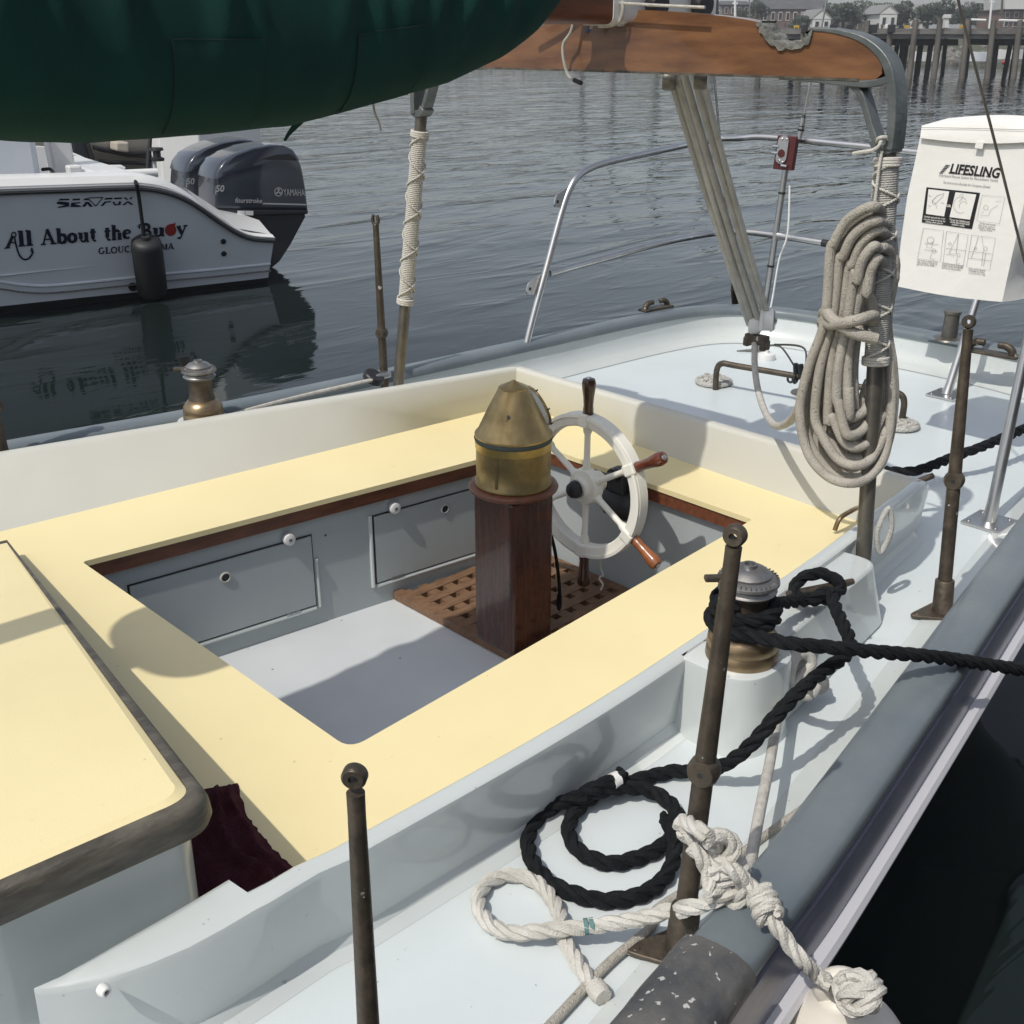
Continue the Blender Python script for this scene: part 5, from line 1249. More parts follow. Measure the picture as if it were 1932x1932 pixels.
# turns on the drum
view = math.atan2(-WC.y, -WC.x)
tail = [Z(1500, 1216, 0.235), Z(1560, 1221, 0.225), Z(1610, 1226, 0.215), Z(1690, 1233, 0.19), Z(1760, 1239, 0.165), Z(1850, 1252, 0.12), Z(1940, 1266, 0.08), Z(2060, 1285, 0.03)]
dl = ring_pts(WC, 0.050, 0.082, view + 2.8 + 4 * math.pi * 0, view - 3.0 - 2 * math.pi, 40, 0.026)
turn = ring_pts(WC, 0.0505, 0.079, view - 0.35, view - 0.35 + 4.0 * math.pi, 60, 0.030)
m_ = MB(); m_.rope(cr([turn[-2], turn[-1]], 1), RB)
m_ = MB(); m_.rope(turn, RB); m_.obj('winch_turns', 'rope_black', br_)
m_ = MB(); m_.rope(ring_pts(WC, 0.058, 0.070, view - 1.9, view + 0.25, 14) + cr(tail, 8), RB); m_.obj('standing_part', 'rope_black', br_)
CL = Z(1545, 1135, 0.142)
m_ = MB(); m_.rope(cr([Z(1455, 1140, 0.215), Z(1490, 1136, 0.19), Z(1530, 1132, 0.172), Z(1565, 1128, 0.168), Z(1586, 1112, 0.17), Z(1580, 1096, 0.185), Z(1550, 1082, 0.195), Z(1518, 1088, 0.19), Z(1500, 1106, 0.178), Z(1504, 1126, 0.168), Z(1530, 1130, 0.18), Z(1556, 1118, 0.19), Z(1572, 1120, 0.19)], 8), RB); m_.obj('cleat_hitch', 'rope_black', br_)
q3 = lambda zx, zy, z: Z(618 + .36 * zx, 1236 + .36 * zy, z)
fall = [Z(1566, 1118, 0.19), Z(1578, 1150, 0.18), Z(1594, 1185, 0.175), Z(1604, 1212, 0.17), Z(1594, 1238, 0.17), Z(1560, 1262, 0.17), Z(1515, 1298, 0.165), Z(1470, 1345, 0.145), Z(1425, 1396, 0.11), Z(1385, 1432, 0.07), Z(1335, 1454, 0.03), q3(1800, 612, 0.015)]
spiral = [q3(1580, 668, 0.015), q3(1420, 722, 0.02), q3(1300, 822, 0.014), q3(1265, 930, 0.013), q3(1330, 1035, 0.013), q3(1480, 1090, 0.013), q3(1640, 1058, 0.013), q3(1775, 985, 0.013), q3(1845, 880, 0.013), q3(1800, 780, 0.014), q3(1690, 712, 0.02), q3(1530, 694, 0.032), q3(1360, 735, 0.036),
          q3(1190, 790, 0.024), q3(1085, 880, 0.014), q3(1050, 985, 0.013), q3(1085, 1100, 0.013), q3(1190, 1205, 0.013), q3(1350, 1268, 0.013), q3(1500, 1285, 0.013), q3(1680, 1238, 0.013), q3(1790, 1130, 0.014), q3(1822, 980, 0.03), q3(1770, 850, 0.034)]
m_ = MB(); m_.rope(cr(fall + spiral, 8), RB); m_.obj('coiled_fall', 'rope_black', br_)
m_ = MB(); m_.rope(cr([q3(1330, 730, 0.045), q3(1420, 690, 0.046), q3(1495, 660, 0.045)], 6), RB); m_.obj('bitter_end', 'rope_black', br_)
m_ = MB(); e0, e1 = q3(1490, 662, 0.045), q3(1522, 648, 0.045); m_.tube([e0, e1], 0.0135, 12); m_.obj('whipping', 'plastic', br_)
m_ = MB(); m_.rope(cr([e1, e1 + (e1 - e0) * 0.9 + Vector((0, 0, 0.01))], 4), 0.012); m_.obj('bitter_end', 'rope_black', br_)
# horn cleat under the hitch
hc = thing('horn_cleat', 'bronze horn cleat under the black rope hitch on the winch island', 'cleat', CL)
cd = (Z(1575, 1110, 0.142) - Z(1500, 1125, 0.142)); cd.z = 0; cd.normalize()
m_ = MB(); m_.tube([CL - cd * 0.075 + Vector((0, 0, 0.030)), CL - cd * 0.03 + Vector((0, 0, 0.026)), CL + cd * 0.03 + Vector((0, 0, 0.026)), CL + cd * 0.075 + Vector((0, 0, 0.030))], [0.006, 0.010, 0.010, 0.006], 12); m_.obj('horns', 'bronze', hc)
m_ = MB(); m_.box(CL + Vector((0, 0, 0.012)), (0.05, 0.022, 0.025), (cd, Vector((-cd.y, cd.x, 0)), Vector((0, 0, 1)))); m_.obj('foot', 'bronze', hc, smooth=False, bevel=0.003)
# lashed block on the island side
lbk = Z(1512, 1270, 0.08)
lt_ = thing('lashed_block', 'old deck block wrapped in dirty white line on the side of the winch island', 'block', lbk)
for (px, py, z, r) in ((1503, 1248, 0.10, 0.022), (1530, 1244, 0.10, 0.018), (1545, 1290, 0.05, 0.020), (1520, 1300, 0.05, 0.024)):
    c = Z(px, py, z); m_ = MB()
    m_.lathe([(0, -r * 0.6), (r * 0.8, -r * 0.55), (r, 0), (r * 0.8, r * 0.55), (0, r * 0.6)], c, (random.uniform(-1, 1), 1, random.uniform(-.5, .5)), 16); m_.obj('sheave', 'steeldull', lt_)
m_ = MB(); m_.tube(cr([Z(1487, 1300, 0.06), Z(1490, 1268, 0.10), Z(1500, 1240, 0.12), Z(1518, 1232, 0.12), Z(1530, 1250, 0.10), Z(1512, 1275, 0.08), Z(1496, 1290, 0.07), Z(1505, 1310, 0.05), Z(1530, 1308, 0.045), Z(1548, 1280, 0.05), Z(1550, 1300, 0.03)], 6), 0.011, 10); m_.obj('lashing', 'rope_white', lt_)
# aft dock line
m_ = MB(); m_.rope(cr([Z(1672, 888, 0.035), Z(1712, 890, 0.045), Z(1750, 882, 0.06), Z(1800, 862, 0.07), Z(1860, 840, 0.09), Z(1940, 806, 0.10), Z(2050, 760, 0.08)], 8), 0.0145)
tag(m_.obj('aft_dock_line', 'rope_black'), 'black dock line leading off the aft port deck past the stern rail leg', 'rope')

# ------------------------------------------------------------------ white fender rope and fender
q4 = lambda zx, zy, z: Z(1236.5 + .36 * zx, 1236 + .36 * zy, z)
wr = thing('white_rope', 'white three strand rope looped on the deck and knotted round the middle stanchion', 'rope', q4(300, 1200, 0.1))
RWt = 0.0112
eyel = [q3(1425, 1768, 0.012), q3(1340, 1660, 0.012), q3(1262, 1530, 0.012), q3(1222, 1450, 0.012), q3(1222, 1385, 0.012), q3(1180, 1285, 0.012), q3(1095, 1190, 0.012), q3(975, 1152, 0.012), q3(862, 1178, 0.012), q3(795, 1250, 0.012), q3(800, 1345, 0.013), q3(870, 1425, 0.015), q3(985, 1457, 0.022), q3(1120, 1446, 0.03), q3(1300, 1430, 0.035),
        q3(1480, 1408, 0.04), q3(1650, 1378, 0.05), q3(1800, 1338, 0.065), q3(1930, 1300, 0.085), q4(130, 1336, 0.10), q4(250, 1306, 0.12), q4(340, 1268, 0.14), q4(400, 1220, 0.15)]
m_ = MB(); m_.rope(cr(eyel, 8), RWt); m_.obj('eye_loop', 'rope_white', wr)
m_ = MB(); m_.lathe([(0, -0.012), (0.0135, -0.012), (0.0145, 0.0), (0.012, 0.010), (0, 0.010)], q3(1425, 1768, 0.012), q3(1425, 1768, 0.012) - q3(1340, 1660, 0.012), 12); m_.obj('cut_end', 'rope_white', wr)
for zx in (1355, 1385):
    c = q3(zx, 1424 - (zx - 1345) * 0.12, 0.037)
    m_ = MB(); dv_ = (q3(1480, 1408, 0.04) - q3(1300, 1430, 0.035)).normalized(); m_.tube([c - dv_ * 0.003, c + dv_ * 0.003], 0.0113, 10); m_.obj('colour_mark', 'green_tape', wr)
ZK = 0.17
knot = [[(130, 900, .22), (150, 870, .22), (190, 890, .235), (250, 930, .24), (300, 960, .225), (330, 1010, .20), (300, 1050, .19), (250, 1010, .19), (190, 970, .20), (140, 920, .21)],
        [(190, 1000, .20), (240, 1060, .19), (270, 1130, .17), (290, 1200, .16), (285, 1260, .15), (330, 1210, .155), (380, 1170, .165), (440, 1150, .17), (450, 1100, .175), (400, 1080, .18), (340, 1110, .18), (300, 1150, .175)],
        [(250, 980, .225), (310, 950, .23), (370, 950, .225), (410, 990, .215), (400, 1050, .20), (350, 1080, .19), (310, 1060, .19), (330, 1000, .20), (300, 985, .22)],
        [(280, 1240, .14), (300, 1180, .16), (350, 1140, .175), (410, 1130, .18), (450, 1170, .17), (460, 1240, .15), (430, 1300, .13), (390, 1310, .125), (380, 1270, .13), (400, 1210, .15)],
        [(360, 1090, .19), (400, 1120, .19), (440, 1160, .18), (470, 1180, .17)]]
for kp in knot:
    m_ = MB(); m_.rope(cr([q4(*p) for p in kp], 12), RWt * 0.92, 0.075, 3, 8); m_.obj('knot', 'rope_white', wr)
fend_c = Z(1580, 2030, -0.02)
fend_c = YY(1584, 1990, 0.49)
eyep = YY(1580, 1862, 0.52)
drop = [q4(470, 1176, 0.17), q4(500, 1215, 0.165), q4(540, 1258, 0.16), q4(570, 1300, 0.155), q4(600, 1370, 0.15), q4(640, 1430, 0.14), q4(700, 1515, 0.12), q4(770, 1600, 0.105), YY(1540, 1838, 0.515), YY(1568, 1856, 0.49)]
m_ = MB(); m_.rope(cr(drop, 8), RWt * 0.92); m_.obj('fender_lanyard', 'rope_white', wr)
for s_ in (0, 1):
    pts = []
    c0, c1 = q4(545, 1250, 0.165), q4(600, 1370, 0.155); dv_ = (c1 - c0).normalized(); a_ = dv_.orthogonal().normalized(); b_ = dv_.cross(a_)
    for k in range(26):
        q = k / 25; pts.append(c0 + (c1 - c0) * q + (a_ * math.cos(q * 10 + s_ * 3.1) + b_ * math.sin(q * 10 + s_ * 3.1)) * 0.013)
    m_ = MB(); m_.rope(pts, RWt * 0.75); m_.obj('knot', 'rope_white', wr)
fd = thing('buoy_fender', 'white round buoy fender hanging outside the rail at the bottom right', 'fender', fend_c)
rr_ = 0.090
axf = (YY(1584, 1810, 0.50) - fend_c).normalized()
m_ = MB(); m_.lathe([(0, -rr_)] + [(rr_ * math.sin(math.radians(a)), -rr_ * math.cos(math.radians(a))) for a in range(10, 141, 10)] + [(0.046, 0.084), (0.036, 0.096), (0.030, 0.106), (0.026, 0.114), (0, 0.116)], fend_c, axf, 40); m_.obj('ball', 'fender', fd, angle=60)
ce = fend_c + axf * 0.120
m_ = MB(); vwx = Vector((0.75, 0.66, 0)); eye(m_, ce, vwx, 0.020, 0.0135, 24); m_.obj('lifting_eye', 'fender', fd)
m_ = MB()
ek = YY(1622, 1872, 0.455)
random.seed(5)
for s_ in range(3):
    a_ = [Vector((1, .2, .1)), Vector((.1, 1, .3)), Vector((-.2, .3, 1))][s_].normalized(); b_ = a_.orthogonal().normalized(); c_ = a_.cross(b_)
    m_.rope([ek + (b_ * math.cos(2 * math.pi * k / 24) + c_ * math.sin(2 * math.pi * k / 24)) * (0.0195 + 0.002 * s_) + a_ * (0.007 * math.sin(4 * math.pi * k / 24)) for k in range(25)], 0.0098, 0.085)
m_.obj('stopper_knot', 'rope_white', wr)
# thin deck lines
tl = thing('tan_deck_line', 'thin tan line running along the port deck behind the middle stanchion', 'line', q4(420, 1060, 0.006))
m_ = MB(); m_.tube(cr([q4(850, 742, 0.05), q4(740, 830, 0.02), q4(640, 900, 0.009), q4(420, 1062, 0.008), q4(200, 1210, 0.008), q4(0, 1340, 0.008), q3(1690, 1430, 0.008), q3(1500, 1590, 0.008), q3(1380, 1710, 0.008), q3(1250, 1850, 0.008), q3(1120, 1990, 0.008)], 8), 0.0068, 10); m_.obj('line', 'rope_tan', tl)
v1 = thing('braided_lanyard', 'pale braided line stretched from the island block down to the white knot', 'line', q4(490, 1130, 0.1))
m_ = MB(); m_.tube(cr([Z(1490, 1300, 0.07), q4(660, 230, 0.08), q4(600, 560, 0.085), q4(545, 830, 0.09), q4(500, 1080, 0.10), q4(485, 1160, 0.12)], 8), 0.0085, 12); m_.obj('line', 'rope_line', v1)
# chafe sleeve over the near rail
slv = thing('chafe_sleeve', 'worn dark grey chafe sleeve capping the near rail below the fender rope', 'sleeve', (0.6, 0.55, 0.12))
seg = [p for p in RO3 if 0.1 < p.x < 0.86 and p.y < 1.2]
seg = cr([Vector((0.905, 0, 0))] + [], 1) if False else seg
def rail_at(x):
    for a, b in zip(RO3, RO3[1:]):
        if a.y < 1.5 and min(a.x, b.x) <= x <= max(a.x, b.x):
            t = (x - a.x) / (b.x - a.x); return a + (b - a) * t, (b - a).normalized()
rows = []
xe_ = Z(1350, 1765, 0.14).x
for k in range(25):
    x = xe_ - 0.62 * k / 24
    p, tdir = rail_at(x); nin = Vector((tdir.y, -tdir.x, 0))
    wob = 0.0015 * math.sin(k * 2.1)
    rows.append([p + nin * d + Vector((0, 0, z + wob)) for d, z in ((-0.006, 0.096), (-0.008, 0.118), (0.003, 0.130), (0.020, 0.137), (0.045, 0.139), (0.070, 0.137), (0.088, 0.129), (0.096, 0.115), (0.094, 0.095))])
m_ = MB(); m_.loft(rows, closed=True); m_.obj('sleeve_cover', 'sleeve', slv, angle=60)
# towel on the bridge deck
tw = thing('maroon_towel', 'crumpled maroon towel on the cream seat beside the cabin corner', 'towel', Z(450, 1590, ZS))
rows = []
tp = [((340, 1500), (448, 1478)), ((335, 1545), (466, 1540)), ((340, 1590), (486, 1566)), ((350, 1635), (512, 1598)), ((372, 1690), (545, 1630)), ((420, 1745), (590, 1670))]
NR, NC = 40, 34
def smooth(q): q = max(0.0, min(1.0, q)); return q * q * (3 - 2 * q)
for i in range(NR + 1):
    a, b = lerp_list([q[0] for q in tp], i / NR), lerp_list([q[1] for q in tp], i / NR)
    row = []
    for j in range(NC + 1):
        t = j / NC; base = Z(a[0] + (b[0] - a[0]) * t, a[1] + (b[1] - a[1]) * t, ZS)
        edge = smooth(min(t, 1 - t) / 0.20) * smooth(i / NR / 0.16)
        ridge = 0.56 + 0.05 * math.sin(i * 0.22)
        h = 0.014 + 0.022 * math.exp(-((t - ridge) / 0.06) ** 2) + 0.016 * math.exp(-((t - 0.86 + 0.04 * math.sin(i * .3)) / 0.07) ** 2) + 0.02 * math.exp(-((i / NR - 0.12) / 0.08) ** 2) * (0.6 + 0.4 * math.sin(t * 9)) + 0.012 * mnoise.noise(Vector((t * 4, i * 0.16, 2)))
        row.append(base + Vector((0.004 * mnoise.noise(Vector((i * .5, t * 3, 5))), 0.004 * mnoise.noise(Vector((i * .5, t * 3, 9))), 0.001 + max(0.0, h) * edge)))
    rows.append(row)
m_ = MB(); m_.loft(rows, closed=False); m_.obj('cloth', 'towel', tw, angle=80)
# ------------------------------------------------------------------ the white motorboat across the water
MS0, MS1 = Z(0, 594, ZW), Z(506, 532, ZW)
mu = (MS1 - MS0); mu.z = 0; mu.normalize()
mn = Vector((-mu.y, mu.x, 0))
if mn.dot(MS0) < 0: mn = -mn
LEAN = math.radians(20)
me_ = Vector((0, 0, 1)) * math.cos(LEAN) - mn * math.sin(LEAN)
mnl = mu.cross(me_).normalized()
if mnl.dot(mn) > 0: mnl = -mnl            # mnl faces the camera
def H(px, py, off=0.0): return PL(px, py, MS0 + mnl * off, mnl)
def HV(px, py, off): return PL(px, py, MS0 + mn * off, mn)
mbt = thing('motorboat', 'white motorboat with dark lettering and twin outboards moored across the water', 'motorboat', (MS0 + MS1) / 2 + mn * 1.1)
sheer = [(-160, 368), (-60, 363), (0, 360), (120, 356), (240, 352), (272, 353), (309, 359), (347, 373), (381, 394), (421, 422), (450, 439), (477, 448), (517, 451)]
SH = cr([H(*q) for q in sheer], 4)
botm = cr([H(*q) for q in ((-160, 595), (-60, 584), (0, 578), (150, 562), (300, 547), (400, 536), (506, 524))], 4)
def even(path, n):
    L = [0]
    for a, b in zip(path, path[1:]): L.append(L[-1] + (b - a).length)
    out = []
    for k in range(n):
        s = L[-1] * k / (n - 1); i = 0
        while i < len(L) - 2 and L[i + 1] < s: i += 1
        out.append(path[i] + (path[i + 1] - path[i]) * ((s - L[i]) / max(L[i + 1] - L[i], 1e-9)))
    return out
NS = 44
def xat(path, u_):
    for a, b in zip(path, path[1:]):
        ua, ub = (a - MS0).dot(mu), (b - MS0).dot(mu)
        if ua <= u_ <= ub: return a + (b - a) * ((u_ - ua) / (ub - ua))
    return path[0] if u_ < (path[0] - MS0).dot(mu) else path[-1]
us = [(SH[0] - MS0).dot(mu) + ((SH[-1] - MS0).dot(mu) - (SH[0] - MS0).dot(mu)) * k / (NS - 1) for k in range(NS)]
BW = 2.15
shp = [xat(SH, u_) for u_ in us]; btp = [xat(botm, u_) for u_ in us]
cx = lambda p, d: p + mn * d
# mirror of the near side about the centre line
def far_side(p): 
    d = (p - MS0).dot(mn); return p + mn * (2 * (BW / 2) - 2 * d)
rings = []
for s_, b_ in zip(shp, btp):
    b_ = b_ + me_ * 0.0
    rings.append([s_, s_ * 0.5 + b_ * 0.5, b_, far_side(b_), far_side(s_)])
m_ = MB(); m_.loft(rings, closed=False)
n5 = len(m_.v); m_.f.append([n5 - 5, n5 - 4, n5 - 3, n5 - 2, n5 - 1])
m_.obj('hull', 'gelgrey', mbt, angle=30)
m_ = MB(); m_.loft([[b_ - mnl * 0.004 + me_ * 0.004, b_ - mnl * 0.02 - me_ * 0.22, far_side(b_) - Vector((0, 0, 0.2)), far_side(b_)] for b_ in btp], closed=False); n4 = len(m_.v); m_.f.append([n4 - 4, n4 - 3, n4 - 2, n4 - 1]); m_.obj('antifouling', 'black', mbt, angle=30)
# gunwale: bright cap that rolls over the sheer
def gun(side):
    rg = []
    for k, s_ in enumerate(shp):
        px_ = k / NS
        h = 0.085 if k < NS * 0.62 else max(0.035, 0.085 - (k - NS * 0.62) * 0.006)
        w_ = 0.24
        pts = [s_ - mn * 0.012 - Vector((0, 0, 0.012)), s_ - mn * 0.016 + Vector((0, 0, h * 0.35)), s_ + mn * 0.02 + Vector((0, 0, h * 0.9)), s_ + mn * 0.06 + Vector((0, 0, h)), s_ + mn * w_ + Vector((0, 0, h)), s_ + mn * (w_ + 0.02) + Vector((0, 0, h - 0.35 if k < NS * 0.6 else h - 0.02))]
        rg.append(pts if side == 0 else [far_side(p) for p in pts])
    return rg
for sd_i in (0, 1):
    m_ = MB(); m_.loft(gun(sd_i), closed=False); m_.obj('gunwale', 'gel', mbt, angle=40)
m_ = MB(); m_.tube([s_ - mn * 0.016 - Vector((0, 0, 0.016)) for s_ in shp], 0.013, 8); m_.obj('rub_strip', 'rubber', mbt)
m_ = MB(); m_.tube([s_ - mn * 0.022 + Vector((0, 0, 0.012)) for s_ in shp], 0.006, 6); m_.obj('pin_stripe', 'decal', mbt)
ch = cr([H(*q, 0.004) for q in ((-60, 524), (0, 531), (40, 537), (90, 539), (170, 532), (256, 523), (309, 517), (400, 509), (510, 498))], 5)
m_ = MB(); m_.tube(ch, 0.010, 6); m_.obj('chine', 'gelgrey', mbt)
ch2 = [p - Vector((0, 0, 0.055)) for p in ch]
m_ = MB(); m_.tube(ch2, 0.006, 6); m_.obj('chine', 'steeldull', mbt)
# swim platform pods at the transom and cockpit floor
m_ = MB()
pl = [HV(425, 421, 0.1), HV(474, 414, 0.55), HV(500, 418, 0.9), HV(516, 444, 0.22), HV(516, 452, 0.05)]
tsu = us[-1]
pf = [xat(SH, tsu - 0.62), xat(SH, tsu - 0.3), xat(SH, tsu)]
m_.loft([[p + mn * 0.05 + Vector((0, 0, 0.03)), p + mn * 0.28 + Vector((0, 0, 0.115)), p + mn * 0.75 + Vector((0, 0, 0.12)), far_side(p + mn * 0.28) + Vector((0, 0, 0.11)), far_side(p) + Vector((0, 0, 0.03))] for p in pf], closed=False); m_.obj('transom_platform', 'gel', mbt, angle=25)
m_ = MB(); a = xat(SH, us[0]); b = xat(SH, tsu - 0.9)
zfl = -0.45
m_.add([Vector((p.x, p.y, zfl)) for p in (a + mn * 0.2, b + mn * 0.2, b + mn * 1.95, a + mn * 1.95)], [[0, 1, 2, 3]]); m_.obj('cockpit_floor', 'gel', mbt, smooth=False)
# transom bulkhead with coaming, console and top leg
q = HV(232, 322, 0.9); 
m_ = MB(); c = xat(SH, tsu - 1.12) + mn * 1.05; m_.box(Vector((c.x, c.y, c.z - 0.12)), (0.30, 1.75, 0.36), (mu, mn, Vector((0, 0, 1)))); m_.obj('transom_bulkhead', 'gel', mbt, smooth=False, bevel=0.04)
cz = HV(20, 285, 0.8)
m_ = MB(); m_.box(cz + Vector((0, 0, -0.25)) - mu * 0.30, (0.8, 0.9, 1.35), (mu, mn, Vector((0, 0, 1)))); m_.obj('console', 'gelgrey', mbt, smooth=False, bevel=0.05)
a, b = HV(106, 258, 0.9), HV(118, 322, 0.9)
m_ = MB(); m_.box((a + b) / 2, (0.17, 0.20, 0.85), ((mu + Vector((0, 0, -0.0))).normalized(), mn, (a - b).normalized())); m_.obj('top_leg', 'gel', mbt, smooth=False, bevel=0.02)
m_ = MB(); m_.tube([HV(190, 331, 0.25), HV(296, 326, 0.25)], 0.035, 12); m_.obj('rail_pad', 'gel', mbt)
m_ = MB(); m_.tube([HV(170, 319, 0.7), HV(228, 318, 0.7), HV(232, 321, 0.7)], 0.03, 12); m_.obj('rail_pad', 'gel', mbt)
m_ = MB(); m_.box(HV(140, 327, 0.22), (0.10, 0.10, 0.12), (mu, mn, Vector((0, 0, 1)))); m_.obj('step', 'gel', mbt, smooth=False, bevel=0.015)
for px in (146, 203):
    c = HV(px, 337, 0.16); m_ = MB(); m_.box(c, (0.15, 0.02, 0.022), (mu, mn, Vector((0, 0, 1)))); m_.box(c - Vector((0, 0, 0.02)), (0.05, 0.02, 0.03), (mu, mn, Vector((0, 0, 1)))); m_.obj('deck_cleat', 'steeldull', mbt, smooth=False, bevel=0.005)
m_ = MB(); m_.tube(cr([HV(80, 320, 0.6), HV(94, 319, 0.5), HV(100, 326, 0.3), HV(101, 339, 0.1)], 5), 0.013, 8); m_.obj('dock_line', 'rope_black', mbt)
for px, py, r in ((421, 455, 0.021), (422, 478, 0.021)):
    c = H(px, py, 0.0); m_ = MB(); m_.lathe([(r, 0), (r, 0.010), (r * 0.6, 0.012), (r * 0.55, 0.002), (0, 0.002)], c, mnl, 20); m_.obj('through_hull', 'black', mbt)
c = H(250, 540, 0); m_ = MB(); m_.lathe([(0.034, 0), (0.034, 0.02), (0.022, 0.022), (0.02, 0.004), (0, 0.004)], c, mnl, 20); m_.obj('bilge_outlet', 'black', mbt)
# name in bold serif strokes
S_, Tn = 0.235, 0.075
def serif(x0, x1, y): return ([(x0, y), (x1, y)], 0.095)
GL = {
 'l': ([([(0.2, 0.0), (0.2, 1.0)], S_), serif(0.02, 0.2, 0.965), serif(0.0, 0.42, 0.035)], 0.47),
 'A': ([([(0.13, 0.02), (0.47, 1.0)], 0.10), ([(0.44, 1.0), (0.83, 0.02)], 0.19), ([(0.24, 0.34), (0.68, 0.34)], 0.09), serif(-0.04, 0.30, 0.035), serif(0.62, 1.04, 0.035)], 1.06),
 'b': ([([(0.17, 0.02), (0.17, 1.0)], S_), serif(0.0, 0.17, 0.965), (arc(0.36, 0.32, 0.24, 0.27, -160, 160), 0.165), (arc(0.40, 0.32, 0.215, 0.26, -75, 75), 0.21)], 0.74),
 'o': ([(arc(0.34, 0.32, 0.245, 0.27, 0, 360), 0.165), (arc(0.34, 0.32, 0.24, 0.26, -50, 50), 0.22), (arc(0.34, 0.32, 0.24, 0.26, 130, 230), 0.22)], 0.74),
 'u': ([([(0.19, 0.63), (0.19, 0.22)], S_), (arc(0.36, 0.22, 0.17, 0.17, 180, 330), 0.12), ([(0.58, 0.63), (0.58, 0.03)], S_), serif(0.0, 0.19, 0.60), serif(0.40, 0.58, 0.60), serif(0.58, 0.76, 0.035)], 0.82),
 't': ([([(0.22, 0.85), (0.22, 0.2)], S_), serif(0.02, 0.45, 0.62), (arc(0.36, 0.2, 0.14, 0.16, 180, 300), 0.12)], 0.50),
 'h': ([([(0.19, 0.0), (0.19, 1.0)], S_), serif(0.02, 0.19, 0.965), (arc(0.40, 0.42, 0.19, 0.19, 160, 20), 0.165), ([(0.59, 0.46), (0.59, 0.0)], S_), serif(0.03, 0.36, 0.035), serif(0.45, 0.76, 0.035)], 0.82),
 'e': ([([(0.10, 0.34), (0.58, 0.40)], 0.09), (arc(0.34, 0.32, 0.245, 0.27, 20, 310), 0.125), (arc(0.34, 0.32, 0.24, 0.26, 120, 240), 0.22)], 0.68),
 'B': ([([(0.26, 0.02), (0.26, 0.98)], 0.22), (arc(0.36, 0.74, 0.27, 0.22, 100, -90), 0.165), (arc(0.40, 0.27, 0.30, 0.24, 90, -100), 0.15), ([(0.26, 0.52), (0.42, 0.52)], 0.10), serif(0.08, 0.42, 0.035), (arc(0.12, 0.82, 0.14, 0.14, 60, 250), 0.10)], 0.86),
 'y': ([([(0.12, 0.62), (0.38, 0.05)], 0.21), ([(0.66, 0.62), (0.32, -0.20)], 0.10), (arc(0.22, -0.18, 0.10, 0.08, -20, -190), 0.12), serif(-0.02, 0.30, 0.60), serif(0.50, 0.80, 0.60)], 0.78),
 'G': ([(arc(0.45, 0.5, 0.36, 0.46, 50, 320), 0.165), ([(0.72, 0.05), (0.72, 0.42)], 0.14), serif(0.52, 0.90, 0.42)], 0.95),
 'L': ([([(0.22, 0.0), (0.22, 1.0)], 0.19), serif(0.05, 0.40, 0.96), ([(0.05, 0.04), (0.70, 0.04)], 0.10), ([(0.68, 0.0), (0.68, 0.25)], 0.09)], 0.80),
 'O': ([(arc(0.47, 0.5, 0.38, 0.46, 0, 360), 0.165)], 1.0),
 'U': ([([(0.20, 0.98), (0.20, 0.35)], 0.19), (arc(0.47, 0.35, 0.27, 0.31, 180, 360), 0.12), ([(0.74, 0.98), (0.74, 0.35)], 0.09), serif(0.04, 0.36, 0.96), serif(0.60, 0.90, 0.96)], 0.98),
 'C': ([(arc(0.45, 0.5, 0.36, 0.46, 50, 310), 0.165)], 0.88),
 'E': ([([(0.22, 0.0), (0.22, 1.0)], 0.19), ([(0.05, 0.96), (0.68, 0.96)], 0.10), ([(0.22, 0.5), (0.55, 0.5)], 0.10), ([(0.05, 0.04), (0.70, 0.04)], 0.10), ([(0.66, 0.75), (0.66, 1.0)], 0.06), ([(0.68, 0.0), (0.68, 0.25)], 0.06)], 0.82),
 'S': ([(arc(0.36, 0.72, 0.24, 0.24, 40, 270), 0.12), (arc(0.36, 0.27, 0.26, 0.24, 90, -140), 0.165)], 0.76),
 'T': ([([(0.40, 0.0), (0.40, 0.96)], 0.19), ([(0.04, 0.96), (0.76, 0.96)], 0.10), ([(0.06, 0.74), (0.06, 0.98)], 0.06), ([(0.74, 0.74), (0.74, 0.98)], 0.06), serif(0.24, 0.56, 0.04)], 0.84),
 'R': ([([(0.22, 0.0), (0.22, 1.0)], 0.19), (arc(0.36, 0.74, 0.27, 0.23, 100, -100), 0.12), ([(0.38, 0.5), (0.74, 0.02)], 0.14), serif(0.05, 0.38, 0.04), serif(0.05, 0.38, 0.96)], 0.88),
 'M': ([([(0.16, 0.0), (0.16, 0.98)], 0.10), ([(0.18, 0.98), (0.50, 0.05)], 0.14), ([(0.50, 0.05), (0.82, 0.98)], 0.09), ([(0.86, 0.0), (0.86, 0.98)], 0.19), serif(0.0, 0.32, 0.04), serif(0.68, 1.02, 0.04)], 1.10),
}
GL['A2'] = GL['A']
def word(m_, s, a, b, cap, off=0.004):
    adv = sum(GL[c][1] for c in s); A_, B_ = H(*a, off), H(*b, off)
    ex = (B_ - A_) / adv; ey = me_ * cap; x = 0
    lvl = 0
    for c in s:
        for pts, w in GL[c][0]:
            lvl = (lvl + 1) % 5
            vs_, fs_ = rib([(px + x, py) for px, py in pts], w * 1.15)
            place2d(m_, vs_, fs_, A_, ex, ey, mnl * (0.0006 * lvl))
        x += GL[c][1]
capH = (H(110, 432) - H(110, 461)).length
m_ = MB()
word(m_, 'About', (78, 462), (183, 455), capH); tag(m_.obj('lettering', 'navy', mbt, smooth=False), kind='stuff')
m_ = MB(); word(m_, 'the', (197, 454), (249, 450), capH); tag(m_.obj('lettering', 'navy', mbt, smooth=False), kind='stuff')
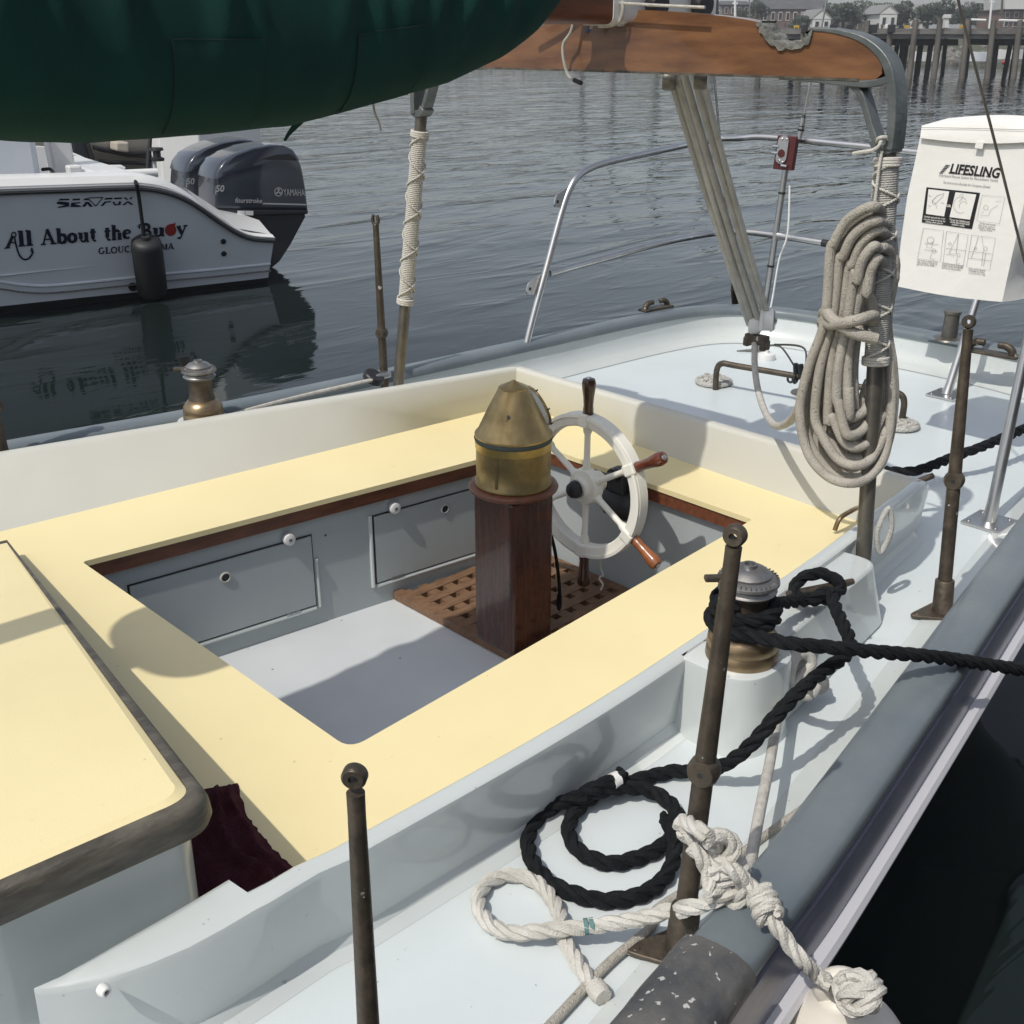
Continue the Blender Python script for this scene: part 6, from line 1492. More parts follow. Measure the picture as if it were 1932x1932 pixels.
m_ = MB(); word(m_, 'll', (35, 465), (64, 463), capH); tag(m_.obj('lettering', 'navy', mbt, smooth=False), kind='stuff')
m_ = MB(); word(m_, 'Bu', (263, 449), (312, 445), capH * 0.95); word(m_, 'y', (333, 443), (353, 441), capH * 0.95); tag(m_.obj('lettering', 'navy', mbt, smooth=False), kind='stuff')
m_ = MB(); word(m_, 'GLOUCESTER', (186, 479.5), (298, 472), capH * 0.43); word(m_, 'MA', (304, 471.5), (329, 469.5), capH * 0.43); tag(m_.obj('port_lettering', 'navy', mbt, smooth=False), kind='stuff')
# fish hook letter A
def hr(m_, pts, w, off=0.004):
    vs_, fs_ = rib(pts, w); m_.add([H(*v, off) for v in vs_], fs_)
z4 = lambda x, y: (x * .16, 232 + y * .16)
m_ = MB(); hr(m_, [z4(85, 1475), z4(150, 1330)], 6.0)
hr(m_, [z4(50, 1478), z4(118, 1470)], 2.6, 0.0046); hr(m_, [z4(108, 1405), z4(185, 1415)], 2.4, 0.0046)
hr(m_, [z4(*p) for p in arc(162, 1318, 26, 28, 0, 360)], 2.6, 0.005)
hr(m_, [z4(170, 1345), z4(185, 1420), z4(205, 1500), z4(228, 1560), z4(262, 1600), z4(300, 1612), z4(345, 1595), z4(376, 1555), z4(384, 1510), z4(372, 1475)], 3.4, 0.0052)
hr(m_, [z4(372, 1470), z4(395, 1535)], 2.2, 0.0056); hr(m_, [z4(372, 1475), z4(362, 1520)], 2.0, 0.0058)
tag(m_.obj('fish_hook_letter', 'navy', mbt, smooth=False), kind='stuff')
m_ = MB(); vs_ = [(322 + 10.8 * math.cos(a) + (4 if False else 0), 434 + 11.2 * math.sin(a)) for a in [2 * math.pi * k / 28 for k in range(28)]]
vs_[22] = (329, 421); vs_[23] = (331.5, 419.5); vs_[24] = (331, 423)
m_.add([H(*v, 0.004) for v in vs_], [list(range(28))]); m_.obj('buoy_emblem', 'red', mbt, smooth=False)
# builder's logo with split letters
m_ = MB(); m2 = MB()
lz = lambda x, y: H(x * .16, 232 + y * .16, 0.004)
def quad(mm, *p): mm.add([lz(*q) for q in p], [list(range(len(p)))])
quad(m_, (665, 935), (700, 925), (812, 935), (818, 985), (690, 1002), (678, 990), (770, 968), (672, 955))
quad(m_, (840, 940), (945, 932), (948, 945), (872, 955), (950, 975), (955, 990), (832, 992))
quad(m_, (965, 985), (1010, 930), (1045, 930), (1095, 985), (1060, 990), (1030, 950), (1005, 988))
quad(m_, (1185, 978), (1235, 925), (1312, 920), (1305, 935), (1250, 940), (1215, 978))
quad(m_, (1325, 930), (1355, 928), (1352, 955), (1395, 955), (1400, 925), (1430, 925), (1420, 965), (1345, 972))
quad(m_, (1440, 968), (1495, 925), (1520, 925), (1575, 962), (1545, 966), (1505, 938), (1475, 966))
tag(m_.obj('builder_logo', 'navy', mbt, smooth=False), kind='stuff')
quad(m2, (680, 915), (710, 893), (820, 893), (815, 912)); quad(m2, (850, 915), (860, 893), (945, 890), (942, 910)); quad(m2, (975, 912), (1005, 888), (1030, 888), (1050, 910))
quad(m2, (1225, 905), (1245, 883), (1330, 880), (1325, 900)); quad(m2, (1340, 900), (1350, 880), (1440, 878), (1435, 898)); quad(m2, (1455, 880), (1485, 878), (1512, 905), (1490, 908)); quad(m2, (1525, 900), (1540, 875), (1565, 874), (1545, 902))
for a, b in (((1030, 885), (1130, 980)), ((1130, 980), (1215, 878)), ((1215, 878), (1045, 884))):
    vs_, fs_ = rib([a, b], 12); m2.add([lz(*v) for v in vs_], fs_)
tag(m2.obj('builder_logo', 'cowl', mbt, smooth=False), kind='stuff')
# outboards
EO = 0.52
def E(px, py, off=0.0): return HV(px, py, EO + off)
def engine(root):
    cowl_px = [(404, 396), (404, 372), (405, 350), (409, 323), (421, 305), (445, 291), (477, 279), (512, 273), (536, 274), (552, 282), (566, 303), (575, 340), (580, 376), (582, 398)]
    P_ = cr([E(*q) for q in cowl_px], 4); cen_ = sum(P_, Vector()) / len(P_)
    base_b, base_a = P_[0], P_[-1]
    def ring_(k, off): return [cen_ + (p - cen_) * k + mn * off for p in P_]
    m_ = MB(); m_.loft([ring_(0.93, -0.012), ring_(0.975, 0.0), ring_(1.0, 0.05), ring_(1.0, 0.36), ring_(0.97, 0.41), ring_(0.9, 0.425)]); m_.obj('cowling', 'cowl', root, angle=45)
    crown = [(404.5, 338), (409, 323), (421, 305), (445, 291), (477, 279), (512, 273), (536, 274), (552, 282), (565, 301), (520, 304), (470, 314), (430, 327)]
    C = [E(*q) for q in crown]; c2 = sum(C, Vector()) / len(C)
    m_ = MB(); m_.loft([[cen_ + (p - cen_) * 0.955 - mn * 0.018 for p in C], [cen_ + (p - cen_) * 0.99 - mn * 0.008 for p in C], [cen_ + (p - cen_) * 1.012 + mn * 0.05 for p in C], [cen_ + (p - cen_) * 1.012 + mn * 0.36 for p in C], [cen_ + (p - cen_) * 0.97 + mn * 0.43 for p in C]]); m_.obj('cowl_crown', 'cowl', root, angle=45)
    vent = [E(*q, -0.026) for q in ((490, 301), (520, 292), (547, 290), (556, 295), (561, 302))]
    m_ = MB(); m_.prism(vent, mn * 0.012); m_.obj('air_intake', 'black', root, smooth=False)
    low_px = [(418, 402), (580, 398), (582, 408), (568, 434), (553, 462), (531, 496), (512, 512), (500, 530), (499, 480), (508, 450), (503, 424), (480, 414), (430, 410)]
    P2 = [E(*q) for q in low_px]; c3 = sum(P2, Vector()) / len(P2)
    m_ = MB(); m_.loft([[c3 + (p - c3) * 0.95 + mn * 0.03 for p in P2], [p + mn * 0.07 for p in P2], [p + mn * 0.34 for p in P2], [c3 + (p - c3) * 0.95 + mn * 0.38 for p in P2]]); m_.obj('lower_leg', 'cowldark', root, angle=40)
    skirt = [(407, 394), (582, 396), (582, 404), (470, 408), (418, 403)]
    m_ = MB(); m_.prism([E(*q, -0.008) for q in skirt], mn * 0.425); m_.obj('skirt', 'cowldark', root, smooth=False, bevel=0.012)
    on = -mn * 0.0005
    m_ = MB(); vs_, fs_ = rib([(496, 384), (578, 386)], 2.6); m_.add([E(*v, -0.0185) for v in vs_], fs_); m_.obj('stripe', 'decal', root, smooth=False)
    m_ = MB(); text_between(m_, 'fourstroke', E(444, 382, -0.018), E(495, 383, -0.018), on, 1.0, 0.01, 0.3); tag(m_.obj('lettering', 'decal', root, smooth=False), kind='stuff')
    m_ = MB(); text_between(m_, '50', E(407, 361.5, -0.018), E(424, 361.5, -0.018), on, 1.0, 0.02, 0.25); tag(m_.obj('lettering', 'decal', root, smooth=False), kind='stuff')
    m_ = MB(); text_between(m_, 'YAMAHA', E(535, 369, -0.018), E(575, 369.5, -0.018), on, 1.7, 0.0, 0); tag(m_.obj('lettering', 'decal', root, smooth=False), kind='stuff')
    m_ = MB()
    lc = (525.5, 362)
    vs_, fs_ = rib([(lc[0] + 7.2 * math.cos(a), lc[1] + 7.8 * math.sin(a)) for a in [2 * math.pi * k / 24 for k in range(24)]], 1.5, True); m_.add([E(*v, -0.0185) for v in vs_], fs_)
    for a0 in (-90, 30, 150):
        a = math.radians(a0); vs_, fs_ = rib([(lc[0] - 1 * math.cos(a), lc[1] - 1 * math.sin(a)), (lc[0] + 6.5 * math.cos(a), lc[1] + 6.9 * math.sin(a))], 1.6); m_.add([E(*v, -0.0185) for v in vs_], fs_)
        b_ = a + 0.5; vs_, fs_ = rib([(lc[0] + 2.2 * math.cos(b_), lc[1] + 2.2 * math.sin(b_)), (lc[0] + 5.2 * math.cos(a + .32), lc[1] + 5.4 * math.sin(a + .32))], 0.9); m_.add([E(*v, -0.0185) for v in vs_], fs_)
        b_ = a - 0.5; vs_, fs_ = rib([(lc[0] + 2.2 * math.cos(b_), lc[1] + 2.2 * math.sin(b_)), (lc[0] + 5.2 * math.cos(a - .32), lc[1] + 5.4 * math.sin(a - .32))], 0.9); m_.add([E(*v, -0.0185) for v in vs_], fs_)
    tag(m_.obj('emblem', 'decal', root, smooth=False), kind='stuff')
    m_ = MB(); m_.prism([E(448, 397.5, -0.0095), E(462, 397.7, -0.0095), E(462, 406, -0.0095), E(448, 405.6, -0.0095)], mn * 0.001); m_.prism([E(463, 397.7, -0.0095), E(478, 398, -0.0095), E(478, 406.4, -0.0095), E(463, 406, -0.0095)], mn * 0.001); tag(m_.obj('warning_label', 'plastic', root, smooth=False), kind='stuff')
eng = thing('outboard_motor', 'near blue grey outboard motor on the stern of the white motorboat', 'outboard', E(490, 400, 0.2), 'outboard motors on the motorboat stern')
engine(eng)
e2 = copy_thing(eng, eng.location + mn * 0.62 - mu * 0.03)
e2['label'] = 'far outboard motor half hidden behind the near one'
# fender and rod on the motorboat
ff = thing('boat_fender', 'black cylinder fender hanging on a cord over the white motorboat side', 'fender', H(283, 510, 0.13))
ft0, ft1 = H(275, 452, 0.13), H(289, 557, 0.11)
fax = (ft1 - ft0).normalized(); FL = (ft1 - ft0).length; fr = 0.112
m_ = MB(); m_.lathe([(0, -0.03), (0.03, -0.03), (0.035, -0.005), (fr * 0.75, 0.0), (fr * 0.95, 0.02), (fr, 0.05), (fr * 1.02, FL * 0.5), (fr, FL - 0.06), (fr * 0.9, FL - 0.025), (fr * 0.5, FL - 0.002), (0, FL)], ft0, fax, 32); m_.obj('cylinder', 'rubber', ff, angle=50)
m_ = MB(); m_.tube(cr([HV(234, 331, 0.2), HV(250, 334, 0.02), H(257, 347, 0.07), H(262, 372, 0.05), H(272, 447, 0.12)], 6), 0.0135, 8); m_.obj('cord', 'rope_black', ff)
rd = thing('fishing_rod', 'black fishing rod with reel standing in the white motorboat rail', 'fishing rod', HV(281, 318, 0.4))
m_ = MB(); m_.tube([HV(279, 330, 0.4), HV(281, 290, 0.4), HV(284, 255, 0.4), HV(290, 180, 0.42)], [0.022, 0.020, 0.014, 0.008], 10); m_.obj('rod', 'black', rd)
m_ = MB(); m_.lathe([(0, -0.05), (0.05, -0.05), (0.055, -0.03), (0.03, -0.02), (0.03, 0.02), (0.055, 0.03), (0.05, 0.05), (0, 0.05)], HV(296, 291, 0.36), (0, 0, 1), 20); m_.obj('reel', 'black', rd)
m_ = MB(); m_.tube([HV(289, 293, 0.4), HV(292, 322, 0.4)], 0.020, 12); m_.obj('rod_holder', 'gel', rd)

# floating dock, beige boat and white dock box behind the motorboat
dk = thing('floating_dock', 'grey planked floating dock behind the white motorboat', 'dock', MS0 + mn * 3.2)
ZD = -0.38
d0 = MS0 + mn * 2.75 - mu * 2.5
DL, DW = 5.4, 1.5
dl = [d0, d0 + mu * DL, d0 + mu * DL + mn * DW, d0 + mn * DW]
m_ = MB(); m_.prism([Vector((p.x, p.y, ZW - 0.1)) for p in dl], (0, 0, ZD - ZW + 0.06)); m_.obj('float', 'beam', dk, smooth=False)
npk = 30
for k in range(npk):
    c = d0 + mu * (DL * (k + 0.5) / npk) + mn * (DW / 2)
    m_ = MB(); m_.box(Vector((c.x, c.y, ZD)), (DL / npk - 0.012, DW + 0.06, 0.04), (mu, mn, Vector((0, 0, 1)))); m_.obj('plank', 'beam', dk, smooth=False)
wbx = thing('dock_box', 'tall white box shaped post standing on the dock behind the outboards', 'dock post', dl[1])
wb_c = HV(381, 325, 3.0)
a1 = (HV(343, 320, 3.35) - HV(381, 320, 3.0)); a2 = HV(460, 320, 3.25) - HV(381, 320, 3.0)
cb = HV(380, 320, 3.0)
u1 = (-mu * 0.35 + mn * 0.2); u2 = mu * 0.75 + mn * 0.18
pb = [cb, cb + u2, cb + u2 + mn * 0.55, cb + u1 + mn * 0.3, cb + u1]
m_ = MB(); m_.prism([Vector((p.x, p.y, ZD + 0.02)) for p in pb], (0.02, 0.0, 1.5)); m_.obj('casing', 'gel', wbx, smooth=False, bevel=0.01)
m_ = MB(); m_.prism([Vector((p.x, p.y, ZD + 1.52)) + Vector((0.02, 0, 0)) for p in pb], (0, 0, 0.05)); m_.obj('lid', 'gel', wbx, smooth=False)
bb_ = thing('beige_boat', 'beige boat with black rub rails moored behind the dock', 'boat', MS0 + mn * 5.2)
BOFF = 4.5
def V2(px, py, d=0.0): return HV(px, py, BOFF + d)
rows = []
for px in range(-60, 440, 20):
    fl_ = max(0, (px - 330) / 110.0)
    rows.append([V2(px, 195 + 0 * px), V2(px, 262 + 6 * math.sin(px * .01)), V2(px, 300, 0.08), V2(px, 345, 0.25 + fl_ * 0.2), V2(px, 352, 1.8), V2(px, 195, 1.9)])
m_ = MB(); m_.loft(rows); m_.obj('hull', 'cream_hull', bb_, angle=30)
for pts in (((-60, 283), (40, 283), (86, 279), (110, 279)), ((176, 278), (242, 290), (309, 288), (430, 286)), ((184, 283), (240, 294), (309, 298), (430, 298)), ((186, 304), (210, 306), (309, 309), (430, 311))):
    m_ = MB(); m_.tube([V2(*q, -0.02) for q in pts], 0.022 if pts[0][0] != 184 else 0.012, 8); m_.obj('rub_rail', 'rubber', bb_)
m_ = MB(); m_.prism([V2(219, 268, -0.25), V2(244, 268, -0.25), V2(244, 288, -0.25), V2(219, 285, -0.25)], mn * 0.24); m_.obj('boarding_step', 'cream_hull', bb_, smooth=False, bevel=0.02)
m_ = MB(); m_.tube([V2(48, 287, -0.015), V2(52, 292, -0.015)], 0.03, 10); m_.obj('hull_fitting', 'steeldull', bb_)
for px in (57, 78): 
    m_ = MB(); m_.tube([V2(px, 295, -0.012), V2(px + 1, 311, -0.012)], 0.012, 8); m_.obj('strut', 'bronze', bb_)
m_ = MB(); m_.prism([V2(134, 255, -0.1), V2(168, 262, -0.1), V2(180, 300, -0.1), V2(178, 318, -0.1), V2(140, 318, -0.1)], mn * 0.2); m_.obj('outdrive_cover', 'cowldark', bb_, smooth=False, bevel=0.03)
m_ = MB(); m_.tube([V2(166, 272, -0.14), V2(176, 308, -0.14)], 0.02, 8); m_.obj('strut', 'black', bb_)
m_ = MB(); m_.prism([V2(37, 312, -0.03), V2(60, 316, -0.03), V2(66, 324, -0.03), V2(37, 324, -0.03)], mn * 0.02); m_.obj('dark_opening', 'black', bb_, smooth=False)

# ------------------------------------------------------------------ timber pier and the shore beyond
PD = 55.0
def F_(px, py, D): return DD(px, py, D)
fwd = Vector((_cy, _sy, 0))
pr = thing('pier', 'long grey timber pier on leaning piles across the harbour', 'pier', F_(1760, 135, PD))
def pbeam(x0, x1, y0, y1, D, th, m, nm):
    a, b = F_(x0, y1, D), F_(x1, y1, D); c, d = F_(x1, y0, D), F_(x0, y0, D)
    m_ = MB(); m_.prism([a, b, c, d], fwd * th); return m_.obj(nm, m, pr, smooth=False)
joints = [1430, 1535, 1636, 1727, 1773, 1826, 1874, 1924, 1990, 2080, 2200]
for a, b in zip(joints, joints[1:]):
    pbeam(a + 0.4, b - 0.4, 53.5 + random.uniform(-.4, .4), 64.5, PD, 0.3, 'beam', 'stringer')
    pbeam(a + 0.4, b - 0.4, 66, 73, PD + 0.12, 0.3, 'beam', 'stringer')
pbeam(1430, 2200, 60, 66.5, PD + 0.35, 7.0, 'beam', 'deck')
for a, b in ((1692, 1808), (1893, 1960), (1480, 1580)): pbeam(a, b, 74, 86, PD + 1.0, 5.0, 'pile_dark', 'dark_underside')  # dark boxes filling the space below the pier deck
random.seed(11)
fp = [(1517, 44, 152), (1598, 42, 150), (1636, 39, 148), (1679, 60, 146), (1727, 37, 139), (1773, 36, 139), (1826, 36, 139), (1874, 38, 140), (1924, 38, 140), (1440, 42, 140), (1980, 38, 140), (2050, 40, 140), (2130, 40, 140)]
for x, y, yb in fp:
    t_ = F_(x + 1, y, PD - 0.15); b_ = F_(x - 10, 138, PD - 0.4); b_.z = ZW - 0.2
    m_ = MB(); m_.tube([b_, b_ * 0.5 + t_ * 0.5, t_], [0.135, 0.125, 0.12], 10); m_.obj('pile', 'pile', pr)
for x, w in ((1695, 8), (1704, 6), (1712, 9), (1739, 10), (1758, 9), (1774, 9), (1785, 7), (1829, 8), (1880, 12), (1909, 8), (1921, 11), (1940, 9), (1500, 9), (1560, 8), (1610, 9), (1650, 8), (2000, 9), (2060, 9)):
    D = PD + random.uniform(1.5, 5.5); t_ = F_(x, 70, D); b_ = Vector((t_.x + random.uniform(-.1, .1), t_.y + random.uniform(-.1, .1), ZW - 0.2))
    m_ = MB(); m_.tube([b_, t_], w * D / FPX * 0.5, 10); m_.obj('inner_pile', 'pile_dark', pr)
for x in (1517, 1570, 1600, 1646, 1680):
    c = F_(x + 2, 54, PD - 0.35); m_ = MB(); m_.box(c, (0.3, 0.26, 0.34), (_R, fwd, Vector((0, 0, 1)))); m_.obj('pile_strap', 'black', pr, smooth=False, bevel=0.03)
for x, y0 in ((1586, 42), (1621, 46), (1629, 46), (1656, 44), (1664, 46), (1707, 46), (1540, 46), (1480, 44)):
    a, b = F_(x, 55, PD + 1), F_(x, y0, PD + 1); m_ = MB(); m_.tube([a, b], 0.06, 8); m_.obj('rail_post', 'pile', pr)
m_ = MB(); m_.tube([F_(1832, 37, PD + 2), F_(1860, 38, PD + 2)], 0.05, 8); m_.obj('guard_rail', 'plastic', pr)
m_ = MB(); m_.tube([F_(1885, 38, PD + 2), F_(1950, 40, PD + 2)], 0.05, 8); m_.obj('guard_rail', 'plastic', pr)
def small_box(name, label, cat, x0, x1, y0, y1, D, m, th=0.4):
    a = F_((x0 + x1) / 2, y1, D); t = thing(name, label, cat, a)
    m_ = MB(); m_.prism([F_(x0, y1, D), F_(x1, y1, D), F_(x1, y0, D), F_(x0, y0, D)], fwd * th); m_.obj('body', m, t, smooth=False, bevel=0.02)
    return t
pw = small_box('pier_pedestal', 'cream power pedestal standing on the distant pier deck', 'pedestal', 1783, 1791, 31, 53, PD + 1.5, 'hwhite')
m_ = MB(); m_.box(F_(1787, 31, PD + 1.6), (0.30, 0.3, 0.16), (_R, fwd, Vector((0, 0, 1)))); m_.obj('hood', 'hwhite', pw, smooth=False, bevel=0.02)
wsn = small_box('pier_notice', 'small plain white board on the edge of the distant pier', 'board', 1670, 1679, 46, 54, PD + 0.6, 'plastic', 0.05)
m_ = MB(); m_.tube([F_(1674, 60, PD + 0.8), F_(1674, 47, PD + 0.8)], 0.04, 8); m_.obj('post', 'pile', wsn)
for i, x in enumerate((1503, 1712, 1815)):
    t = small_box('yellow_ladder_head', ['yellow ladder rail on the pier above the crossbar notch', 'yellow ladder rail on the pier left of the cream pedestal', 'yellow ladder rail on the pier right of the cream pedestal'][i], 'ladder', x - 5, x + 5, 48, 52.5, PD + 0.2, 'yellow', 0.1)
    for q in (-4, 4):
        m_ = MB(); m_.tube([F_(x + q, 56, PD + 0.1), F_(x + q, 48, PD + 0.1)], 0.03, 8); m_.obj('side_rail', 'yellow', t)
# shore
shore = MB()
rows = []
for D, y in ((72, None), (78, -0.8), (80, -0.3), (84, 0.75), (95, 1.0), (130, 1.1), (180, 1.5), (260, 2.0), (420, 2.0)):
    z = -1.6 if y is None else y
    rows.append([Vector((0, 0, 0)) + fwd * D + _R * s_ * (0.5 + D / 100) + Vector((0, 0, z + 0.15 * mnoise.noise(Vector((s_ * .1, D * .05, 0))))) for s_ in range(-130, 121, 5)])
shore.loft(rows, closed=False)
tag(shore.obj('hillside', 'hillgrass', angle=80), kind='structure')
random.seed(21)
rk = MB()
ico = bmesh.new(); bmesh.ops.create_icosphere(ico, subdivisions=1, radius=1)
iv = [v.co.copy() for v in ico.verts]; ifc = [[v.index for v in f.verts] for f in ico.faces]; ico.free()
def rock(mb_, c, s): 
    k = [random.uniform(.7, 1.2) for _ in range(3)]
    mb_.add([c + Vector((v.x * s * k[0], v.y * s * k[1], v.z * s * k[2])) * (1 + 0.25 * mnoise.noise(v * 1.7 + c)) for v in iv], ifc)
for k in range(900):
    D = random.uniform(78, 85); f_ = (D - 78) / 7
    s_ = random.uniform(-30, 45)
    rock(rk, fwd * D + _R * s_ + Vector((0, 0, -0.75 + 1.5 * f_ + random.uniform(-.1, .1))), random.uniform(0.16, 0.42))
tag(rk.obj('shore_rocks', 'rock', smooth=False), kind='stuff')
def tree(px, py, w, h, D, label, lf='leaf', n=2200):
    z0 = 1.0 + (D - 95) * 0.02
    c = F_(px, py, D); k = D / FPX
    W_, H_ = w * k / 2 * 1.25, h * k / 2 * 1.2
    t = thing('tree', label, 'tree', (c.x, c.y, z0), 'trees along the far shore')
    m_ = MB(); m_.tube([Vector((c.x, c.y, z0 - 0.5)), Vector((c.x, c.y, c.z - H_ * 0.3)), Vector((c.x + 0.1, c.y, c.z + H_ * 0.4))], [0.05 * (W_ + H_) + 0.05, 0.04 * (W_ + H_) + 0.04, 0.03], 8); tk = m_.obj('trunk', 'bark', t)
    m_ = MB()
    lobes = [(Vector((random.uniform(-.55, .55) * W_, random.uniform(-.5, .5) * W_, random.uniform(-.5, .55) * H_)), random.uniform(.26, .55)) for _ in range(13)]
    for i in range(n):
        lc_, lr = random.choice(lobes)
        d = Vector((random.gauss(0, 1), random.gauss(0, 1), random.gauss(0, 1))).normalized() * random.uniform(.6, 1.0) ** 0.5
        p = c + lc_ + Vector((d.x * W_ * lr, d.y * W_ * lr, d.z * H_ * lr))
        s_ = random.uniform(.03, .10) * (W_ + H_) * 0.5
        a_ = Vector((random.gauss(0, 1), random.gauss(0, 1), random.gauss(0, 1))).normalized(); b_ = a_.orthogonal().normalized()
        m_.add([p + a_ * s_, p + b_ * s_, p - a_ * s_, p - b_ * s_], [[0, 1, 2, 3]])
    m_.obj('crown', lf, t, smooth=False)
TL = [(1592, 30, 62, 40, 118, 'dark round tree left of the leaning antenna whip', 'leaf'), (1640, 36, 52, 34, 120, 'dark bushy tree between the two white gabled houses', 'leaf'), (1616, 22, 60, 30, 132, 'pale grey green tree behind the dark bushy tree', 'leaf2'),
      (1702, 30, 48, 40, 116, 'dark round tree right of the white gabled house', 'leaf'), (1752, 28, 50, 32, 122, 'broad dark tree behind the cream pedestal', 'leaf'), (1788, 24, 62, 36, 124, 'tall dark tree above the cream pedestal', 'leaf'), (1832, 28, 52, 36, 120, 'dark tree left of the pale light pole', 'leaf'),
      (1872, 30, 34, 26, 126, 'small tree beside the white topped building', 'leaf'), (1508, 44, 44, 22, 112, 'low dark shrub tree above the crossbar notch', 'leaf'), (1550, 46, 36, 20, 112, 'low bush in front of the long brick building', 'leaf'), (1430, 22, 34, 30, 125, 'slim dark tree left of the long brick building', 'leaf'),
      (1396, 30, 28, 24, 120, 'dark tree beside the white mast left of the crossbar peak', 'leaf'), (1668, 24, 44, 26, 138, 'grey green tree showing over the white gabled roof', 'leaf2'), (1726, 30, 30, 26, 134, 'narrow dark tree beside the cupola house', 'leaf'), (1858, 26, 34, 26, 136, 'dim tree on the skyline behind the light pole', 'leaf2'), (1300, 26, 60, 36, 125, 'broad tree hidden behind the boom end', 'leaf'), (1200, 28, 70, 36, 128, 'dark tree behind the crossbar middle', 'leaf'), (1080, 30, 80, 40, 128, 'wide tree behind the boom', 'leaf'), (1960, 26, 50, 36, 120, 'dark tree beyond the right picture edge', 'leaf')]
for a in TL: tree(*a)
def house(name, label, x0, x1, ytop, yb, D, wall, roof, ridge=0.4, wins=3, rows_=1, gable=True, chim=False, depth=6.0):
    b0, b1 = F_(x0, yb, D), F_(x1, yb, D); ze = F_(x0, ytop, D).z
    k = D / FPX; rise = (x1 - x0) * k * ridge
    t = thing(name, label, 'house', (b0 + b1) / 2, 'houses on the far shore')
    ex = (b1 - b0); L = ex.length; ex.normalize()
    zb_ = 0.6
    m_ = MB(); m_.prism([Vector((b0.x, b0.y, zb_)), Vector((b1.x, b1.y, zb_)), Vector((b1.x, b1.y, ze)), Vector((b0.x, b0.y, ze))], fwd * depth); wl_ = m_.obj('wall', wall, t, smooth=False)
    q0, q1 = Vector((b0.x, b0.y, ze)), Vector((b1.x, b1.y, ze))
    m_ = MB()
    if gable:      # ridge runs away from the viewer
        mid_ = (q0 + q1) / 2 + Vector((0, 0, rise))
        m_.prism([q0 - ex * 0.2, q1 + ex * 0.2, mid_ + Vector((0, 0, 0.12))], fwd * depth); rf = m_.obj('roof', roof, t, smooth=False)
        m_ = MB(); m_.prism([q0 - fwd * 0.05, q1 - fwd * 0.05, mid_ - fwd * 0.05 - Vector((0, 0, 0.15))], fwd * 0.045); m_.obj('gable', wall, t, smooth=False)
    else:
        m_.loft([[q0 - ex * 0.2 - fwd * 0.2, q0 - ex * 0.2 + fwd * (depth / 2) + Vector((0, 0, rise)), q0 - ex * .2 + fwd * (depth + 0.2)], [q1 + ex * 0.2 - fwd * 0.2, q1 + ex * 0.2 + fwd * (depth / 2) + Vector((0, 0, rise)), q1 + ex * .2 + fwd * (depth + 0.2)]]); rf = m_.obj('roof', roof, t, smooth=False)
    if chim:
        m_ = MB(); c = (q0 * 0.7 + q1 * 0.3) + fwd * depth * 0.4 + Vector((0, 0, rise * 0.8)); m_.box(c, (0.5, 0.5, 1.0)); m_.obj('chimney', 'hbrick', rf, smooth=False)
    hgt = ze - F_(x0, yb, D).z
    for r_ in range(rows_):
        for i in range(wins):
            c = b0 + ex * (L * (i + 0.5) / wins) - fwd * 0.02; c.z = ze - hgt * (r_ + 0.5) / rows_
            ww, wh = L / wins * 0.38, hgt / rows_ * 0.5
            m_ = MB(); m_.box(c, (ww * 1.3, 0.06, wh * 1.25), (ex, fwd, Vector((0, 0, 1)))); wf = m_.obj('window', 'hwhite', t, smooth=False)
            m_ = MB(); m_.box(c - fwd * 0.02, (ww, 0.06, wh), (ex, fwd, Vector((0, 0, 1)))); m_.obj('pane', 'glass', wf, smooth=False)
house('brick_building', 'long brick building with big slate roof and a row of windows above the crossbar', 1436, 1562, 17, 44, 135, 'hbrick', 'hroof', 0.16, 9, 1, False, True, 7)
house('white_house', 'white gabled house left of the antenna whip above the pier', 1532, 1566, 36, 54, 110, 'hwhite', 'hroofl', 0.42, 2, 1)
house('white_house', 'white gabled house between dark trees right of the antenna whip', 1658, 1690, 26, 54, 113, 'hwhite', 'hroofl', 0.40, 2, 1)
house('white_house', 'small pale house with cupola right of the round dark tree', 1724, 1748, 20, 54, 128, 'hwhite', 'hroofl', 0.35, 2, 2)
house('grey_house', 'grey shingled house behind the white mast', 1316, 1360, 16, 50, 120, 'hgrey', 'hroof', 0.3, 3, 2)
house('brick_house', 'dark brick house between the mast and the slim tree', 1362, 1412, 9, 50, 128, 'hbrick', 'hroof', 0.14, 4, 2, False)
house('white_topped_building', 'brick building with white upper floor at the right picture edge', 1888, 1990, 19, 54, 112, 'hbrick', 'hroofl', 0.02, 6, 2, False)
bx_ = F_(1895, 19, 111.5)
wt = small_box('upper_storey', 'plain white upper storey block above the brick building at the right edge', 'building', 1896, 2000, -6, 17.5, 111.3, 'hwhite', 5)
house('hill_house', 'small grey house on the skyline left of the light pole', 1846, 1868, 16, 40, 150, 'hgrey', 'hroof', 0.3, 2, 1)
house('hill_house', 'pale distant house peeping over the trees near the skyline', 1570, 1596, 16, 40, 165, 'hgrey', 'hroofl', 0.3, 2, 2)
def pole(x0, y0, x1, y1, D, label, r, m='plastic'):
    t = thing('mast', label, 'mast', F_(x0, y0, D)); m_ = MB(); m_.tube([F_(x0, y0, D), F_(x1, y1, D)], r, 8); m_.obj('pole', m, t)
    m_ = MB(); m_.box(F_(x1 * 0.45 + x0 * .55, y1 * 0.45 + y0 * .55, D), (0.3, 0.08, 0.08), (_R, fwd, Vector((0, 0, 1)))); m_.obj('spreader', m, t, smooth=False)
pole(1387, 60, 1387, -60, 70, 'white mast standing left of the long brick building', 0.07)
pole(1866, 55, 1878, -60, 70, 'pale leaning light pole right of the pier pedestal', 0.06)
pole(1414, 60, 1414, -10, 72, 'thin grey mast beside the slim dark tree', 0.035, 'steeldull')
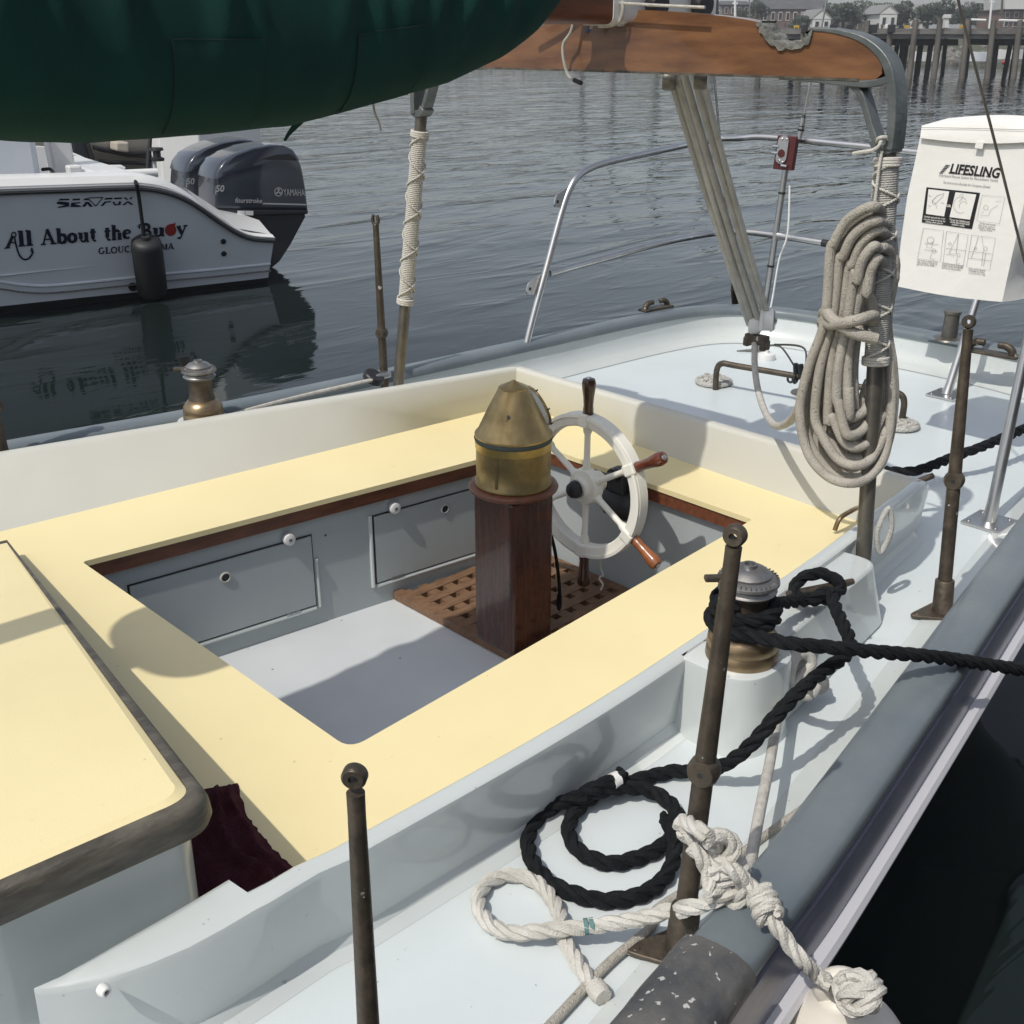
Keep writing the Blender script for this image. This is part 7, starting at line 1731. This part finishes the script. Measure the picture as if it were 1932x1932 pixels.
for x_, h_, lb_ in ((1245, -150, 'tall dark mast far behind the middle of the crossbar'), (1350, -190, 'tall dark mast far behind the mainsheet'), (1160, -60, 'dark mast far behind the boom end'), (1100, -40, 'shorter dark mast far behind the crossbar')): pole(x_, 112, x_ + 3, h_, 80, lb_, 0.16, 'pile_dark')
pole(1888, 60, 1892, -20, 66, 'dark pole beside the white topped building', 0.06, 'pile')
# low floats with skiffs under the pier
fl1 = thing('far_float', 'pale low float seen between the pier piles', 'float', F_(1830, 114, 76))
m_ = MB(); m_.prism([F_(1690, 116, 76), F_(1935, 119, 74), F_(1935, 114, 74), F_(1690, 112, 76)], fwd * 1.2); m_.obj('deck', 'beam', fl1, smooth=False)
for x in (1720, 1770, 1830, 1880, 1920):
    m_ = MB(); m_.tube([F_(x, 119, 75), F_(x, 100, 75)], 0.06, 8); m_.obj('post', 'plastic', fl1)
def skiff(px, py, L_, D, label, m):
    c = F_(px, py, D); t = thing('skiff', label, 'small boat', c, 'small boats under the pier')
    rings = []
    for s_, w_, zt in ((-1, .05, .16), (-.7, .5, .12), (0, .62, .08), (.7, .58, .1), (1, .5, .1)):
        o = c + _R * s_ * L_ / 2
        rings.append([o + fwd * -w_ * .5 + Vector((0, 0, 0.32 + zt)), o + fwd * -w_ * .35 + Vector((0, 0, -0.1)), o + fwd * w_ * .35 + Vector((0, 0, -0.1)), o + fwd * w_ * .5 + Vector((0, 0, 0.32 + zt))])
    m_ = MB(); m_.loft(rings, closed=False); m_.obj('hull', m, t, angle=40)
    m_ = MB(); m_.box(c + Vector((0, 0, 0.34)), (0.25, 0.5, 0.05), (_R, fwd, Vector((0, 0, 1)))); m_.obj('thwart', 'beam', t, smooth=False)
    m_ = MB(); m_.box(c + _R * L_ * 0.46 + Vector((0, 0, 0.5)), (0.2, 0.2, 0.4), (_R, fwd, Vector((0, 0, 1)))); m_.obj('engine', 'cowl', t, smooth=False, bevel=0.05)
skiff(1745, 112, 1.7, 73, 'white skiff moored under the pier left of the cream pedestal', 'gel')
skiff(1905, 108, 1.9, 73, 'white skiff beside the red float under the pier', 'gel')
skiff(1850, 112, 1.6, 73, 'pale skiff between the leaning piles under the pier', 'gelgrey')
c = F_(1894, 118, 72)
rb = MB(); rb.lathe([(0.12 * math.sin(math.pi * k / 10), -0.12 * math.cos(math.pi * k / 10)) for k in range(11)], c, n=16)
tag(rb.obj('red_float', 'red'), 'small red round float on the water under the pier', 'buoy')
# ------------------------------------------------------------------ the berth the photograph is taken from, plus an unseen wall added for shade
nd = thing('near_dock', 'weathered grey timber float the picture is taken from', 'dock', (1, -1.3, -0.4))
m_ = MB(); m_.box((0.5, -1.35, -0.62), (12.0, 2.0, 0.36)); m_.obj('float', 'pile_dark', nd, smooth=False)
for k in range(60):
    m_ = MB(); m_.box((-5.4 + k * 0.2, -1.35, -0.42), (0.186, 2.06, 0.04)); m_.obj('plank', 'beam', nd, smooth=False)
nw = thing('shade_wall', 'tall dark timber wall added out of view to shade the near coaming', 'bulkhead', (0.5, -2.9, 0))  # unseen wall, added to darken the near coaming face and the water
for k in range(36):
    m_ = MB(); m_.box((-6.3 + k * 0.4, -3.0, 0.5), (0.385, 0.25, 3.6)); m_.obj('shade_board', 'pile_dark', nw, smooth=False)
for z in (0.4, 1.9):
    m_ = MB(); m_.box((0.7, -2.84, z), (14.4, 0.1, 0.25)); m_.obj('shade_wall_rail', 'beam', nw, smooth=False)


# ------------------------------------------------------------------ summer haze over the harbour
hm = bpy.data.materials.new('harbour_haze'); hm.use_nodes = True
ht = hm.node_tree; ht.nodes.clear()
ho = ht.nodes.new('ShaderNodeOutputMaterial'); hv = ht.nodes.new('ShaderNodeVolumePrincipled')
hv.inputs['Color'].default_value = (0.93, 0.96, 1.0, 1); hv.inputs['Density'].default_value = 0.0012; hv.inputs['Anisotropy'].default_value = 0.2
ht.links.new(hv.outputs[0], ho.inputs['Volume'])
m_ = MB(); m_.box((0, 0, 5.5), (1440, 1440, 15.0))
tag(m_.obj('haze', hm, smooth=False), kind='stuff')
